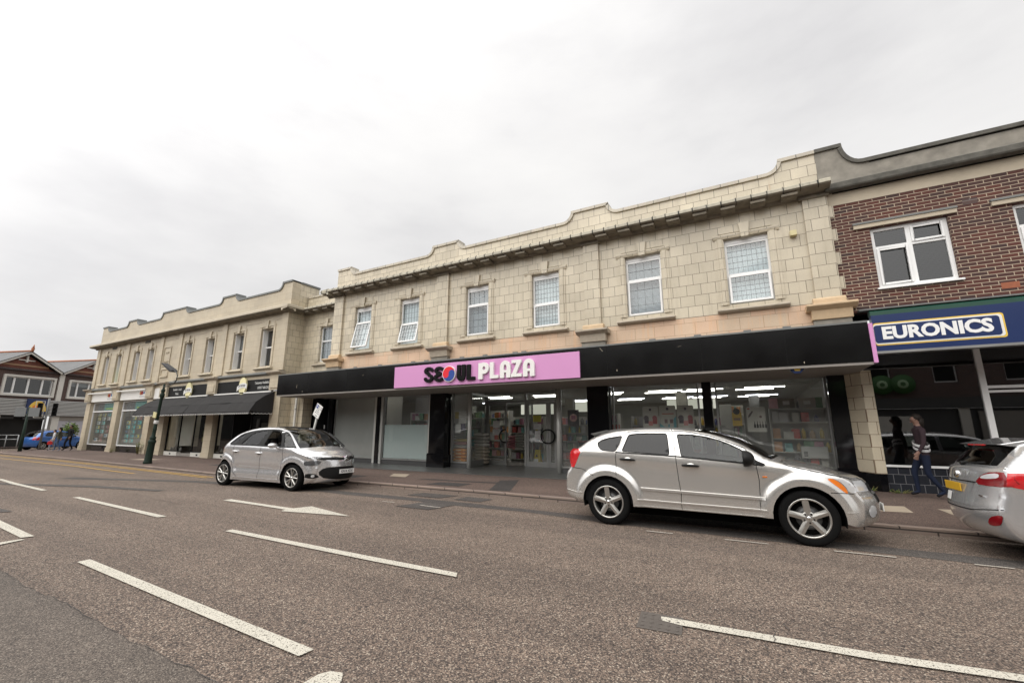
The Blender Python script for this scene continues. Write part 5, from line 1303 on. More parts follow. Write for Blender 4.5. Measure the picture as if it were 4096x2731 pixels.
# folding awning
T2a = MB(); AX0, AX1 = -29.6, -18.72; n = 30
prof = [(CW - .03, 3.19), (CW - .45, 2.98), (CW - .82, 2.70), (CW - 1.06, 2.30), (CW - 1.06, 2.24)]
def awp(x, k):
    y, z = prof[k]; sag = .015 * math.sin(x * 5.1 + k) + (.02 if k == 2 else 0) * math.sin(x * 1.7)
    return (x, y + (sag if k in (1, 2, 3) else 0), z)
for i in range(n):
    xa, xb = lerp(AX0, AX1, i / n), lerp(AX0, AX1, (i + 1) / n)
    for k in range(4): T2a.quad(awp(xa, k), awp(xa, k + 1), awp(xb, k + 1), awp(xb, k))
for x in (AX0, AX1): T2a.add([awp(x, k) for k in range(4)] + [(x, CW - .03, 2.24)], [(0, 1, 2, 3, 4)])
aw = T2a.build('awning', M['awning'], T2, clean=False)
m_ = MB(); x = AX0
while x < AX1 - .1:
    pts = [(x + .16 * k / 6, CW - 1.062, 2.24 - .06 * math.sin(PI * k / 6)) for k in range(7)]
    m_.add([(x, CW - 1.061, 2.245)] + pts + [(x + .16, CW - 1.061, 2.245)], [tuple(range(9))]); x += .16
vl = m_.build('scalloped_valance', M['awning'], aw)
m_ = MB(); x = AX0
while x < AX1 - .1: m_.tube([(x + .16 * k / 6, CW - 1.066, 2.238 - .06 * math.sin(PI * k / 6)) for k in range(7)], .009, 4, False); x += .16
y = CW - 1.0
while y < CW - .1: m_.tube([(AX1 + .004, y + .16 * k / 6, 2.238 - .06 * math.sin(PI * k / 6)) for k in range(7)], .009, 4, False); y += .16
m_.build('white_edging', M['white'], vl)
m_ = MB(); [m_.tube([awp(x, k) for k in range(4)], .012, 6) for x in (AX0 + .02, -24.2, AX1 - .01)]; m_.tube([awp(AX0, 2), awp(AX1, 2)], .012, 6); m_.build('awning_ribs', M['trim'], aw)
m_ = MB(); m_.tube([(-17.72, 12.3, .14), (-17.72, 12.3, 2.93)], .05, 12); m_.tube([(-17.72, 12.3, 1.6), (-17.72, 12.3, 1.66)], .06, 12); m_.tube([(-17.72, 12.3, 2.4), (-17.72, 12.3, 2.46)], .06, 12); m_.build('drain_pipe', M['offwhite'], T2)
mb = MB(); mb.box(-18.72, -17.4, 12.42, 12.9, .1, 2.95); mb.build('corner_wall', M['faience'], T2)

# ------------------------------------------------------------------ brick shop on the right
T3 = abs_root('shop_building', 'dark red brick building with a navy blue shop sign at the right edge', 'shop building', (6, 12.6, .2))
EX1 = 15.
EW = [(2.75, 4.02, 4.55, 5.92), (4.95, 6.22, 4.55, 5.92), (7.6, 8.87, 4.55, 5.92), (10, 11.3, 4.55, 5.92)]
mb = MB(); holed_wall(mb, 2.072, EX1, 4.06, 6.61, W, W + .3, EW); mb.build('brick_wall', M['brick'], T3, clean=False)
mb = MB(); mb.box(2.07, EX1, W - .01, W + .3, 6.61, 6.92); mb.build('render_band', M['concrete_lt'], T3)
mb = MB(); mb.prism([(W + .01, 6.92), (W - .20, 6.92), (W - .22, 6.95), (W - .22, 7.06), (W - .18, 7.09), (W + .01, 7.12)], 'x', 2.05, EX1); mb.build('cornice', M['concrete_dk'], T3)
mb = MB(); mb.box(2.2, EX1, W - .03, W, 6.895, 6.92); mb.box(2.13, EX1, W - .012, W + .0, 7.115, 7.14); mb.box(2.95, EX1, W - .008, W + .0, 7.49, 7.512); mb.build('shadow_line', M['black'], T3)  # black strips stand in for shadow lines along cornice and coping
LN3 = hump_line(1.98, [(1.98, 2.50, False, True)], 7.60, 8.11, EX1, rad=.34); parapet(T3, LN3, .085, 7.12, W + .002, W + .3, M['concrete'], M['concrete_dk'])
mb = MB(); mb.box(2.08, EX1, W + .36, 24, 6.9, 7.0); mb.build('flat_roof', M['lead'], T3)
for a, b, c_, d in EW:
    y = W + .08; f = MB(); frame(f, a, b, c_, d, y, y + .08, .07); xm = (a + b) / 2 + .0; f.box(xm - .04, xm + .04, y + .002, y + .075, c_, d); f.box(a + .07, b - .07, y + .001, y + .077, 5.44, 5.50)
    for p0, p1, q0, q1 in ((a + .07, xm - .04, c_ + .07, 5.44), (xm + .04, b - .07, 5.50, d - .07)): frame(f, p0, p1, q0, q1, y - .02, y + .01, .045)
    f.prism([(y + .1, c_), (y - .14, c_ - .045), (y - .14, c_ - .005), (y + .1, c_ + .03)], 'x', a - .04, b + .04)
    wo = f.build('window', M['upvc'], T3, bevel=.005); g_ = MB(); g_.quad((a, y + .04, c_), (b, y + .04, c_), (b, y + .04, d), (a, y + .04, d)); g_.build('window_pane', M['upglass_dk'], wo)
    bl = MB()
    for i in range(34): z = lerp(c_ + .03, d - .03, i / 34); bl.add([(a, y + .14, z), (b, y + .14, z), (b, y + .165, z + .022), (a, y + .165, z + .022)], [(0, 1, 2, 3)])
    bl.build('slatted_blind', plain('dim grey blind', (.045, .045, .047), .7), wo, clean=False)
    l_ = MB(); l_.box(a - .28, b + .14, W - .05, W + .05, d + .02, d + .11); ll = l_.build('window_lintel', M['concrete_lt'], T3); l_ = MB(); l_.box(a - .29, b + .15, W - .07, W + .01, d + .11, d + .15); l_.build('lintel_flashing', M['lead'], ll)
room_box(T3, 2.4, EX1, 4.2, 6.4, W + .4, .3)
mb = MB(); mb.box(4.28, 4.50, W - .006, W + .01, 6.08, 6.20); mb.build('air_brick', M['brickL'], T3); mb = MB(); mb.box(4.55, 4.80, W - .004, W + .01, 4.24, 4.36); mb.build('patched_bricks', plain('new orange bricks', (.30, .10, .05), .8, var=.3, scale=20), T3)
mb = MB(); mb.prism([(W + .01, 4.06), (W - .10, 4.05), (11.27, 4.0), (11.27, 3.92), (W + .01, 3.92)], 'x', 2.47, EX1); mb.build('green_cornice', M['green'], T3)
mb = MB(); mb.box(2.30, EX1, W - .16, W + .01, 4.056, 4.085); mb.build('lead_flashing', M['lead'], T3)
mb = MB(); mb.box(2.475, EX1, 11.26, 11.44, 3.16, 3.92); bs = mb.build('navy_sign', M['navy'], T3); mb = MB(); mb.box(2.475, EX1, 11.25, 11.46, 3.11, 3.16); mb.build('sign_edge', M['alu'], bs)
def rrect(x0, x1, z0, z1, r, n=5):
    P_ = []
    for cx, cz, a0 in ((x1 - r, z1 - r, 0), (x0 + r, z1 - r, 90), (x0 + r, z0 + r, 180), (x1 - r, z0 + r, 270)):
        for k in range(n + 1): P_.append((cx + r * math.cos(R(a0 + 90 * k / n)), cz + r * math.sin(R(a0 + 90 * k / n))))
    return P_
for i, (x0, x1, z0, z1, mt) in enumerate(((2.44, 4.41, 3.275, 3.75, 'yellow'), (2.44, 4.385, 3.30, 3.725, 'white'), (2.485, 4.345, 3.325, 3.70, 'navy'))):
    mb = MB(); mb.prism(rrect(max(x0, 2.48), x1, z0, z1, .05), 'y', 11.256 - .005 * i, 11.262); mb.build('sign_border' if i < 2 else 'sign_panel', M[mt], bs)
text_part('EURONICS', .345, M['upvc'], bs, (3.42, 11.242, 3.515), extrude=.004, bold=.0145, sx=.985)
# shop front of the brick building
QY = 12.8
mb = MB(); mb.box(2.43, 2.50, QY - .04, QY + .04, .80, 3.14); mb.box(4.42, 4.52, QY - .05, QY + .05, .80, 3.34); mb.box(4.52, 5.8, QY - .04, QY + .04, 2.34, 2.39); mb.box(4.52, 5.8, QY - .045, QY + .045, 2.43, 2.49); mb.box(2.43, 4.42, QY - .07, QY + .05, .755, .80); mb.box(5.8, 5.9, QY - .05, QY + .05, .2, 3.34); mb.box(2.43, 12, QY - .04, QY + .04, 3.30, 3.36)
sf = mb.build('shop_front_frame', M['upvc'], T3, bevel=.005)
g_ = MB(); g_.quad((2.43, QY, .8), (12, QY, .8), (12, QY, 3.34), (2.43, QY, 3.34)); g_.quad((4.52, QY + .012, .2), (5.8, QY + .012, .2), (5.8, QY + .012, .8), (4.52, QY + .012, .8)); g_.build('glass_pane', M['euroglass'], sf)
mb = MB(); mb.box(2.43, 4.42, QY - .03, QY + .2, .1, .755); mb.box(5.9, 12, QY - .03, QY + .2, .1, .755); mb.build('tiled_stall_riser', bricks('dark blue grey wall tiles', .20, .20, .006, (.03, .033, .042), (.022, .025, .032), (.16, .16, .17), rough=.25, bmp=.2), T3)
mb = MB(); mb.box(2.43, 12, 11.46, QY, 3.34, 3.38); mb.quad((2.43, 11.46, 3.16), (12, 11.46, 3.16), (12, QY, 3.34), (2.43, QY, 3.34)); mb.build('soffit', M['darkpanel'], T3)
mb = MB(); mb.quad((2.3, 17, 0), (12, 17, 0), (12, 17, 3.4), (2.3, 17, 3.4)); mb.quad((2.3, QY, .13), (12, QY, .13), (12, 17, .13), (2.3, 17, .13)); mb.quad((2.3, QY, 3.4), (12, QY, 3.4), (12, 17, 3.4), (2.3, 17, 3.4)); mb.quad((2.44, QY, .1), (2.44, 17, .1), (2.44, 17, 3.4), (2.44, QY, 3.4)); mb.build('dim_interior', M['darkpanel'], T3)
for x, w_, h, lab in ((5.0, .6, 1.25, 'tall dark appliance behind the shop door glass'),):
    t = thing('appliance', lab, 'appliance', (x, 13.6, .14)); m_ = MB(); m_.box(-w_ / 2, w_ / 2, 0, .55, 0, h); m_.build('appliance_body', M['trim'], t, bevel=.02)
    m_ = MB(); [m_.box(-.12, .0, -.006, 0, 1.0 + k * .04, 1.018 + k * .04) for k in range(5)]; m_.build('vent_slots', M['alu_lt'], t)
# ------------------------------------------------------------------ vehicles
# local axes: x forward, y towards the car's left, z up; origin on the ground midway between the axles
def pline_dist(px, pz, line):
    best = 9.
    for a, b in zip(line, line[1:]):
        dx, dz = b[0] - a[0], b[1] - a[1]; L = dx * dx + dz * dz
        t = 0 if L < 1e-12 else max(0, min(1, ((px - a[0]) * dx + (pz - a[1]) * dz) / L))
        d = math.hypot(px - a[0] - dx * t, pz - a[1] - dz * t)
        if d < best: best = d
    return best
class Car:
    def __init__(s, S):
        s.S = S; s.edge = smooth_poly(S['edge'], 1, False)
        s.par = None
    def w(s, x, z):
        S = s.S; W_ = S['W']
        f = max(0, x - S['tf'][0]); r = max(0, S['tr'][0] - x)
        y = W_ - S['tf'][1] * f * f - S['tr'][1] * r * r
        zb = S['belt'](x)
        if z > zb: y -= S['tumble'] * (z - zb) + .10 * (z - zb) ** 2
        y += S.get('shoulder', .02) * math.exp(-((z - zb + .10) / .09) ** 2)
        zl = .55
        if z < zl: y -= .22 * (zl - z) ** 2
        if S.get('waist'): y -= S['waist'] * math.exp(-((z - .52) / .10) ** 2) * (1 if abs(x) < .95 else max(0, 1 - (abs(x) - .95) / .3))
        for hx in (S['rear'], S['front']):
            d = math.hypot(x - hx, z - S['wr']); k = (d - S['arch']) / .19
            if k < 1.: y += S.get('flare', .02) * (1 if k < .4 else (lambda q: q * q * (3 - 2 * q))(max(0., 1 - (k - .4) / .6)))
        d = pline_dist(x, z, s.edge); r_ = S.get('er', .06)
        if d < r_: q = 1 - d / r_; y -= r_ * .8 * (1 - math.sqrt(max(0, 1 - q * q)))
        return y
    def side_pts(s, poly2, off=0, side=-1):
        return [(x, side * (s.w(x, z) + off), z) for x, z in poly2]
    def both(s, name, outline, holes, mat, parent, off=0., step=.055, one=False, single=True, resamp=.05):
        """panels on both flanks; one mesh per flank or a single mesh for both"""
        ol = resample(outline, resamp); hs = [resample(h, .05) for h in holes]
        vs, ts = fill2d(ol, hs, step); out = []
        m_ = MB()
        for sd_ in (-1, 1):
            if not single: m_ = MB()
            m_.add(s.side_pts(vs, off, sd_), [t if sd_ < 0 else t[::-1] for t in ts], True)
            if not single: out.append(m_.build(name, mat, parent, clean=False))
        if single: out.append(m_.build(name, mat, parent, clean=False))
        return out
    def ribbon(s, name, pts, wd, mat, parent, off=.003, th=.0, sides=(-1, 1), step=.03):
        """narrow strip along a line on the flank"""
        pts = resample(pts, step, False)
        for sd_ in sides:
            m_ = MB()
            L = []
            for i, p in enumerate(pts):
                a = pts[max(0, i - 1)]; b = pts[min(len(pts) - 1, i + 1)]; n = Vector((-(b[1] - a[1]), b[0] - a[0])); n.normalize()
                q = []
                for t, o in ((-1, off * .2 if th else off), (-.7, off + th), (.7, off + th), (1, off * .2 if th else off)):
                    x, z = p[0] + n.x * t * wd / 2, p[1] + n.y * t * wd / 2; q.append((x, sd_ * (s.w(x, z) + o), z))
                L.append(q)
            for A, B in zip(L, L[1:]):
                for k in range(3): m_.add([A[k], B[k], B[k + 1], A[k + 1]], [(0, 1, 2, 3) if sd_ < 0 else (3, 2, 1, 0)], True)
            m_.build(name, mat, parent, clean=False)
    def strip(s, parent):
        """roof, bonnet, glass and bumper faces: a skin across the car following the flank edge"""
        S = s.S; ed = []
        for p, q in zip(s.edge, s.edge[1:]):
            L = math.hypot(q[0] - p[0], q[1] - p[1]); k = max(1, int(math.ceil(L / .05)))
            for i in range(k): ed.append((lerp(p[0], q[0], i / k), lerp(p[1], q[1], i / k)))
        ed.append(s.edge[-1]); nt_ = 20; P_ = []
        T_ = [math.sin((i / nt_ * 2 - 1) * PI / 2) * .35 + (i / nt_ * 2 - 1) * .65 for i in range(nt_ + 1)]
        for (x, z) in ed:
            dx, dz = S['centre'](x, z); wv = s.w(x, z); row = []
            for t in T_:
                k = (1 - abs(t) ** 2.4); row.append((x + dx * k, wv * t, z + dz * (1 - t * t)))
            P_.append(row)
        groups = {}
        for i in range(len(ed) - 1):
            for j in range(nt_):
                tm = (T_[j] + T_[j + 1]) / 2; xm = (ed[i][0] + ed[i + 1][0]) / 2; zm = (ed[i][1] + ed[i + 1][1]) / 2
                g_ = S['skin'](xm, zm, abs(tm), i / len(ed)); groups.setdefault(g_, []).append((i, j))
        for g_, cells in groups.items():
            if g_ is None: continue
            nm, mt = g_; used = {}; vs = []; fs = []
            def vid(i, j):
                if (i, j) not in used: used[(i, j)] = len(vs); vs.append(P_[i][j])
                return used[(i, j)]
            for i, j in cells: fs.append((vid(i, j), vid(i, j + 1), vid(i + 1, j + 1), vid(i + 1, j)))
            m_ = MB(); m_.add(vs, fs, True); m_.build(nm, mt, parent, clean=False)
        vs = [p for r_ in P_ for p in r_]; n = nt_ + 1; fs = [(i * n + j, i * n + j + 1, (i + 1) * n + j + 1, (i + 1) * n + j) for i in range(len(P_) - 1) for j in range(nt_)]
        s.P_ = P_; s.skinV = vs; s.skinF = fs
    def make_bvh(s, outline):
        vs, ts = fill2d(resample(outline, .06), [], .07); V_ = list(s.skinV); F_ = list(s.skinF)
        for sd_ in (-1, 1):
            n = len(V_); V_ += s.side_pts(vs, 0, sd_); F_ += [tuple(i + n for i in t) for t in ts]
        s.bvh = BVHTree.FromPolygons([Vector(v) for v in V_], F_)
    def decal(s, name, poly, mat, parent, frm='front', off=.005, step=.03, mirror=True, single=False, smooth=True, lift=None):
        """panel projected along x on to the front or rear; poly in (y,z)"""
        vs, ts = fill2d(resample(poly, step * 1.2), [], step); outs = []; m_ = MB()
        for sg_ in ((1, -1) if mirror else (1,)):
            if not single: m_ = MB()
            P_ = []
            ok = True
            for (y, z) in vs:
                y2 = y * sg_; d = Vector((-1, 0, 0)) if frm == 'front' else Vector((1, 0, 0)); o = Vector((4, y2, z)) if frm == 'front' else Vector((-4, y2, z))
                h = s.bvh.ray_cast(o, d)
                if h[0] is None:
                    h2 = s.bvh.find_nearest(Vector((2.2 if frm == 'front' else -2.2, y2, z))); p = h2[0]; nn = h2[1]
                else: p = h[0]; nn = h[1]
                if nn.dot(-d) < 0: nn = -nn
                l_ = off if not lift else lift(y, z); P_.append(tuple(p + nn * l_))
            m_.add(P_, ts if sg_ > 0 else [t[::-1] for t in ts], smooth)
            if not single: outs.append(m_.build(name, mat, parent, clean=False))
        if single: outs.append(m_.build(name, mat, parent, clean=False))
        return outs
def make_wheel(parent, x, y, r, rim, wd, kind, side):
    """wheel facing side (-1 right, +1 left); the wheel part carries tyre, rim and brake disc"""
    w_ = empty('wheel', (x, y, r), 0, parent)
    m_ = MB(); t = wd / 2; prof = [(rim * .97, -t * .9), (rim * 1.02, -t), (r * .9, -t * 1.0), (r * .975, -t * .86), (r, -t * .6), (r, t * .6), (r * .975, t * .86), (r * .9, t), (rim * 1.02, t), (rim * .97, t * .9)]
    m_.lathe(prof, 48, 'y'); m_.build('tyre', M['tyre'], w_)
    o = side * t
    m_ = MB(); m_.lathe([(rim * 1.02, o * .93), (rim * 1.0, o * .99), (rim * .94, o * .99), (rim * .91, o * .86), (rim * .88, -o * .7), (rim * .97, -o * .9)], 48, 'y')
    def spoke(a0, a1, r0, r1, w0, w1, y0, y1):
        # tapered bar between radii; drawn in the wheel plane
        c0, s0 = math.cos(a0), math.sin(a0); c1, s1 = math.cos(a1), math.sin(a1)
        p0 = (r0 * c0, r0 * s0); p1 = (r1 * c1, r1 * s1); d = Vector((p1[0] - p0[0], p1[1] - p0[1])).normalized(); n = Vector((-d.y, d.x))
        q = [(p0[0] + n.x * w0, p0[1] + n.y * w0), (p1[0] + n.x * w1, p1[1] + n.y * w1), (p1[0] - n.x * w1, p1[1] - n.y * w1), (p0[0] - n.x * w0, p0[1] - n.y * w0)]
        yy = [y0, y1, y1, y0]; b = .03 * side
        mid0 = ((q[0][0] + q[3][0]) / 2, (q[0][1] + q[3][1]) / 2); mid1 = ((q[1][0] + q[2][0]) / 2, (q[1][1] + q[2][1]) / 2)
        vs = [(q[i][0], yy[i], q[i][1]) for i in range(4)] + [(q[i][0] * 1., yy[i] - b, q[i][1]) for i in range(4)] + [(mid0[0], y0 + .012 * side, mid0[1]), (mid1[0], y1 + .008 * side, mid1[1])]
        m_.add(vs, [(0, 1, 9, 8), (8, 9, 2, 3), (0, 4, 5, 1), (3, 2, 6, 7), (4, 7, 6, 5), (1, 5, 6, 2), (0, 8, 3), (1, 2, 9)], False)
    if kind == 'five':
        for k in range(5): a = 2 * PI * k / 5 + R(96); spoke(a, a, rim * .18, rim * .955, rim * .16, rim * .15, o * .80, o * .93); 
        m_.lathe([(0, o * .86), (rim * .30, o * .86), (rim * .36, o * .80), (rim * .36, o * .5)], 30, 'y')
    elif kind == 'split':
        for k in range(5):
            a = 2 * PI * k / 5 + R(86)
            spoke(a - .06, a - .28, rim * .16, rim * .955, rim * .07, rim * .055, o * .80, o * .93); spoke(a + .06, a + .22, rim * .16, rim * .955, rim * .055, rim * .10, o * .80, o * .93)
        m_.lathe([(0, o * .84), (rim * .2, o * .84), (rim * .24, o * .75)], 24, 'y')
    else:
        for k in range(7): a = 2 * PI * k / 7 + .2; spoke(a, a, rim * .15, rim * .955, rim * .08, rim * .06, o * .8, o * .93)
        m_.lathe([(0, o * .84), (rim * .2, o * .84), (rim * .24, o * .75)], 24, 'y')
    rm = m_.build('rim', M['alloy'], w_)
    m_ = MB(); m_.lathe([(0, -o * .1), (rim * .88, -o * .1), (rim * .88, -o * .2), (0, -o * .2)], 30, 'y'); m_.build('hub_back', M['liner'], w_)
    m_ = MB(); m_.lathe([(rim * .25, o * .16), (rim * .62, o * .16), (rim * .62, o * .05), (rim * .25, o * .05)], 30, 'y'); m_.build('brake_disc', M['alloy_dk'], w_)
    m_ = MB(); 
    for k in range(5): a = 2 * PI * k / 5 + R(60); m_.lathe([(0, o * .90 + side * .004), (rim * .045, o * .90), (rim * .055, o * .80)], 10, 'y', (rim * .235 * math.cos(a), 0, rim * .235 * math.sin(a)))
    m_.build('wheel_nuts', M['trim'], w_)
    m_ = MB(); m_.lathe([(0, o * .90 + side * .004), (rim * .09, o * .90), (rim * .11, o * .82)], 16, 'y'); m_.build('hub_badge', M['chrome'], w_)
    return w_
def arch_arc(hx, wr, R_, z0, n=16, down=True):
    """arch cut-out from rear side to front side (x increasing)"""
    a = math.acos(clamp((hx and 0), -1, 1)) if False else math.asin(clamp((wr - z0) / R_, -1, 1))
    A0, A1 = PI + a, -a
    return [(hx + R_ * math.cos(lerp(A0, A1, k / n)), wr + R_ * math.sin(lerp(A0, A1, k / n))) for k in range(n + 1)]
def build_car(name, label, S, loc, rz, group=None, tilt=0):
    car = thing(name, label, S.get('cat', 'car'), loc, rz, group); car.rotation_euler = (tilt, 0, rz)
    c = Car(S); sz = S['sill']
    ed = c.edge            # front bottom -> over the top -> rear bottom
    bottom = [(ed[-1][0], ed[-1][1])] + [p for p in arch_arc(S['rear'], S['wr'], S['arch'], sz)] + [p for p in arch_arc(S['front'], S['wr'], S['arch'], sz)]
    outline = list(ed) + bottom[1:]
    # drop duplicates
    ol = []
    for p in outline:
        if not ol or math.hypot(p[0] - ol[-1][0], p[1] - ol[-1][1]) > .004: ol.append(p)
    wins = S['windows']; holes = [w_['poly'] for w_ in wins]
    c.strip(car); c.make_bvh(ol)
    for q in S.get('dlo', []): c.both('window_trim', q, holes, M['trim'], car, off=.004, step=.06, single=False)
    body = c.both('body_side', ol, holes, S['paint'], car, step=.036, single=False)
    for b in body: pass
    for w_ in wins:
        lip = w_['poly']
        if w_.get('open'): 
            c.ribbon('window_rubber', lip + [lip[0]], .03, M['trim'], car, .002); continue
        c.both(w_.get('name', 'side_window'), lip, [], w_['mat'], car, off=-.006, step=.12, single=False)
        c.ribbon('window_rubber', lip + [lip[0]], w_.get('rub', .014), M['trim'], car, .002)
    for q in S.get('seams', []): c.ribbon('door_seam', q, .009, M['liner'], car, .0012)
    for (q, wd, th, mt) in S.get('trims', []): c.ribbon('side_trim', q, wd, mt, car, .004, th)
    for (nm, q, mt) in S.get('sidepanels', []): c.both(nm, q, [], mt, car, off=.004, step=.04, single=False, resamp=.03)
    # wheel wells, floor, cabin
    m_ = MB(); Wd = S['W']
    for hx in (S['rear'], S['front']):
        for sd_ in (-1, 1):
            arc = arch_arc(hx, S['wr'], S['arch'] + .002, sz - .06, 14); vs = []
            for p in arc: vs += [(p[0], sd_ * (c.w(p[0], max(p[1], sz)) - .012), p[1]), (p[0], sd_ * (Wd - .34), p[1])]
            m_ = MB(); m_.add(vs, [(2 * i, 2 * i + 1, 2 * i + 3, 2 * i + 2) for i in range(len(arc) - 1)]); m_.add([vs[k] for k in range(1, len(vs), 2)], [tuple(range(len(arc)))]); m_.build('wheel_well', M['liner'], car, clean=False)
    x0, x1 = ed[-1][0] + .25, ed[0][0] - .25
    m_ = MB(); m_.box(x0, x1, -Wd + .36, Wd - .36, .17, sz + .06); m_.box(S['rear'] + S['arch'] + .02, S['front'] - S['arch'] - .02, -Wd + .06, Wd - .06, sz - .01, sz + .04); m_.build('underbody', M['liner'], car)
    cb = S['cabin']; m_ = MB(); m_.box(cb[0], cb[1], -Wd + .12, Wd - .12, sz + .02, .34); m_.box(cb[0], cb[0] + .04, -Wd + .14, Wd - .14, .34, cb[2]); m_.prism([(cb[1] - .35, .5), (cb[1], .5), (cb[1], cb[2] + .02), (cb[1] - .18, cb[2] + .04), (cb[1] - .35, cb[2] - .06)], 'y', -Wd + .16, Wd - .16)
    m_.box(cb[0], cb[1], -Wd + .085, -Wd + .10, sz + .02, cb[2] - .06); m_.box(cb[0], cb[1], Wd - .10, Wd - .085, sz + .02, cb[2] - .06)
    m_.build('cabin_trim', M['seat'], car)
    for sx, sy in S.get('seats', ()):
        m_ = MB(); m_.prism([(sx - .25, .40), (sx + .27, .42), (sx + .25, .56), (sx - .22, .54)], 'y', sy - .25, sy + .25); m_.prism([(sx - .30, .5), (sx - .16, .52), (sx - .28, 1.10), (sx - .38, 1.10)], 'y', sy - .23, sy + .23); m_.prism([(sx - .38, 1.14), (sx - .28, 1.14), (sx - .31, 1.32), (sx - .38, 1.31)], 'y', sy - .12, sy + .12)
        m_.box(sx - .345, sx - .33, sy - .05, sy - .035, 1.08, 1.16); m_.box(sx - .345, sx - .33, sy + .035, sy + .05, 1.08, 1.16); m_.build('seat', M['seat'], car, bevel=.03)
    m_ = MB(); swx = S['seats'][0][0] + .48; a = 14
    m_.tube([(swx + .08 * math.sin(2 * PI * k / a), S['seats'][0][1] + .18 * math.cos(2 * PI * k / a), .93 + .17 * math.sin(2 * PI * k / a)) for k in range(a + 1)], .014, 8, False); m_.tube([(swx, S['seats'][0][1], .93), (swx + .25, S['seats'][0][1], .85)], .03, 8); m_.build('steering_wheel', M['trim'], car)
    yo = Wd + S.get('wheel_out', -.12)
    for hx in (S['rear'], S['front']):
        for sd_ in (-1, 1): make_wheel(car, hx, sd_ * yo, S['wr'], S['rim'], S.get('tw', .2), S['wheel'], sd_)
    # handles and mirrors
    for (hx, hz) in S['handles']:
        for sd_ in (-1, 1):
            m_ = MB(); yw = c.w(hx, hz); L_ = .125
            m_.tube([(hx - L_, sd_ * (yw + .012), hz), (hx - L_ * .5, sd_ * (yw + .042), hz + .004), (hx + L_ * .5, sd_ * (yw + .042), hz), (hx + L_, sd_ * (yw + .012), hz - .006)], [.016, .022, .022, .014], 10)
            h = m_.build('door_handle', S['handlemat'], car)
            m_ = MB(); m_.sphere((hx, sd_ * (yw - .004), hz - .005), (.075, .012, .045), 16, 8); m_.build('handle_recess', S.get('recess', S['paint']), h)
    mx, mz = S['mirror']; ms = S.get('mirsize', 1.)
    for sd_ in (-1, 1):
        yw = c.w(mx, mz); m_ = MB(); vs = []
        m_.sphere((mx - .03, sd_ * (yw + .17 * ms), mz + .05), (.095 * ms, .120 * ms, (.085 if S.get('tallmir') else .062) * ms), 18, 12)
        for i, v in enumerate(m_.v):
            if v[0] < mx - .055: m_.v[i] = (mx - .055, v[1], v[2])
        o = m_.build('door_mirror', S['mirmat'], car)
        m_ = MB(); m_.tube([(mx + .02, sd_ * (yw - .02), mz - .03), (mx, sd_ * (yw + .10), mz + .0)], [.035, .028], 10); m_.build('mirror_arm', S.get('armmat', M['trim']), o)
        m_ = MB(); m_.lathe([(0, mx - .057), (.075 * ms, mx - .057)], 18, 'x', (0, sd_ * (yw + .17 * ms), mz + .05)); m_.build('mirror_glass', M['chrome'], o)
    return car, c
def pl_w(pts):
    """piecewise linear height function"""
    def f(x):
        if x <= pts[0][0]: return pts[0][1]
        for a, b in zip(pts, pts[1:]):
            if x <= b[0]: return lerp(a[1], b[1], (x - a[0]) / (b[0] - a[0]))
        return pts[-1][1]
    return f
def plate(car, x, y, z, txt, front, mat, rz=0, w_=.52, slope=0):
    m_ = MB(); m_.box(-w_ / 2, w_ / 2, -.006, .006, -.055, .055); p = m_.build('number_plate', mat, car, bevel=.004)
    p.location = (x, y, z); p.rotation_euler = (slope, 0, (R(90) if front else R(-90)) + rz)
    if txt: t_ = text_part(txt, .098, M['ink'], p, (0, -.0075, 0), extrude=.0008, bold=.0022, sx=.80, spacing=1.08)
    return p

# ---- near silver crossover hatchback (right flank to the camera)
cal_edge = [(2.02, .30), (2.10, .36), (2.13, .48), (2.13, .60), (2.10, .70), (2.04, .76), (2.03, .84), (1.97, .925), (1.85, .975), (1.55, 1.045), (1.22, 1.105), (1.00, 1.155), (.83, 1.27), (.65, 1.375), (.46, 1.455), (.26, 1.525), (.06, 1.57), (-.15, 1.598), (-.4, 1.612), (-.8, 1.612), (-1.07, 1.60), (-1.26, 1.582), (-1.45, 1.548), (-1.63, 1.49), (-1.82, 1.40), (-1.99, 1.27), (-2.09, 1.22), (-2.14, 1.08), (-2.17, .93), (-2.24, .85), (-2.265, .78), (-2.275, .66), (-2.27, .52), (-2.24, .43), (-2.12, .37), (-1.90, .345)]
def cal_centre(x, z):
    dx = dz = 0.
    if x > 1.0: f = clamp((x - 1.0) / 1.05); dx = .26 * f ** 1.5 * (1 if z < 1.0 else .8)
    if x < -1.9: dx = -.05 * clamp((-1.9 - x) / .3)
    if z > 1.0:
        if x < .95: dz = .045 * clamp((z - 1.15) / .3)
        else: dz = .055 * clamp((2.1 - x) / .5)
        if x >= .0 and x < 1.15: dx = .16 * clamp((x + .1) / .6)
        if x < -1.2: dx -= .06 * clamp((-1.2 - x) / .5); dz += .05 * clamp((-1.2 - x) / .4)
    return dx, dz
def cal_skin(x, z, y, s_):
    if z > 1.13 and -.02 < x < 1.02: return ('windscreen', M['screen']) if y < .93 else ('screen_pillar', S_cal['paint'])
    if z > 1.56 or (x < -.9 and z > 1.5): return ('roof', S_cal['roofm'])
    if x < -1.62 and z > 1.22: return ('rear_window', M['privacy']) if y < .85 else ('roof', S_cal['roofm'])
    if x > 1.0 and z > .93: return ('bonnet', S_cal['paint']) if y < .85 else ('wing_top', S_cal['paint'])
    if x < -1.6: return ('tailgate', S_cal['paint']) if z > .86 else ('rear_bumper', S_cal['paint'])
    return ('front_bumper', S_cal['paint'])
roofm = plain('dark grey roof paint', (.085, .083, .078), .55, spec=.3)
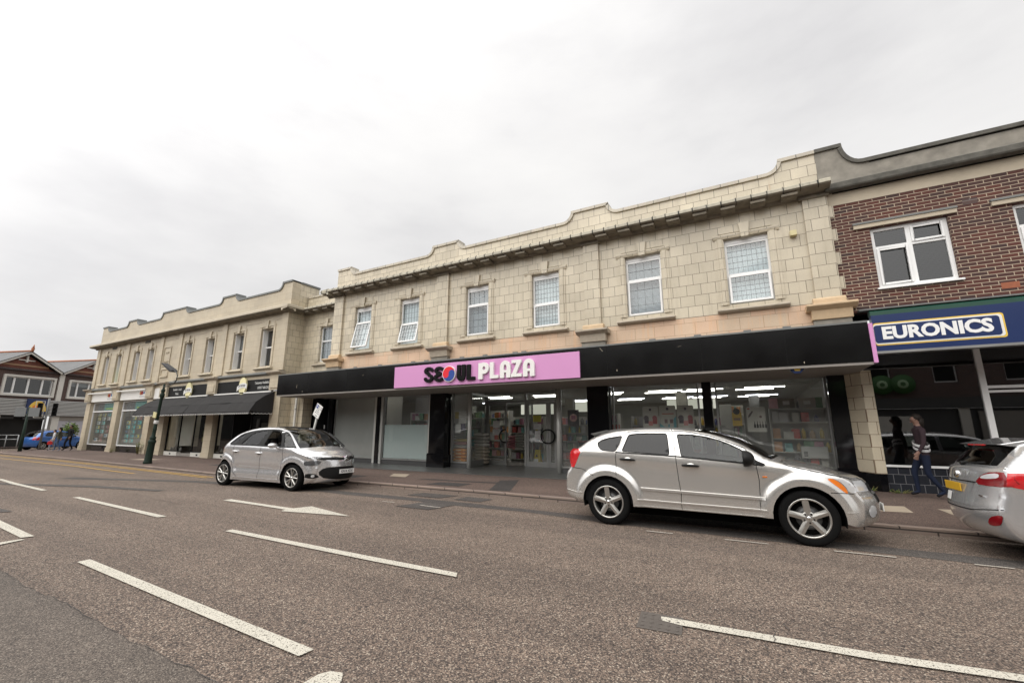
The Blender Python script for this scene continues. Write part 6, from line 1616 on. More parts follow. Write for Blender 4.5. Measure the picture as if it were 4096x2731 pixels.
S_cal = dict(W=.885, edge=cal_edge, centre=cal_centre, skin=cal_skin, tf=(1.55, .34), tr=(-1.85, .28), belt=pl_w([(-2, 1.24), (-1.2, 1.22), (1.2, 1.08), (2.2, .95)]), tumble=.36, shoulder=.012, rear=-1.47, front=1.43, wr=.375, arch=.44, flare=.045, er=.055, sill=.335,
    paint=M['silver'], roofm=roofm, rim=.265, wheel='five', tw=.22, wheel_out=-.10, handles=[(-1.10, 1.095), (-.09, 1.035)], handlemat=M['trim'], mirror=(.73, 1.13), mirmat=M['trim'], mirsize=1.4, tallmir=True, cabin=(-1.9, .95, 1.02), seats=[(-.1, -.38), (-.1, .38), (-1.0, -.38), (-1.0, .38)],
    windows=[dict(poly=rp([(-1.20, 1.495), (-1.44, 1.455), (-1.56, 1.42), (-1.645, 1.365), (-1.62, 1.30), (-1.57, 1.243), (-1.45, 1.232), (-1.31, 1.225), (-1.255, 1.34)]), mat=M['privacy'], name='quarter_window'),
             dict(poly=rp([(-1.09, 1.515), (-.95, 1.532), (-.77, 1.54), (-.45, 1.54), (-.43, 1.40), (-.405, 1.19), (-.80, 1.212), (-1.20, 1.23), (-1.15, 1.36)]), mat=M['privacy']),
             dict(poly=rp([(-.285, 1.53), (-.05, 1.522), (.16, 1.492), (.36, 1.437), (.50, 1.38), (.64, 1.308), (.76, 1.22), (.84, 1.10), (.60, 1.115), (.2, 1.145), (-.22, 1.17), (-.25, 1.34)]), mat=M['carglass'])],
    seams=[[(-1.165, 1.51), (-1.22, 1.38), (-1.285, 1.225), (-1.31, 1.15), (-1.30, .82)], [(-.36, 1.59), (-.335, 1.4), (-.31, 1.16), (-.285, .80), (-.26, .59), (-.268, .50), (-.265, .345)], [(.70, 1.33), (.78, 1.22), (.84, 1.09), (.862, .86), (.85, .61), (.84, .50), (.82, .34)], [(-1.165, 1.51), (-1.1, 1.565), (-.9, 1.583), (-.36, 1.588), (-.1, 1.57), (.2, 1.515), (.45, 1.43), (.70, 1.33)], [(-2.12, .925), (-1.93, .905), (-1.71, .80)], [(1.72, .742), (1.85, .742), (1.99, .735)], [(1.20, 1.115), (1.26, 1.085), (1.9, .955), (1.99, .93)]],
    trims=[([(-.90, .628), (-.3, .618), (.85, .598), (.92, .60)], .048, .022, M['silver']), ([(-.96, .448), (-.3, .442), (.92, .435)], .03, .014, M['silver']), ([(-.99, .352), (.88, .345)], .014, .008, M['silver']), ([(-2.26, .535), (-2.05, .50), (-1.92, .505)], .016, .008, M['silver']), ([(-1.31, 1.213), (-.31, 1.172), (.70, 1.10), (.94, 1.075)], .022, .004, M['trim']), ([(1.88, .487), (2.02, .49)], .014, .006, M['silver'])],
    sidepanels=[('tail_lamp', [(-2.155, 1.20), (-2.10, 1.262), (-2.00, 1.258), (-1.955, 1.20), (-2.02, 1.06), (-2.09, .925), (-2.165, .93), (-2.175, 1.06)], M['redlens']),
                ('front_indicator', smooth_poly([(1.70, .925), (1.75, .935), (1.82, .905), (1.89, .84), (1.935, .745), (1.90, .742), (1.84, .80), (1.76, .87)], 1), M['amber']),
                ('headlamp', smooth_poly([(1.785, .925), (1.87, .932), (1.965, .905), (2.02, .83), (2.045, .755), (1.945, .745), (1.905, .84), (1.84, .905)], 1), M['lamp_clear']),
                ('mirror_triangle', [(.80, 1.185), (.87, 1.14), (.955, 1.105), (.965, 1.075), (.84, 1.085)], M['trim'])])
def road_tilt(yc, hw): return math.atan2(road_z(yc + hw) - road_z(yc - hw), 2 * hw)
CY = 7.66 + .885
car1, cc = build_car('parked_car', 'silver crossover hatchback parked nearest, side on, with five spoke wheels', S_cal, (-.80, CY, road_z(CY) + .0), 0, tilt=road_tilt(CY, .8))
# rear spoiler lip, fog lamp, repeater, aerial, wipers
m_ = MB(); m_.prism([(-1.86, 1.525), (-1.55, 1.595), (-1.50, 1.57), (-1.78, 1.485)], 'y', -.58, .58); m_.build('rear_spoiler', roofm, car1, bevel=.008)
cc.decal('fog_lamp', [(.62 + .085 * math.cos(k * PI / 6), .50 + .08 * math.sin(k * PI / 6)) for k in range(12)], M['lamp_clear'], car1, 'front', .006)
cc.decal('grille', [(-.42, .60), (.42, .60), (.46, .86), (-.46, .86)], M['trim'], car1, 'front', .005, mirror=False)
cc.decal('grille_bars', [(-.46, .715), (.46, .715), (.46, .745), (-.46, .745)], M['silver'], car1, 'front', .01, mirror=False); cc.decal('grille_bars', [(-.018, .60), (.018, .60), (.018, .86), (-.018, .86)], M['silver'], car1, 'front', .011, mirror=False, step=.02)
cc.decal('headlamp', [(.50, .76), (.80, .76), (.78, .90), (.50, .90)], M['lamp_clear'], car1, 'front', .005)
m_ = MB(); m_.box(.91, .97, -.905, -.875, .905, .922); m_.build('side_repeater', M['amber'], car1)
m_ = MB(); m_.tube([(1.05, -.5, 1.18), (.95, -.1, 1.235)], .008, 6); m_.tube([(1.08, .1, 1.19), (.97, .5, 1.22)], .008, 6); m_.build('wiper', M['trim'], car1)
plate(car1, 2.40, 0, .52, '', True, M['plate_w'])
m_ = MB(); m_.box(-1.9, 1.9, -.5, .5, .25, .30); m_.build('floor_pan', M['liner'], car1)

# ---- silver people carrier coming past the cafe
ce = [(1.82, .20), (1.96, .24), (2.02, .34), (2.03, .50), (2.03, .66), (2.00, .80), (1.94, .88), (1.80, .945), (1.62, 1.005), (1.44, 1.075), (1.25, 1.22), (1.05, 1.38), (.86, 1.50), (.68, 1.575), (.42, 1.62), (.05, 1.635), (-.35, 1.62), (-.68, 1.575), (-.95, 1.50), (-1.12, 1.44), (-1.30, 1.31), (-1.50, 1.17), (-1.62, 1.12), (-1.72, 1.02), (-1.76, .92), (-1.80, .80), (-1.84, .66), (-1.85, .5), (-1.82, .34), (-1.74, .24), (-1.68, .20)]
def c4_centre(x, z):
    dx = dz = 0.
    if x > .6: f = clamp((x - .6) / 1.4); dx = .36 * f ** 1.2
    if x < -1.0: dx = -.34 * clamp((-1.0 - x) / .8) ** 1.1
    if z > .95: dz = .03 * clamp((z - .95) / .2) if x < 1.2 else .05 * clamp((2.1 - x) / .4)
    if z > 1.4: dz = .045
    return dx, dz
def c4_skin(x, z, y, s_):
    if x > .55 and z > 1.075 and not (x > 1.44): return ('windscreen', M['screen']) if y < .93 else ('screen_pillar', M['silver2'])
    if z > 1.5 and x > -.95: return ('glass_roof', M['privacy']) if (x > -.1 and y < .85) else ('roof', M['silver2'])
    if x < -1.05 and z > 1.13: return ('rear_window', M['privacy']) if y < .85 else ('roof', M['silver2'])
    if x > 1.44 and z > .87: return ('bonnet', M['silver2'])
    if x < -1.4: return ('tailgate', M['silver2']) if z > .6 else ('rear_bumper', M['silver2'])
    if x < 0: return ('roof', M['silver2'])
    return ('front_bumper', M['silver2'])
S_c4 = dict(W=.90, edge=ce, centre=c4_centre, skin=c4_skin, tf=(1.30, .42), tr=(-1.15, .42), belt=pl_w([(-1.6, 1.13), (-.5, 1.11), (1.5, 1.06), (2, .95)]), tumble=.34, shoulder=.015, rear=-1.405, front=1.405, wr=.335, arch=.40, flare=.028, er=.08, sill=.19, waist=.03,
    paint=M['silver2'], rim=.245, wheel='split', tw=.2, wheel_out=-.105, handles=[(-.93, .965), (.055, .935)], handlemat=M['silver2'], recess=M['trim'], mirror=(.83, 1.10), mirmat=M['silver2'], armmat=M['silver2'], mirsize=1.1, cabin=(-1.4, 1.3, .98), seats=[(.15, -.38), (.15, .38), (-.75, -.38), (-.75, .38)],
    windows=[dict(poly=[(-.90, 1.44), (-1.06, 1.33), (-1.24, 1.17), (-1.14, 1.16), (-.80, 1.155), (-.62, 1.42)][:0] or [(-.62, 1.50), (-.80, 1.46), (-1.0, 1.33), (-1.13, 1.15), (-1.10, 1.145), (-.80, 1.14), (-.70, 1.28), (-.56, 1.49)][:0] or smooth_poly([(-.80, 1.46), (-.98, 1.38), (-1.20, 1.21), (-1.27, 1.15), (-1.05, 1.148), (-.70, 1.43)]), mat=M['privacy'], name='quarter_window'),
             dict(poly=rp([(-.39, 1.495), (-.12, 1.54), (.14, 1.555), (.15, 1.54), (.05, 1.36), (-.01, 1.16), (-.03, 1.147), (-.3, 1.147), (-.77, 1.152), (-.77, 1.17), (-.68, 1.29), (-.50, 1.44)]), mat=M['carglass'], rub=.03),
             dict(poly=rp([(.27, 1.555), (.42, 1.558), (.57, 1.545), (.72, 1.45), (.83, 1.29), (.88, 1.13), (.86, 1.12), (.5, 1.125), (.19, 1.137), (.18, 1.15), (.22, 1.38)]), mat=M['carglass'], open=True),
             dict(poly=rp([(.79, 1.495), (.90, 1.48), (1.08, 1.36), (1.26, 1.22), (1.40, 1.115), (1.38, 1.108), (1.2, 1.11), (1.0, 1.12), (.98, 1.13), (.90, 1.32)]), mat=M['carglass'], name='front_quarter_window')],
    dlo=[smooth_poly([(-1.33, 1.132), (-1.14, 1.29), (-.93, 1.45), (-.6, 1.525), (-.3, 1.566), (.2, 1.588), (.57, 1.575), (.76, 1.525), (.92, 1.495), (1.12, 1.355), (1.30, 1.215), (1.47, 1.092), (1.3, 1.09), (.98, 1.10), (0, 1.125)], 1)],
    seams=[[(-1.03, 1.14), (-1.04, .9), (-1.02, .6), (-.95, .40), (-.80, .275)], [(.10, 1.13), (.12, .9), (.10, .5), (.06, .27)], [(1.0, 1.09), (1.02, .8), (.97, .5), (.93, .27)]],
    trims=[([(-.92, .268), (0, .262), (.95, .258)], .018, .010, M['silver2']), ([(-.75, .565), (-.2, .552), (.6, .545)], .012, .008, M['silver2']), ([(-1.25, 1.135), (-.4, 1.128), (.9, 1.10)], .016, .003, M['trim'])],
    sidepanels=[('tail_lamp', smooth_poly([(-1.50, 1.16), (-1.60, 1.11), (-1.71, 1.0), (-1.73, .92), (-1.60, 1.0)], 1), M['redlens'])])
car2, cm_ = build_car('moving_car', 'silver people carrier with black grille and plate KN14 XDX beside the parking sign', S_c4, (-12.13, 8.24, road_z(8.2)), R(4.3), tilt=road_tilt(8.24, .8))
cm_.decal('lower_grille', smooth_poly([(-.52, .60), (-.3, .615), (.3, .615), (.52, .60), (.62, .45), (.46, .29), (-.46, .29), (-.62, .45)], 1), M['trim'], car2, 'front', .007, mirror=False)
cm_.decal('upper_grille', [(-.62, .855), (-.12, .845), (.12, .845), (.62, .855), (.60, .80), (.12, .775), (-.12, .775), (-.60, .80)], M['trim'], car2, 'front', .006, mirror=False)
cm_.decal('chrome_strip', [(-.80, .895), (-.12, .862), (.12, .862), (.80, .895), (.80, .882), (.12, .848), (-.12, .848), (-.80, .882)], M['chrome'], car2, 'front', .010, mirror=False, step=.02)
cm_.decal('chrome_strip', [(-.60, .795), (-.12, .775), (.12, .775), (.60, .795), (.60, .785), (.12, .764), (-.12, .764), (-.60, .785)], M['chrome'], car2, 'front', .010, mirror=False, step=.02)
cm_.decal('daytime_lamp', [(.55, .865), (.80, .88), (.80, .84), (.60, .815)], M['lamp_smoke'], car2, 'front', .008)
cm_.decal('daytime_lamp_strip', [(.60, .855), (.76, .865), (.75, .848), (.62, .835)], M['chrome'], car2, 'front', .013, step=.015)
cm_.decal('headlamp', smooth_poly([(.55, .775), (.83, .77), (.835, .66), (.80, .645), (.62, .65)], 1), M['lamp_smoke'], car2, 'front', .008)
cm_.decal('fog_lamp_recess', smooth_poly([(.56, .36), (.66, .44), (.80, .455), (.84, .40), (.80, .34), (.66, .325)], 1), M['trim'], car2, 'front', .008)
cm_.decal('fog_lamp', [(.70 + .035 * math.cos(k * PI / 5), .39 + .035 * math.sin(k * PI / 5)) for k in range(10)], M['lamp_clear'], car2, 'front', .012, step=.015)
for z in (.865, .805):
    m_ = MB(); m_.prism([(-.085, z - .055), (0, z), (.085, z - .055), (.085, z - .025), (0, z + .035), (-.085, z - .025)], 'x', 2.375, 2.405); m_.build('chevron_badge', M['chrome'], car2, bevel=.004)
plate(car2, 2.405, .03, .49, 'KN14 XDX', True, M['plate_w'])
m_ = MB(); m_.tube([(1.68, -.45, 1.05), (1.60, .35, 1.13)], .009, 6); m_.build('wiper', M['trim'], car2)
cm_.decal('rear_number_plate', [(-.26, .70), (.26, .70), (.26, .81), (-.26, .81)], M['plate_y'], car2, 'rear', .008, mirror=False)

# ---- light grey estate car, tail at the right edge of the picture
ie = [(2.0, .25), (2.1, .4), (2.12, .6), (2.08, .78), (1.9, .88), (1.5, .98), (1.15, 1.05), (.9, 1.18), (.55, 1.38), (.2, 1.47), (-.4, 1.51), (-1.1, 1.50), (-1.7, 1.46), (-1.84, 1.435), (-1.93, 1.39), (-2.08, 1.24), (-2.17, 1.14), (-2.20, 1.05), (-2.22, .95), (-2.24, .86), (-2.27, .74), (-2.30, .62), (-2.29, .50), (-2.25, .38), (-2.15, .28), (-1.95, .25)]
def i3_centre(x, z):
    dx = dz = 0.
    if x > .8: dx = .26 * clamp((x - .8) / 1.2)
    if x < -1.6: dx = -.17 * clamp((-1.6 - x) / .5)
    if z > 1.12 and x < -1.9: dx = -.10
    if z > 1.3: dz = .04
    return dx, dz
def i3_skin(x, z, y, s_):
    if x > .2 and 1.06 < z < 1.46 and x < 1.1: return ('windscreen', M['screen']) if y < .9 else ('screen_pillar', M['silver3'])
    if z > 1.395: return ('roof', M['silver3'])
    if x < -1.9 and z > 1.155: return ('rear_window', M['privacy']) if y < .86 else ('rear_pillar', M['silver3'])
    if x < -1.9: return ('tailgate', M['silver3']) if z > .66 else ('rear_bumper', M['silver3'])
    return ('front_body', M['silver3'])
S_i3 = dict(W=.89, edge=ie, centre=i3_centre, skin=i3_skin, tf=(1.4, .36), tr=(-1.75, .42), belt=pl_w([(-2.2, 1.12), (0, 1.06), (1.5, .98), (2, .9)]), tumble=.34, shoulder=.025, rear=-1.40, front=1.36, wr=.33, arch=.385, flare=.02, er=.075, sill=.22,
    paint=M['silver3'], rim=.235, wheel='seven', tw=.2, handles=[(-.85, .97), (.1, .93)], handlemat=M['silver3'], mirror=(.8, 1.02), mirmat=M['silver3'], cabin=(-1.9, 1.0, .95), seats=[(0, -.37), (0, .37), (-.9, -.37), (-.9, .37)],
    windows=[dict(poly=rp([(-1.28, 1.42), (-1.72, 1.385), (-1.88, 1.35), (-2.02, 1.20), (-1.9, 1.16), (-1.45, 1.13), (-1.30, 1.12)]), mat=M['privacy'], name='quarter_window'), dict(poly=rp([(-1.2, 1.42), (-.4, 1.44), (-.38, 1.07), (-1.2, 1.10)]), mat=M['carglass']), dict(poly=rp([(-.3, 1.44), (.2, 1.40), (.55, 1.28), (.85, 1.05), (-.28, 1.06)]), mat=M['carglass'])],
    seams=[[(-.34, 1.45), (-.33, .8), (-.36, .3)], [(-1.25, 1.4), (-1.22, 1.0), (-1.0, .75), (-.9, .3)]],
    sidepanels=[('tail_lamp', [(-2.165, 1.09), (-2.05, 1.10), (-1.85, 1.09), (-1.65, 1.06), (-1.80, 1.0), (-1.96, .895), (-2.06, .905), (-2.195, .935), (-2.185, 1.02)], M['redlens'])])
car3, ci_ = build_car('parked_car', 'light grey estate car with a yellow rear plate at the right edge', S_i3, (4.90, 8.50, road_z(8.5)), 0, tilt=road_tilt(8.5, .8))
ci_.decal('tail_lamp', smooth_poly([(.42, .925), (.53, 1.045), (.66, 1.095), (.85, 1.09), (.86, .93), (.68, .91)], 1), M['redlens_dk'], car3, 'rear', .007)
ci_.decal('lamp_clear_strip', smooth_poly([(.50, 1.0), (.56, 1.045), (.68, 1.075), (.74, 1.07), (.74, 1.02), (.62, 1.0)], 1), M['lamp_clear'], car3, 'rear', .010)
ci_.decal('rear_reflector', smooth_poly([(.56, .445), (.62, .54), (.72, .58), (.77, .575), (.72, .47), (.64, .44)], 1), M['redlens_dk'], car3, 'rear', .008)
ci_.decal('plate_recess', [(-.42, .95), (.42, .95), (.36, .80), (-.36, .80)], M['silver3'], car3, 'rear', .003, mirror=False)
ci_.decal('tailgate_lip', [(-.45, .95), (.45, .95), (.44, .935), (-.44, .935)], M['trim'], car3, 'rear', .01, mirror=False, step=.012)
ci_.decal('bumper_gap', [(-.78, .655), (-.4, .60), (.4, .60), (.78, .655), (.78, .645), (.4, .588), (-.4, .588), (-.78, .645)], M['liner'], car3, 'rear', .004, mirror=False, step=.02)
plate(car3, -2.43, .06, .855, '', False, M['plate_y'])
ci_.decal('window_sticker', [(.10, .66), (.30, .66), (.30, .77), (.10, .77)], M['paper'], car3, 'rear', .008, mirror=False)
m_ = MB(); m_.lathe([(0, -2.40), (.05, -2.40), (.05, -2.36)], 20, 'x', (0, 0, 1.02)); m_.build('round_badge', M['chrome'], car3)
m_ = MB(); m_.box(-2.36, -2.35, -.58, -.44, .775, .795); m_.build('model_badge', M['chrome'], car3)
m_ = MB(); m_.tube([(-2.27, .05, 1.17), (-2.24, -.5, 1.20)], .012, 6); m_.lathe([(0, -2.30), (.03, -2.30), (.03, -2.22)], 12, 'x', (0, .08, 1.165)); m_.build('rear_wiper', M['trim'], car3)
m_ = MB(); m_.prism([(-2.12, 1.43), (-1.7, 1.52), (-1.65, 1.47), (-1.95, 1.40)], 'y', -.58, .58); sp_ = m_.build('rear_spoiler', M['silver3'], car3, bevel=.01)
m_ = MB(); m_.box(-2.135, -2.10, -.22, .22, 1.412, 1.43); m_.build('high_brake_lamp', M['redlens'], sp_)

# ---- small blue hatchback in the side street
be = [(1.65, .25), (1.78, .4), (1.78, .62), (1.65, .78), (1.3, .88), (.95, .94), (.55, 1.25), (.2, 1.38), (-.5, 1.40), (-1.1, 1.36), (-1.4, 1.22), (-1.6, .95), (-1.68, .85), (-1.72, .6), (-1.70, .4), (-1.6, .25)]
def b_centre(x, z): return (.22 * clamp((x - .3) / 1.2) if x > .3 else (-.14 * clamp((-.9 - x) / .6) if x < -.9 else 0), .04 if z > 1. else 0)
def b_skin(x, z, y, s_):
    if x > .2 and .95 < z < 1.35: return ('windscreen', M['screen']) if y < .9 else ('screen_pillar', M['bluecar'])
    if x < -1.1 and .97 < z < 1.33: return ('rear_window', M['privacy']) if y < .86 else ('rear_pillar', M['bluecar'])
    return ('bodywork', M['bluecar'])
S_b = dict(W=.81, edge=be, centre=b_centre, skin=b_skin, tf=(1.0, .35), tr=(-1.2, .35), belt=pl_w([(-1.6, .97), (1, .92)]), tumble=.34, shoulder=.02, rear=-1.22, front=1.22, wr=.29, arch=.34, flare=.02, er=.08, sill=.22, paint=M['bluecar'], rim=.2, wheel='seven', tw=.18, handles=[(.0, .82)], handlemat=M['bluecar'], mirror=(.6, .93), mirmat=M['trim'], cabin=(-1.2, .9, .85), seats=[(0, -.33), (0, .33)],
    windows=[dict(poly=rp([(-.35, 1.32), (-1.0, 1.28), (-1.2, 1.05), (-1.1, .99), (-.32, .97)]), mat=M['privacy']), dict(poly=rp([(-.22, 1.32), (.2, 1.28), (.5, 1.16), (.75, .96), (-.2, .965)]), mat=M['carglass'])],
    seams=[[(-.28, 1.33), (-.27, .7), (-.3, .28)], [(.78, .9), (.78, .3)]], sidepanels=[('tail_lamp', smooth_poly([(-1.60, .95), (-1.45, .93), (-1.50, .72), (-1.66, .72)], 1), M['redlens'])])
car4, cb_ = build_car('parked_car', 'small bright blue hatchback in the side street behind the pedestrians', S_b, (-47.6, 12.9, -.05), R(108.2))
cb_.decal('tail_lamp', [(.52, .74), (.74, .74), (.72, .94), (.54, .94)], M['redlens'], car4, 'rear', .01)
# ------------------------------------------------------------------ shop across the side street (built along local x, facing -y)
FB = thing('shop_building', 'brown brick building with two gables and a ribbed grey fascia at the far left', 'shop building', (-52.9, 10.86, 0), R(108.2))
def fz(z): return 1.6 + (z - 1.6) * .74
mb = MB(); holed_wall(mb, -3.4, 8.6, 3.9, 6.45, 0, .3, [(-.22, 3.0, 4.32, 5.72), (4.28, 7.2, 4.32, 5.72)]); mb.build('brick_wall', M['brickL'], FB, clean=False)
def gable(xc, half, ze, za):
    mb = MB(); mb.prism([(xc - half + .35, ze), (xc + half - .35, ze), (xc, za - .25)], 'y', .02, .25); gw = mb.build('tile_hung_gable', M['tilehang'], FB)
    for z in (ze + .30,): w_ = (half - .35) * (1 - (z - ze) / (za - .25 - ze)); mb = MB(); mb.box(xc - w_, xc + w_, -.04, .03, z - .07, z + .07); mb.build('timber_band', plain('tan timber', (.32, .19, .11), .7), gw)
    mb = MB(); mb.box(xc - .55, xc + .55, -.1, .02, za - .78, za - .70); mb.box(xc - .06, xc + .06, -.14, .02, za - .9, za - .35); mb.build('gable_brace', M['offwhite'], gw)
    mb = MB()
    for s in (-1, 1):
        a, b = (xc, za), (xc + s * half, ze)
        mb.prism([a, b, (b[0] - s * .04, b[1] - .17), (a[0], a[1] - .20)], 'y', -.42, -.36)
    mb.build('bargeboard', M['offwhite'], gw)
    mb = MB()
    for s in (-1, 1): mb.add([(xc, -.46, za + .03), (xc + s * (half + .05), -.46, ze), (xc + s * (half + .05), 8, ze), (xc, 8, za + .03)], [(0, 1, 2, 3)]); mb.add([(xc, -.46, za + .03), (xc + s * (half + .05), -.46, ze), (xc + s * (half + .05), -.46, ze - .06), (xc, -.46, za - .05)], [(0, 1, 2, 3)])
    rf = mb.build('slate_roof', M['slate'], FB); mb = MB(); mb.tube([(xc, -.46, za + .05), (xc, 8, za + .05)], .09, 8); mb.tube([(xc, -.44, za), (xc, -.44, za + .28)], [.07, .12], 6); mb.tube([(xc, -.44, za + .25), (xc + .02, -.46, za + .62)], [.10, .01], 6); mb.build('ridge_tiles', plain('terracotta ridge', (.34, .12, .05), .7, var=.2), rf)
gable(.84, 2.45, fz(8.10), fz(10.1)); gable(5.85, 2.45, fz(8.10), fz(10.1)); gable(-4.2, 2.45, fz(8.10), fz(10.1))
mb = MB(); mb.quad((-7, 2.9, fz(8.05)), (9, 2.9, fz(8.05)), (9, 5.2, fz(9.7)), (-7, 5.2, fz(9.7))); mb.quad((-7, -.3, fz(7.9)), (9, -.3, fz(7.9)), (9, 5.2, fz(9.68)), (-7, 5.2, fz(9.68))); rf = mb.build('slate_roof', M['slate'], FB); mb = MB(); mb.tube([(-7, 5.2, fz(9.72)), (9, 5.2, fz(9.72))], .10, 8); mb.build('ridge_tiles', plain('terracotta ridge tiles', (.34, .12, .05), .7, var=.2), rf)
for a, b, n in ((-.22, 3.0, 4), (4.28, 7.2, 4)):
    f = MB(); frame(f, a - .16, b + .16, 4.16, 5.88, -.14, .05, .16); xs_ = [a, a + .62, a + 1.55, a + 2.5, b] if n == 4 else [a, b]
    wo = f.build('window', M['offwhite'], FB); f = MB(); frame(f, a, b, 4.32, 5.72, .05, .15, .07)
    for x in xs_[1:-1]: f.box(x - .06, x + .06, .04, .14, 4.32, 5.72)
    f.build('window_frame', M['upvc'], wo); g_ = MB(); g_.quad((a, .12, 4.32), (b, .12, 4.32), (b, .12, 5.72), (a, .12, 5.72)); g_.build('window_pane', M['upglass_dk'], wo)
    r_ = MB(); r_.quad((a - .3, .8, 4.2), (b + .3, .8, 4.2), (b + .3, .8, 5.9), (a - .3, .8, 5.9)); r_.build('room_backing', M['darkroom'], wo)
    if a > 4: m_ = MB(); m_.quad((a, .2, 5.3), (b, .2, 5.3), (b, .2, 5.72), (a, .2, 5.72)); m_.build('roller_blind', M['blind'], wo)
mb = MB(); mb.box(3.35, 3.72, -.12, .02, 3.9, 6.5); mb.build('rendered_pier', M['offwhite'], FB)
mb = MB(); mb.box(-7, 8.6, -.25, .1, 2.57, 3.92); fa_ = mb.build('fascia', plain('grey metal fascia', (.16, .16, .16), .5), FB); mb = MB()
for i in range(11): z = 2.62 + i * .12; mb.prism([(-.25, z), (-.31, z + .015), (-.31, z + .055), (-.25, z + .07)], 'x', -7, 8.6)
mb.build('fascia_ribs', plain('pale ribbed metal', (.55, .55, .53), .5), fa_)
mb = MB(); mb.box(1.28, 2.74, -.42, -.31, 2.72, 3.97); sg2 = mb.build('sign_box', M['navy'], FB)
mb = MB(); mb.prism([(2.0 + .62 * math.cos(PI * k / 16), 2.95 + .88 * math.sin(PI * k / 16)) for k in range(17)], 'y', -.43, -.42); mb.build('yellow_half_disc', M['yellow'], sg2)
mb = MB(); mb.prism([(1.86 + .2 * math.cos(PI * k / 5), 3.30 + .16 * math.sin(PI * k / 5)) for k in range(10)], 'y', -.44, -.43); mb.build('orange_spot', M['orange'], sg2)
mb = MB(); mb.box(-3, .02, -.02, .3, 0, 2.57); mb.box(3.42, 3.95, -.05, .3, 0, 2.57); mb.build_each('white_pier', M['offwhite'], FB)
mb = MB(); mb.box(3.95, 8.6, .0, .2, 0, 2.2); mb.build('shutter', plain('lilac grey shutter', (.42, .41, .45), .6), FB); mb = MB(); mb.box(3.95, 8.6, -.05, .2, 2.2, 2.57); mb.build('shutter_box', M['soffit'], FB)
mb = MB(); mb.quad((.02, .9, 0), (3.42, .9, 0), (3.42, .9, 2.6), (.02, .9, 2.6)); mb.build('dark_shop_front', M['darkroom'], FB)
mb = MB(); mb.box(.1, 1.1, .4, .5, 2.3, 2.5); mb.box(1.7, 3.2, .4, .5, 2.25, 2.45); mb.build('door_header', M['darkpanel'], FB)
mb = MB(); mb.quad((-7, .3, 0), (-7, 8, 0), (-7, 8, 6.4), (-7, .3, 6.4)); mb.quad((8.6, .3, 0), (8.6, 8, 0), (8.6, 8, 6.4), (8.6, .3, 6.4)); mb.build('side_wall', M['brickL'], FB)
fp = MB(); fp.add([(-53.5, 8.2, .03), (-50.9, 9.4, .03), (-57, 28, .03), (-60, 28, .03)], [(0, 1, 2, 3)]); tag(fp.build('pavement', M['pave']), kind='structure')

# ------------------------------------------------------------------ street furniture
t = thing('street_lamp', 'dark green lamp post with a thick fluted base and curved arm outside the cafe', 'lamp post', (-23.2, 9.32, .06)); t.rotation_euler.y = R(6.5)
m_ = MB(); m_.lathe([(.0, 0), (.16, 0), (.16, .08), (.14, .12), (.128, .85), (.135, .88), (.145, .92), (.145, .97), (.11, 1.02), (.10, 1.05), (.12, 1.08), (.12, 1.12), (.075, 1.18), (.07, 1.45), (.082, 1.48), (.065, 1.52), (.055, 2.85), (.07, 2.88), (.092, 2.93), (.092, 3.02), (.06, 3.06), (.055, 3.10), (.075, 3.14), (.075, 3.2), (.04, 3.26), (.04, 3.45), (0, 3.5)], 20); m_.build('lamp_post', M['lampgreen'], t)
m_ = MB(); m_.tube([(0, 0, 3.2), (.03, 0, 3.34), (.30, 0, 3.40), (.85, 0, 3.55), (.98, 0, 3.72), (.98, 0, 3.92), (.80, 0, 4.06), (.62, 0, 4.09)], .02, 8); arm = m_.build('curved_arm', plain('grey steel', (.07, .075, .075), .5, metal=.4), t)
m_ = MB(); m_.prism([(.66, 4.09), (.52, 4.17), (-.36, 4.40), (-.48, 4.40), (-.42, 4.34), (.46, 4.03), (.62, 4.04)], 'y', -.12, .12); m_.build('lamp_head', plain('dark grey lantern', (.04, .04, .042), .45), arm, bevel=.02)
m_ = MB(); m_.box(-.14, .14, -.13, -.10, 1.98, 2.22); m_.build('yellow_notice', plain('pale yellow notice', (.60, .55, .30), .6), t); m_ = MB(); m_.lathe([(.086, 1.72), (.09, 1.73), (.09, 1.86), (.084, 1.87)], 16); m_.build('white_band', M['paper'], t)
# parking sign, leaning
t = thing('parking_sign', 'small white parking sign on a leaning grey pole behind the silver people carrier', 'sign', (-13.66, 10.0, .09)); t.rotation_euler = (0, R(14), 0)
m_ = MB(); m_.tube([(0, 0, 0), (0, 0, 2.36)], .038, 12); po = m_.build('sign_pole', plain('grey galvanised pole', (.42, .42, .39), .5, metal=.3), t)
m_ = MB(); m_.box(-.17, .17, -.06, -.045, 1.90, 2.35); pn = m_.build('sign_plate', M['white'], t, bevel=.003); pn.rotation_euler.y = R(13); pn.location = (-.45, 0, .08)
m_ = MB(); m_.box(-.15, -.04, -.064, -.06, 2.20, 2.32); pb = m_.build('blue_square', plain('sign blue', (.02, .06, .28), .4), pn)
text_part('P', .12, M['white'], pn, (-.095, -.066, 2.26), extrude=.0006, bold=.003)
for i, tx in enumerate(('Mon - Sat', '8 am - 6 pm', '1 hour', 'No return', 'within 1 hour')): text_part(tx, .052 if i < 3 else .044, M['ink'], pn, (.06 if i < 2 else .0, -.062, 2.29 - i * .06), extrude=.0004, bold=.0008)
m_ = MB(); m_.box(-.06, .04, -.064, -.06, 1.945, 1.955); m_.prism([(.03, 1.93), (.03, 1.97), (.07, 1.95)], 'y', -.064, -.06); m_.build('arrow', M['ink'], pn)
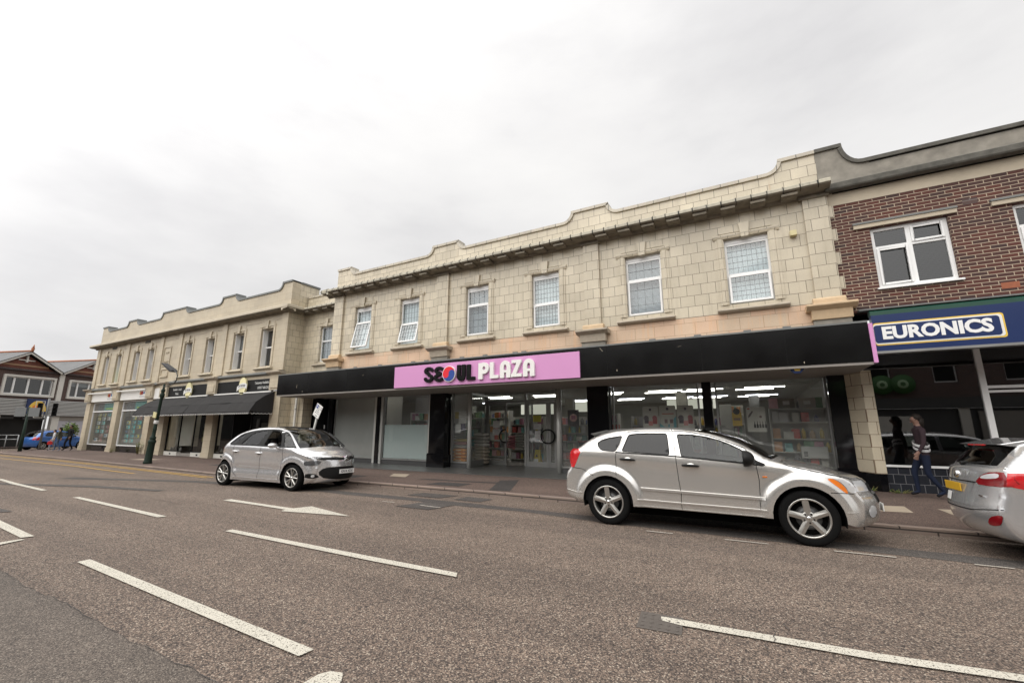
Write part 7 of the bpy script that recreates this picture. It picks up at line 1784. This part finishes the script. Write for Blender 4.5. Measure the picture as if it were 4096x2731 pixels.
# pole with sign backs, traffic signal, railing at the corner
t = thing('sign_pole', 'short dark post carrying two grey sign backs at the corner kerb', 'sign post', (-41.7, 9.75, .08)); m_ = MB(); m_.tube([(0, 0, 0), (0, 0, 1.0), (0, 0, 2.85)], [.10, .085, .05], 12); m_.build('post', M['lampgreen'], t)
for xo, nm in ((-.36, 'sign_back'), (.30, 'sign_back')): m_ = MB(); m_.box(xo - .26, xo + .26, -.06, .0, 2.22, 2.80); o = m_.build(nm, plain('grey sign back', (.20, .21, .21), .5), t); o.rotation_euler.z = R(52)
t = thing('traffic_signal', 'grey traffic signal pole with black signal heads in front of the sun sign', 'traffic light', (-44.8, 11.4, .08)); t.rotation_euler.z = R(70)
m_ = MB(); m_.tube([(0, 0, 0), (0, 0, 3.6)], .065, 12); m_.build('signal_pole', plain('grey signal pole', (.16, .165, .165), .5), t)
for s in (-1, 1):
    m_ = MB(); x = .38 * s; m_.box(x - .13, x + .13, -.1, .1, 2.35, 3.25); h = m_.build('signal_head', M['trim'], t)
    for k in range(3): m_ = MB(); z = 2.52 + k * .29; m_.tube([(x + .0, -.1, z), (x, -.30, z - .01)], [.11, .12], 12, caps=False); m_.build('visor', M['trim'], h)
    m_ = MB(); m_.box(x - .04, x + .04, .1, .12, 2.45, 3.1); m_.build('bracket', M['trim'], h)
m_ = MB(); frame(m_, -.62, -.16, 2.2, 3.4, -.05, -.02, .035); m_.build('backing_board_border', M['offwhite'], t)
t = thing('guard_rail', 'low grey metal guard rail by the dark shop front at the far left', 'railing', (-54.7, 12.1, 0)); t.rotation_euler.z = R(28)
m_ = MB()
for x in (-.95, 0., .95): m_.tube([(x, 0, 0), (x, 0, 1.0)], .03, 8)
for z in (.98, .66): m_.tube([(-.95, 0, z), (.95, 0, z)], .028, 8)
m_.build('rails', plain('galvanised rail', (.42, .43, .43), .5, metal=.3), t); t.location = (-51.2, 11.1, .03)

# weeds by the stone pier, small shrub behind the pedestrians
def weed(loc, h, n, label, mat='leaf', cat='plant', spread=.25):
    t = thing('weed', label, cat, loc); r_ = random.Random(int(loc[0] * 10)); m_ = MB(); s_ = MB()
    for i in range(n):
        a = r_.uniform(0, 2 * PI); q = r_.uniform(.1, 1) * spread; hh = h * r_.uniform(.4, 1); top = (q * math.cos(a), q * math.sin(a), hh); s_.tube([(top[0] * .2, top[1] * .2, 0), (top[0] * .6, top[1] * .6, hh * .55), top], [.006, .005, .003], 4)
        for k in range(7):
            f = r_.uniform(.25, 1); c_ = (top[0] * f, top[1] * f, hh * f); b = r_.uniform(0, 2 * PI); L_ = r_.uniform(.04, .10) * (h + .4); d = Vector((math.cos(b), math.sin(b), r_.uniform(-.2, .7))).normalized() * L_; p = d.cross(Vector((0, 0, 1))).normalized() * L_ * .28
            C_ = Vector(c_); m_.add([C_, C_ + d * .5 + p, C_ + d, C_ + d * .5 - p], [(0, 1, 2, 3)])
    s_.build('stems', M['leaf_dry'], t); m_.build('leaves', M[mat], t, clean=False); return t
weed((-30.6, 11.75, .13), .75, 26, 'tall straggly weed growing at the foot of the pier by the turquoise window'); weed((-33.9, 11.7, .13), .25, 12, 'low clump of weeds at the foot of the left stone pier')
weed((2.25, 12.6, .2), .14, 22, 'small weeds along the foot of the black plinth at the right', spread=.35); weed((2.75, 12.62, .2), .10, 18, 'small weeds along the foot of the dark tiled stall riser', spread=.35)
t = thing('shrub', 'small yellow green leafy bush showing between two pedestrians on the far corner', 'bush', (-47.4, 13.6, .05)); m_ = MB(); r_ = random.Random(5)
for i in range(900):
    a, b, q = r_.uniform(0, 2 * PI), r_.uniform(-1, 1), r_.uniform(.4, 1); c_ = Vector((.55 * q * math.cos(a) * (1 - b * b) ** .5, .55 * q * math.sin(a) * (1 - b * b) ** .5, 1.35 + .52 * q * b + .14 * math.sin(a * 3))); d = Vector((r_.uniform(-1, 1), r_.uniform(-1, 1), r_.uniform(-1, 1))).normalized() * .11; p = d.cross(Vector((r_.uniform(-1, 1), .3, 1))).normalized() * .045; m_.add([c_, c_ + d * .5 + p, c_ + d, c_ + d * .5 - p], [(0, 1, 2, 3)])
m_.build('crown', plain('bright leaves', (.13, .20, .03), .6, var=.6, scale=6), t, clean=False); m_ = MB(); [m_.tube([(0, 0, 0), (.1 * math.cos(k), .1 * math.sin(k), .6), (.3 * math.cos(k), .3 * math.sin(k), 1.2)], [.03, .02, .01], 6) for k in range(5)]; m_.build('trunk', M['leaf_dry'], t)

# ------------------------------------------------------------------ people
def person(name_label, loc, face, H_, J=None, mats=None, extra=None, hair='hair_dk', long_hair=False, female=False):
    """one continuous skinned body; J overrides joint positions (unit height, x = person's left, y = forward)"""
    P_ = dict(pelvis=(0, 0, .52), waist=(0, 0, .60), chest=(0, .0, .73), neck=(0, -.005, .825), neck2=(0, .0, .86), head=(0, .012, .915), top=(0, .01, .962),
              shL=(.105, 0, .80), elL=(.135, -.01, .625), wrL=(.14, .05, .485), haL=(.14, .06, .435), shR=(-.105, 0, .80), elR=(-.135, -.01, .625), wrR=(-.14, .05, .485), haR=(-.14, .06, .435),
              hiL=(.055, 0, .50), knL=(.06, .02, .28), anL=(.06, -.02, .045), toL=(.065, .075, .018), hiR=(-.055, 0, .50), knR=(-.06, .02, .28), anR=(-.06, -.02, .045), toR=(-.065, .075, .018))
    if J: P_.update(J)
    for s in 'LR':   # short fingers and thumb, each its own chain from the palm
        h = Vector(P_['ha' + s]); w_ = Vector(P_['wr' + s]); d = (h - w_).normalized(); sx = 1 if s == 'L' else -1
        side_ = d.cross(Vector((sx, 0, 0)));
        if side_.length < .1: side_ = Vector((0, 1, 0))
        side_.normalize()
        for k in range(4): b = h + side_ * (-.018 + .012 * k); P_['f%s%d' % (s, k)] = tuple(b + d * (.030 - .004 * abs(k - 1.5))); P_['b%s%d' % (s, k)] = tuple(b)
        P_['th' + s] = tuple(w_ + d * .03 + side_ * .032)
    R_ = dict(pelvis=(.082, .06), waist=(.070, .05), chest=(.088, .058), neck=(.034, .034), neck2=(.030, .032), head=(.043, .054), top=(.034, .042), shL=.034, elL=.025, wrL=.016, haL=(.011, .020), hiL=.052, knL=.033, anL=.021, toL=.018, thL=.007)
    E_ = [('pelvis', 'waist'), ('waist', 'chest'), ('chest', 'neck'), ('neck', 'neck2'), ('neck2', 'head'), ('head', 'top')]
    for s in 'LR': E_ += [('chest', 'sh' + s), ('sh' + s, 'el' + s), ('el' + s, 'wr' + s), ('wr' + s, 'ha' + s), ('pelvis', 'hi' + s), ('hi' + s, 'kn' + s), ('kn' + s, 'an' + s), ('an' + s, 'to' + s), ('wr' + s, 'th' + s)] + [e for k in range(4) for e in (('ha' + s, 'b%s%d' % (s, k)), ('b%s%d' % (s, k), 'f%s%d' % (s, k)))]
    names = list(P_); idx = {n: i for i, n in enumerate(names)}
    me = bpy.data.meshes.new('body'); me.from_pydata([tuple(c * H_ for c in P_[n]) for n in names], [(idx[a], idx[b]) for a, b in E_], [])
    o = bpy.data.objects.new('body', me); COL.objects.link(o)
    sk = o.modifiers.new('skin', 'SKIN'); sk.use_smooth_shade = True; ss = o.modifiers.new('sub', 'SUBSURF'); ss.levels = 2; ss.render_levels = 2
    for n in names:
        r_ = R_.get(n) or R_.get(n[:-1] + 'L') or (.006 if n[0] in 'fb' else .02); r_ = r_ if isinstance(r_, tuple) else (r_, r_); v = me.skin_vertices[0].data[idx[n]]; v.radius = (r_[0] * H_, r_[1] * H_); v.use_root = (n == 'pelvis')
    dg = bpy.context.evaluated_depsgraph_get(); dg.update(); m2 = bpy.data.meshes.new_from_object(o.evaluated_get(dg)); bpy.data.objects.remove(o); m2.name = 'body'
    # face: nose, brow, mouth, ears pushed out of the same surface
    hc = Vector(P_['head']) * H_
    for v in m2.vertices:
        d = v.co - hc
        if d.length < .075 * H_:
            if d.y > .03 * H_ and abs(d.x) < .010 * H_ and -.022 * H_ < d.z < .010 * H_: v.co.y += .011 * H_
            if abs(abs(d.x) - .045 * H_) < .012 * H_ and abs(d.z) < .015 * H_ and abs(d.y) < .015 * H_: v.co.x += math.copysign(.006 * H_, d.x)
    for k in ('top', 'legs', 'skin', 'shoes'): m2.materials.append(M[mats[k]])
    zt = H_ * mats.get('hem', .50); slv = mats.get('sleeve', 1.)
    wl, wr_ = [Vector(P_['wr' + s]) * H_ for s in 'LR']; el, er_ = [Vector(P_['el' + s]) * H_ for s in 'LR']
    for p in m2.polygons:
        c_ = p.center; p.use_smooth = True; k = 0
        dist_hand = min((c_ - wl).length, (c_ - wr_).length)
        arm = abs(c_.x) > .115 * H_ and c_.z > .38 * H_
        if c_.z > .842 * H_: k = 2
        elif dist_hand < .035 * H_ or (c_ - Vector(P_['haL']) * H_).length < .05 * H_ or (c_ - Vector(P_['haR']) * H_).length < .05 * H_: k = 2
        elif slv < 1 and (min((c_ - (el * .5 + wl * .5)).length, (c_ - (er_ * .5 + wr_ * .5)).length) < .10 * H_ and arm): k = 2
        elif c_.z < .05 * H_: k = 3
        elif c_.z < zt and not (arm and dist_hand < .2 * H_): k = 1
        p.material_index = k
    t = thing('person', name_label, 'person', loc, face); b = bpy.data.objects.new('body', m2); COL.objects.link(b); b.parent = t
    hm = MB(); hx, hy, hz = hc; s = H_
    hm.sphere((hx, hy - .012 * s, hz + .018 * s), (.047 * s, .056 * s, .052 * s), 18, 12)
    for i, v in enumerate(hm.v):
        if v[1] > hy + .022 * s and v[2] < hz + .035 * s: hm.v[i] = (v[0] * .9, hy + .022 * s, max(v[2], hz + .03 * s))
    if long_hair: hm.tube([(hx, hy - .04 * s, hz + .01 * s), (hx, hy - .045 * s, hz - .05 * s), (hx, hy - .045 * s, hz - .12 * s)], [.042 * s, .036 * s, .02 * s], 12)
    hm.build('hair', M[hair], t)
    f = MB(); f.sphere((hx - .016 * s, hy + .049 * s, hz + .002 * s), .0055 * s, 8, 6); f.sphere((hx + .016 * s, hy + .049 * s, hz + .002 * s), .0055 * s, 8, 6); f.build('eyes', M['ink'], t)
    f = MB(); f.tube([(hx - .014 * s, hy + .048 * s, hz - .030 * s), (hx, hy + .053 * s, hz - .031 * s), (hx + .014 * s, hy + .048 * s, hz - .030 * s)], .003 * s, 6); f.build('mouth', plain('lips', (.3, .09, .08), .5), t)
    if extra: extra(t, P_, H_)
    return t
walk = dict(knL=(.055, .09, .30), anL=(.05, .08, .055), toL=(.05, .16, .03), knR=(-.055, .0, .275), anR=(-.055, -.12, .075), toR=(-.055, -.04, .022), elL=(.14, -.04, .63), wrL=(.135, -.04, .50), haL=(.135, -.03, .45), elR=(-.14, .02, .63), wrR=(-.13, .09, .51), haR=(-.13, .11, .465))
def bag(mat, s=-1, z=.40, w_=.09, hgt=.16):
    def f(t, P_, H_):
        h = Vector(P_['haR' if s < 0 else 'haL']) * H_; m_ = MB(); m_.prism([(h.y - w_ * H_, h.z - .02 - hgt * H_), (h.y + w_ * H_, h.z - .02 - hgt * H_), (h.y + w_ * .8 * H_, h.z - .03), (h.y - w_ * .8 * H_, h.z - .03)], 'x', h.x - .03 * H_, h.x + .03 * H_)
        t2 = thing('carrier_bag', 'bright red bag carried by the smallest pedestrian on the far corner', 'bag', t.location); t2.rotation_euler = t.rotation_euler; o = m_.build('bag_body', M[mat], t2, bevel=.01)
        m_ = MB(); m_.tube([(h.x, h.y - .04, h.z - .04), (h.x, h.y - .02, h.z + .0), (h.x, h.y + .02, h.z + .0), (h.x, h.y + .04, h.z - .04)], .006, 6); m_.build('bag_handle', M[mat], t2)
    return f
person('person in black clothes walking nearest the stone corner pier', (-38.75, 11.15, .13), R(200), 1.66, walk, dict(top='cloth_black', legs='cloth_black', skin='skin_dk', shoes='cloth_black', hem=.5))
person('person in khaki top and blue jeans, middle of three on the far corner', (-39.1, 10.75, .12), R(150), 1.52, walk, dict(top='khaki', legs='denim', skin='skin', shoes='cloth_grey', hem=.5), long_hair=True)
person('shortest pedestrian in a white top with a red bag on the far corner', (-39.95, 10.75, .12), R(170), 1.36, walk, dict(top='cloth_white', legs='cloth_grey', skin='skin', shoes='cloth_black', hem=.52), extra=bag('cloth_red'))
def scarf(t, P_, H_):
    m_ = MB()
    for i, r_ in enumerate((.098, .099)): m_.lathe([(r_ * H_, (.56 + i * .05) * H_), (r_ * 1.03 * H_, (.575 + i * .05) * H_), (r_ * H_, (.59 + i * .05) * H_)], 26)
    for i, v in enumerate(m_.v): m_.v[i] = (v[0], v[1] * .74, v[2] + v[0] * .35)
    m_.build('spotted_scarf', bricks('spotted cloth', .03, .02, .008, (.02, .02, .03), (.03, .03, .04), (.6, .6, .6), rough=.8, bmp=0), t)
person('person with dark hair and dark blue jeans walking past the brick building shop front', (3.10, 12.05, .225), R(95), 1.70, walk, dict(top='cloth_maroon', legs='cloth_navy', skin='skin_dk', shoes='cloth_black', hem=.5), extra=scarf, long_hair=True)
# driver of the moving car, elbow at the open window
dr = person('driver sitting in the silver people carrier with an open window', (0, 0, 0), R(0), 1.66, dict(pelvis=(0, 0, .30), waist=(0, -.02, .37), chest=(0, -.05, .50), neck=(0, -.06, .60), neck2=(0, -.05, .635), head=(0, -.035, .69), top=(0, -.035, .737), shL=(.105, -.05, .575), shR=(-.105, -.05, .575), elL=(.13, .08, .45), wrL=(.09, .22, .47), haL=(.08, .25, .50), elR=(-.175, .06, .47), wrR=(-.13, .19, .52), haR=(-.11, .23, .54), hiL=(.055, .02, .29), hiR=(-.055, .02, .29), knL=(.07, .26, .31), anL=(.07, .36, .12), toL=(.07, .43, .10), knR=(-.07, .26, .31), anR=(-.07, .36, .12), toR=(-.07, .43, .10)), dict(top='cloth_maroon', legs='cloth_navy', skin='skin', shoes='cloth_black', hem=.28, sleeve=.5))
ca, sa = math.cos(R(4.3)), math.sin(R(4.3)); lx, ly = .03, -.40
dr.location = (-12.13 + lx * ca - ly * sa, 8.24 + lx * sa + ly * ca, .04 - .02); dr.rotation_euler = (0, 0, R(4.3) - PI / 2)

# ------------------------------------------------------------------ far side of the street, behind the camera, seen in the window reflections
T5 = abs_root('shop_building', 'dark brick terrace seen only as a reflection in the dark shop glass', 'shop building', (0, -13, 0))
mb = MB(); ho = []
x = -118.
while x < 34: ho.append((x, x + 1.2, 4.6, 6.1)); x += 3.4
holed_wall(mb, -120, 36, 3.6, 7.6, -13., -13.3, ho); mb.build('brick_wall', M['brickL'], T5, clean=False)
mb = MB(); [mb.quad((a, -13.2, c), (b, -13.2, c), (b, -13.2, d), (a, -13.2, d)) for a, b, c, d in ho]; mb.build('windows', M['upvc'], T5)
mb = MB(); [mb.box(a + .1, b - .1, -13.19, -13.16, c + .1, d - .1) for a, b, c, d in ho]; mb.build('window_panes', M['black'], T5)
mb = MB(); mb.box(-120, 36, -13.0, -12.8, 2.9, 3.6); mb.build('fascia', M['darkpanel'], T5)
mb = MB(); mb.box(-120, 36, -13.4, -13.2, 0, 2.9); mb.build('shop_fronts', M['darkpanel'], T5)
mb = MB(); x = -119
while x < 36: mb.box(x, x + .5, -13.1, -12.9, 0, 2.9); x += 5.7
mb.build('piers', M['offwhite'], T5)
mb = MB(); mb.box(4, 10, -13.05, -12.95, .3, 2.4); mb.build('pale_shop_wall', M['offwhite'], T5)
mb = MB(); mb.box(13, 22, -13.05, -12.95, .3, 2.7); mb.build('pale_shop_wall', M['soffit'], T5)
mb = MB(); mb.add([(-120, -13, 7.6), (36, -13, 7.6), (36, -18, 10.6), (-120, -18, 10.6)], [(0, 1, 2, 3)]); mb.build('roof', M['slate'], T5)
gd = plain('green sign disc', (.04, .13, .03), .5); gw = plain('pale green letter', (.35, .5, .3), .5)
for k in range(4):
    mb = MB(); mb.lathe([(0, -12.79 + k * .01), (.66, -12.79 + k * .01), (.66, -12.70 + k * .01), (0, -12.70 + k * .01)], 24, 'y', (6.2 + k * 1.1, 0, 4.55)); d_ = mb.build('green_sign_disc', gd, T5)
    mb = MB(); mb.lathe([(.14, -12.68 + k * .01), (.30, -12.68 + k * .01), (.30, -12.695 + k * .01), (.14, -12.695 + k * .01)], 16, 'y', (6.2 + k * 1.1, 0, 4.55)); mb.build('sign_letter', gw, d_)
fp = MB(); fp.box(-120, 36, -13.2, -8, -.12, .0); tag(fp.build('pavement', M['pave']), kind='structure')
fix_abs()
print('packs', npk[0], 'objects', len(scene.objects))
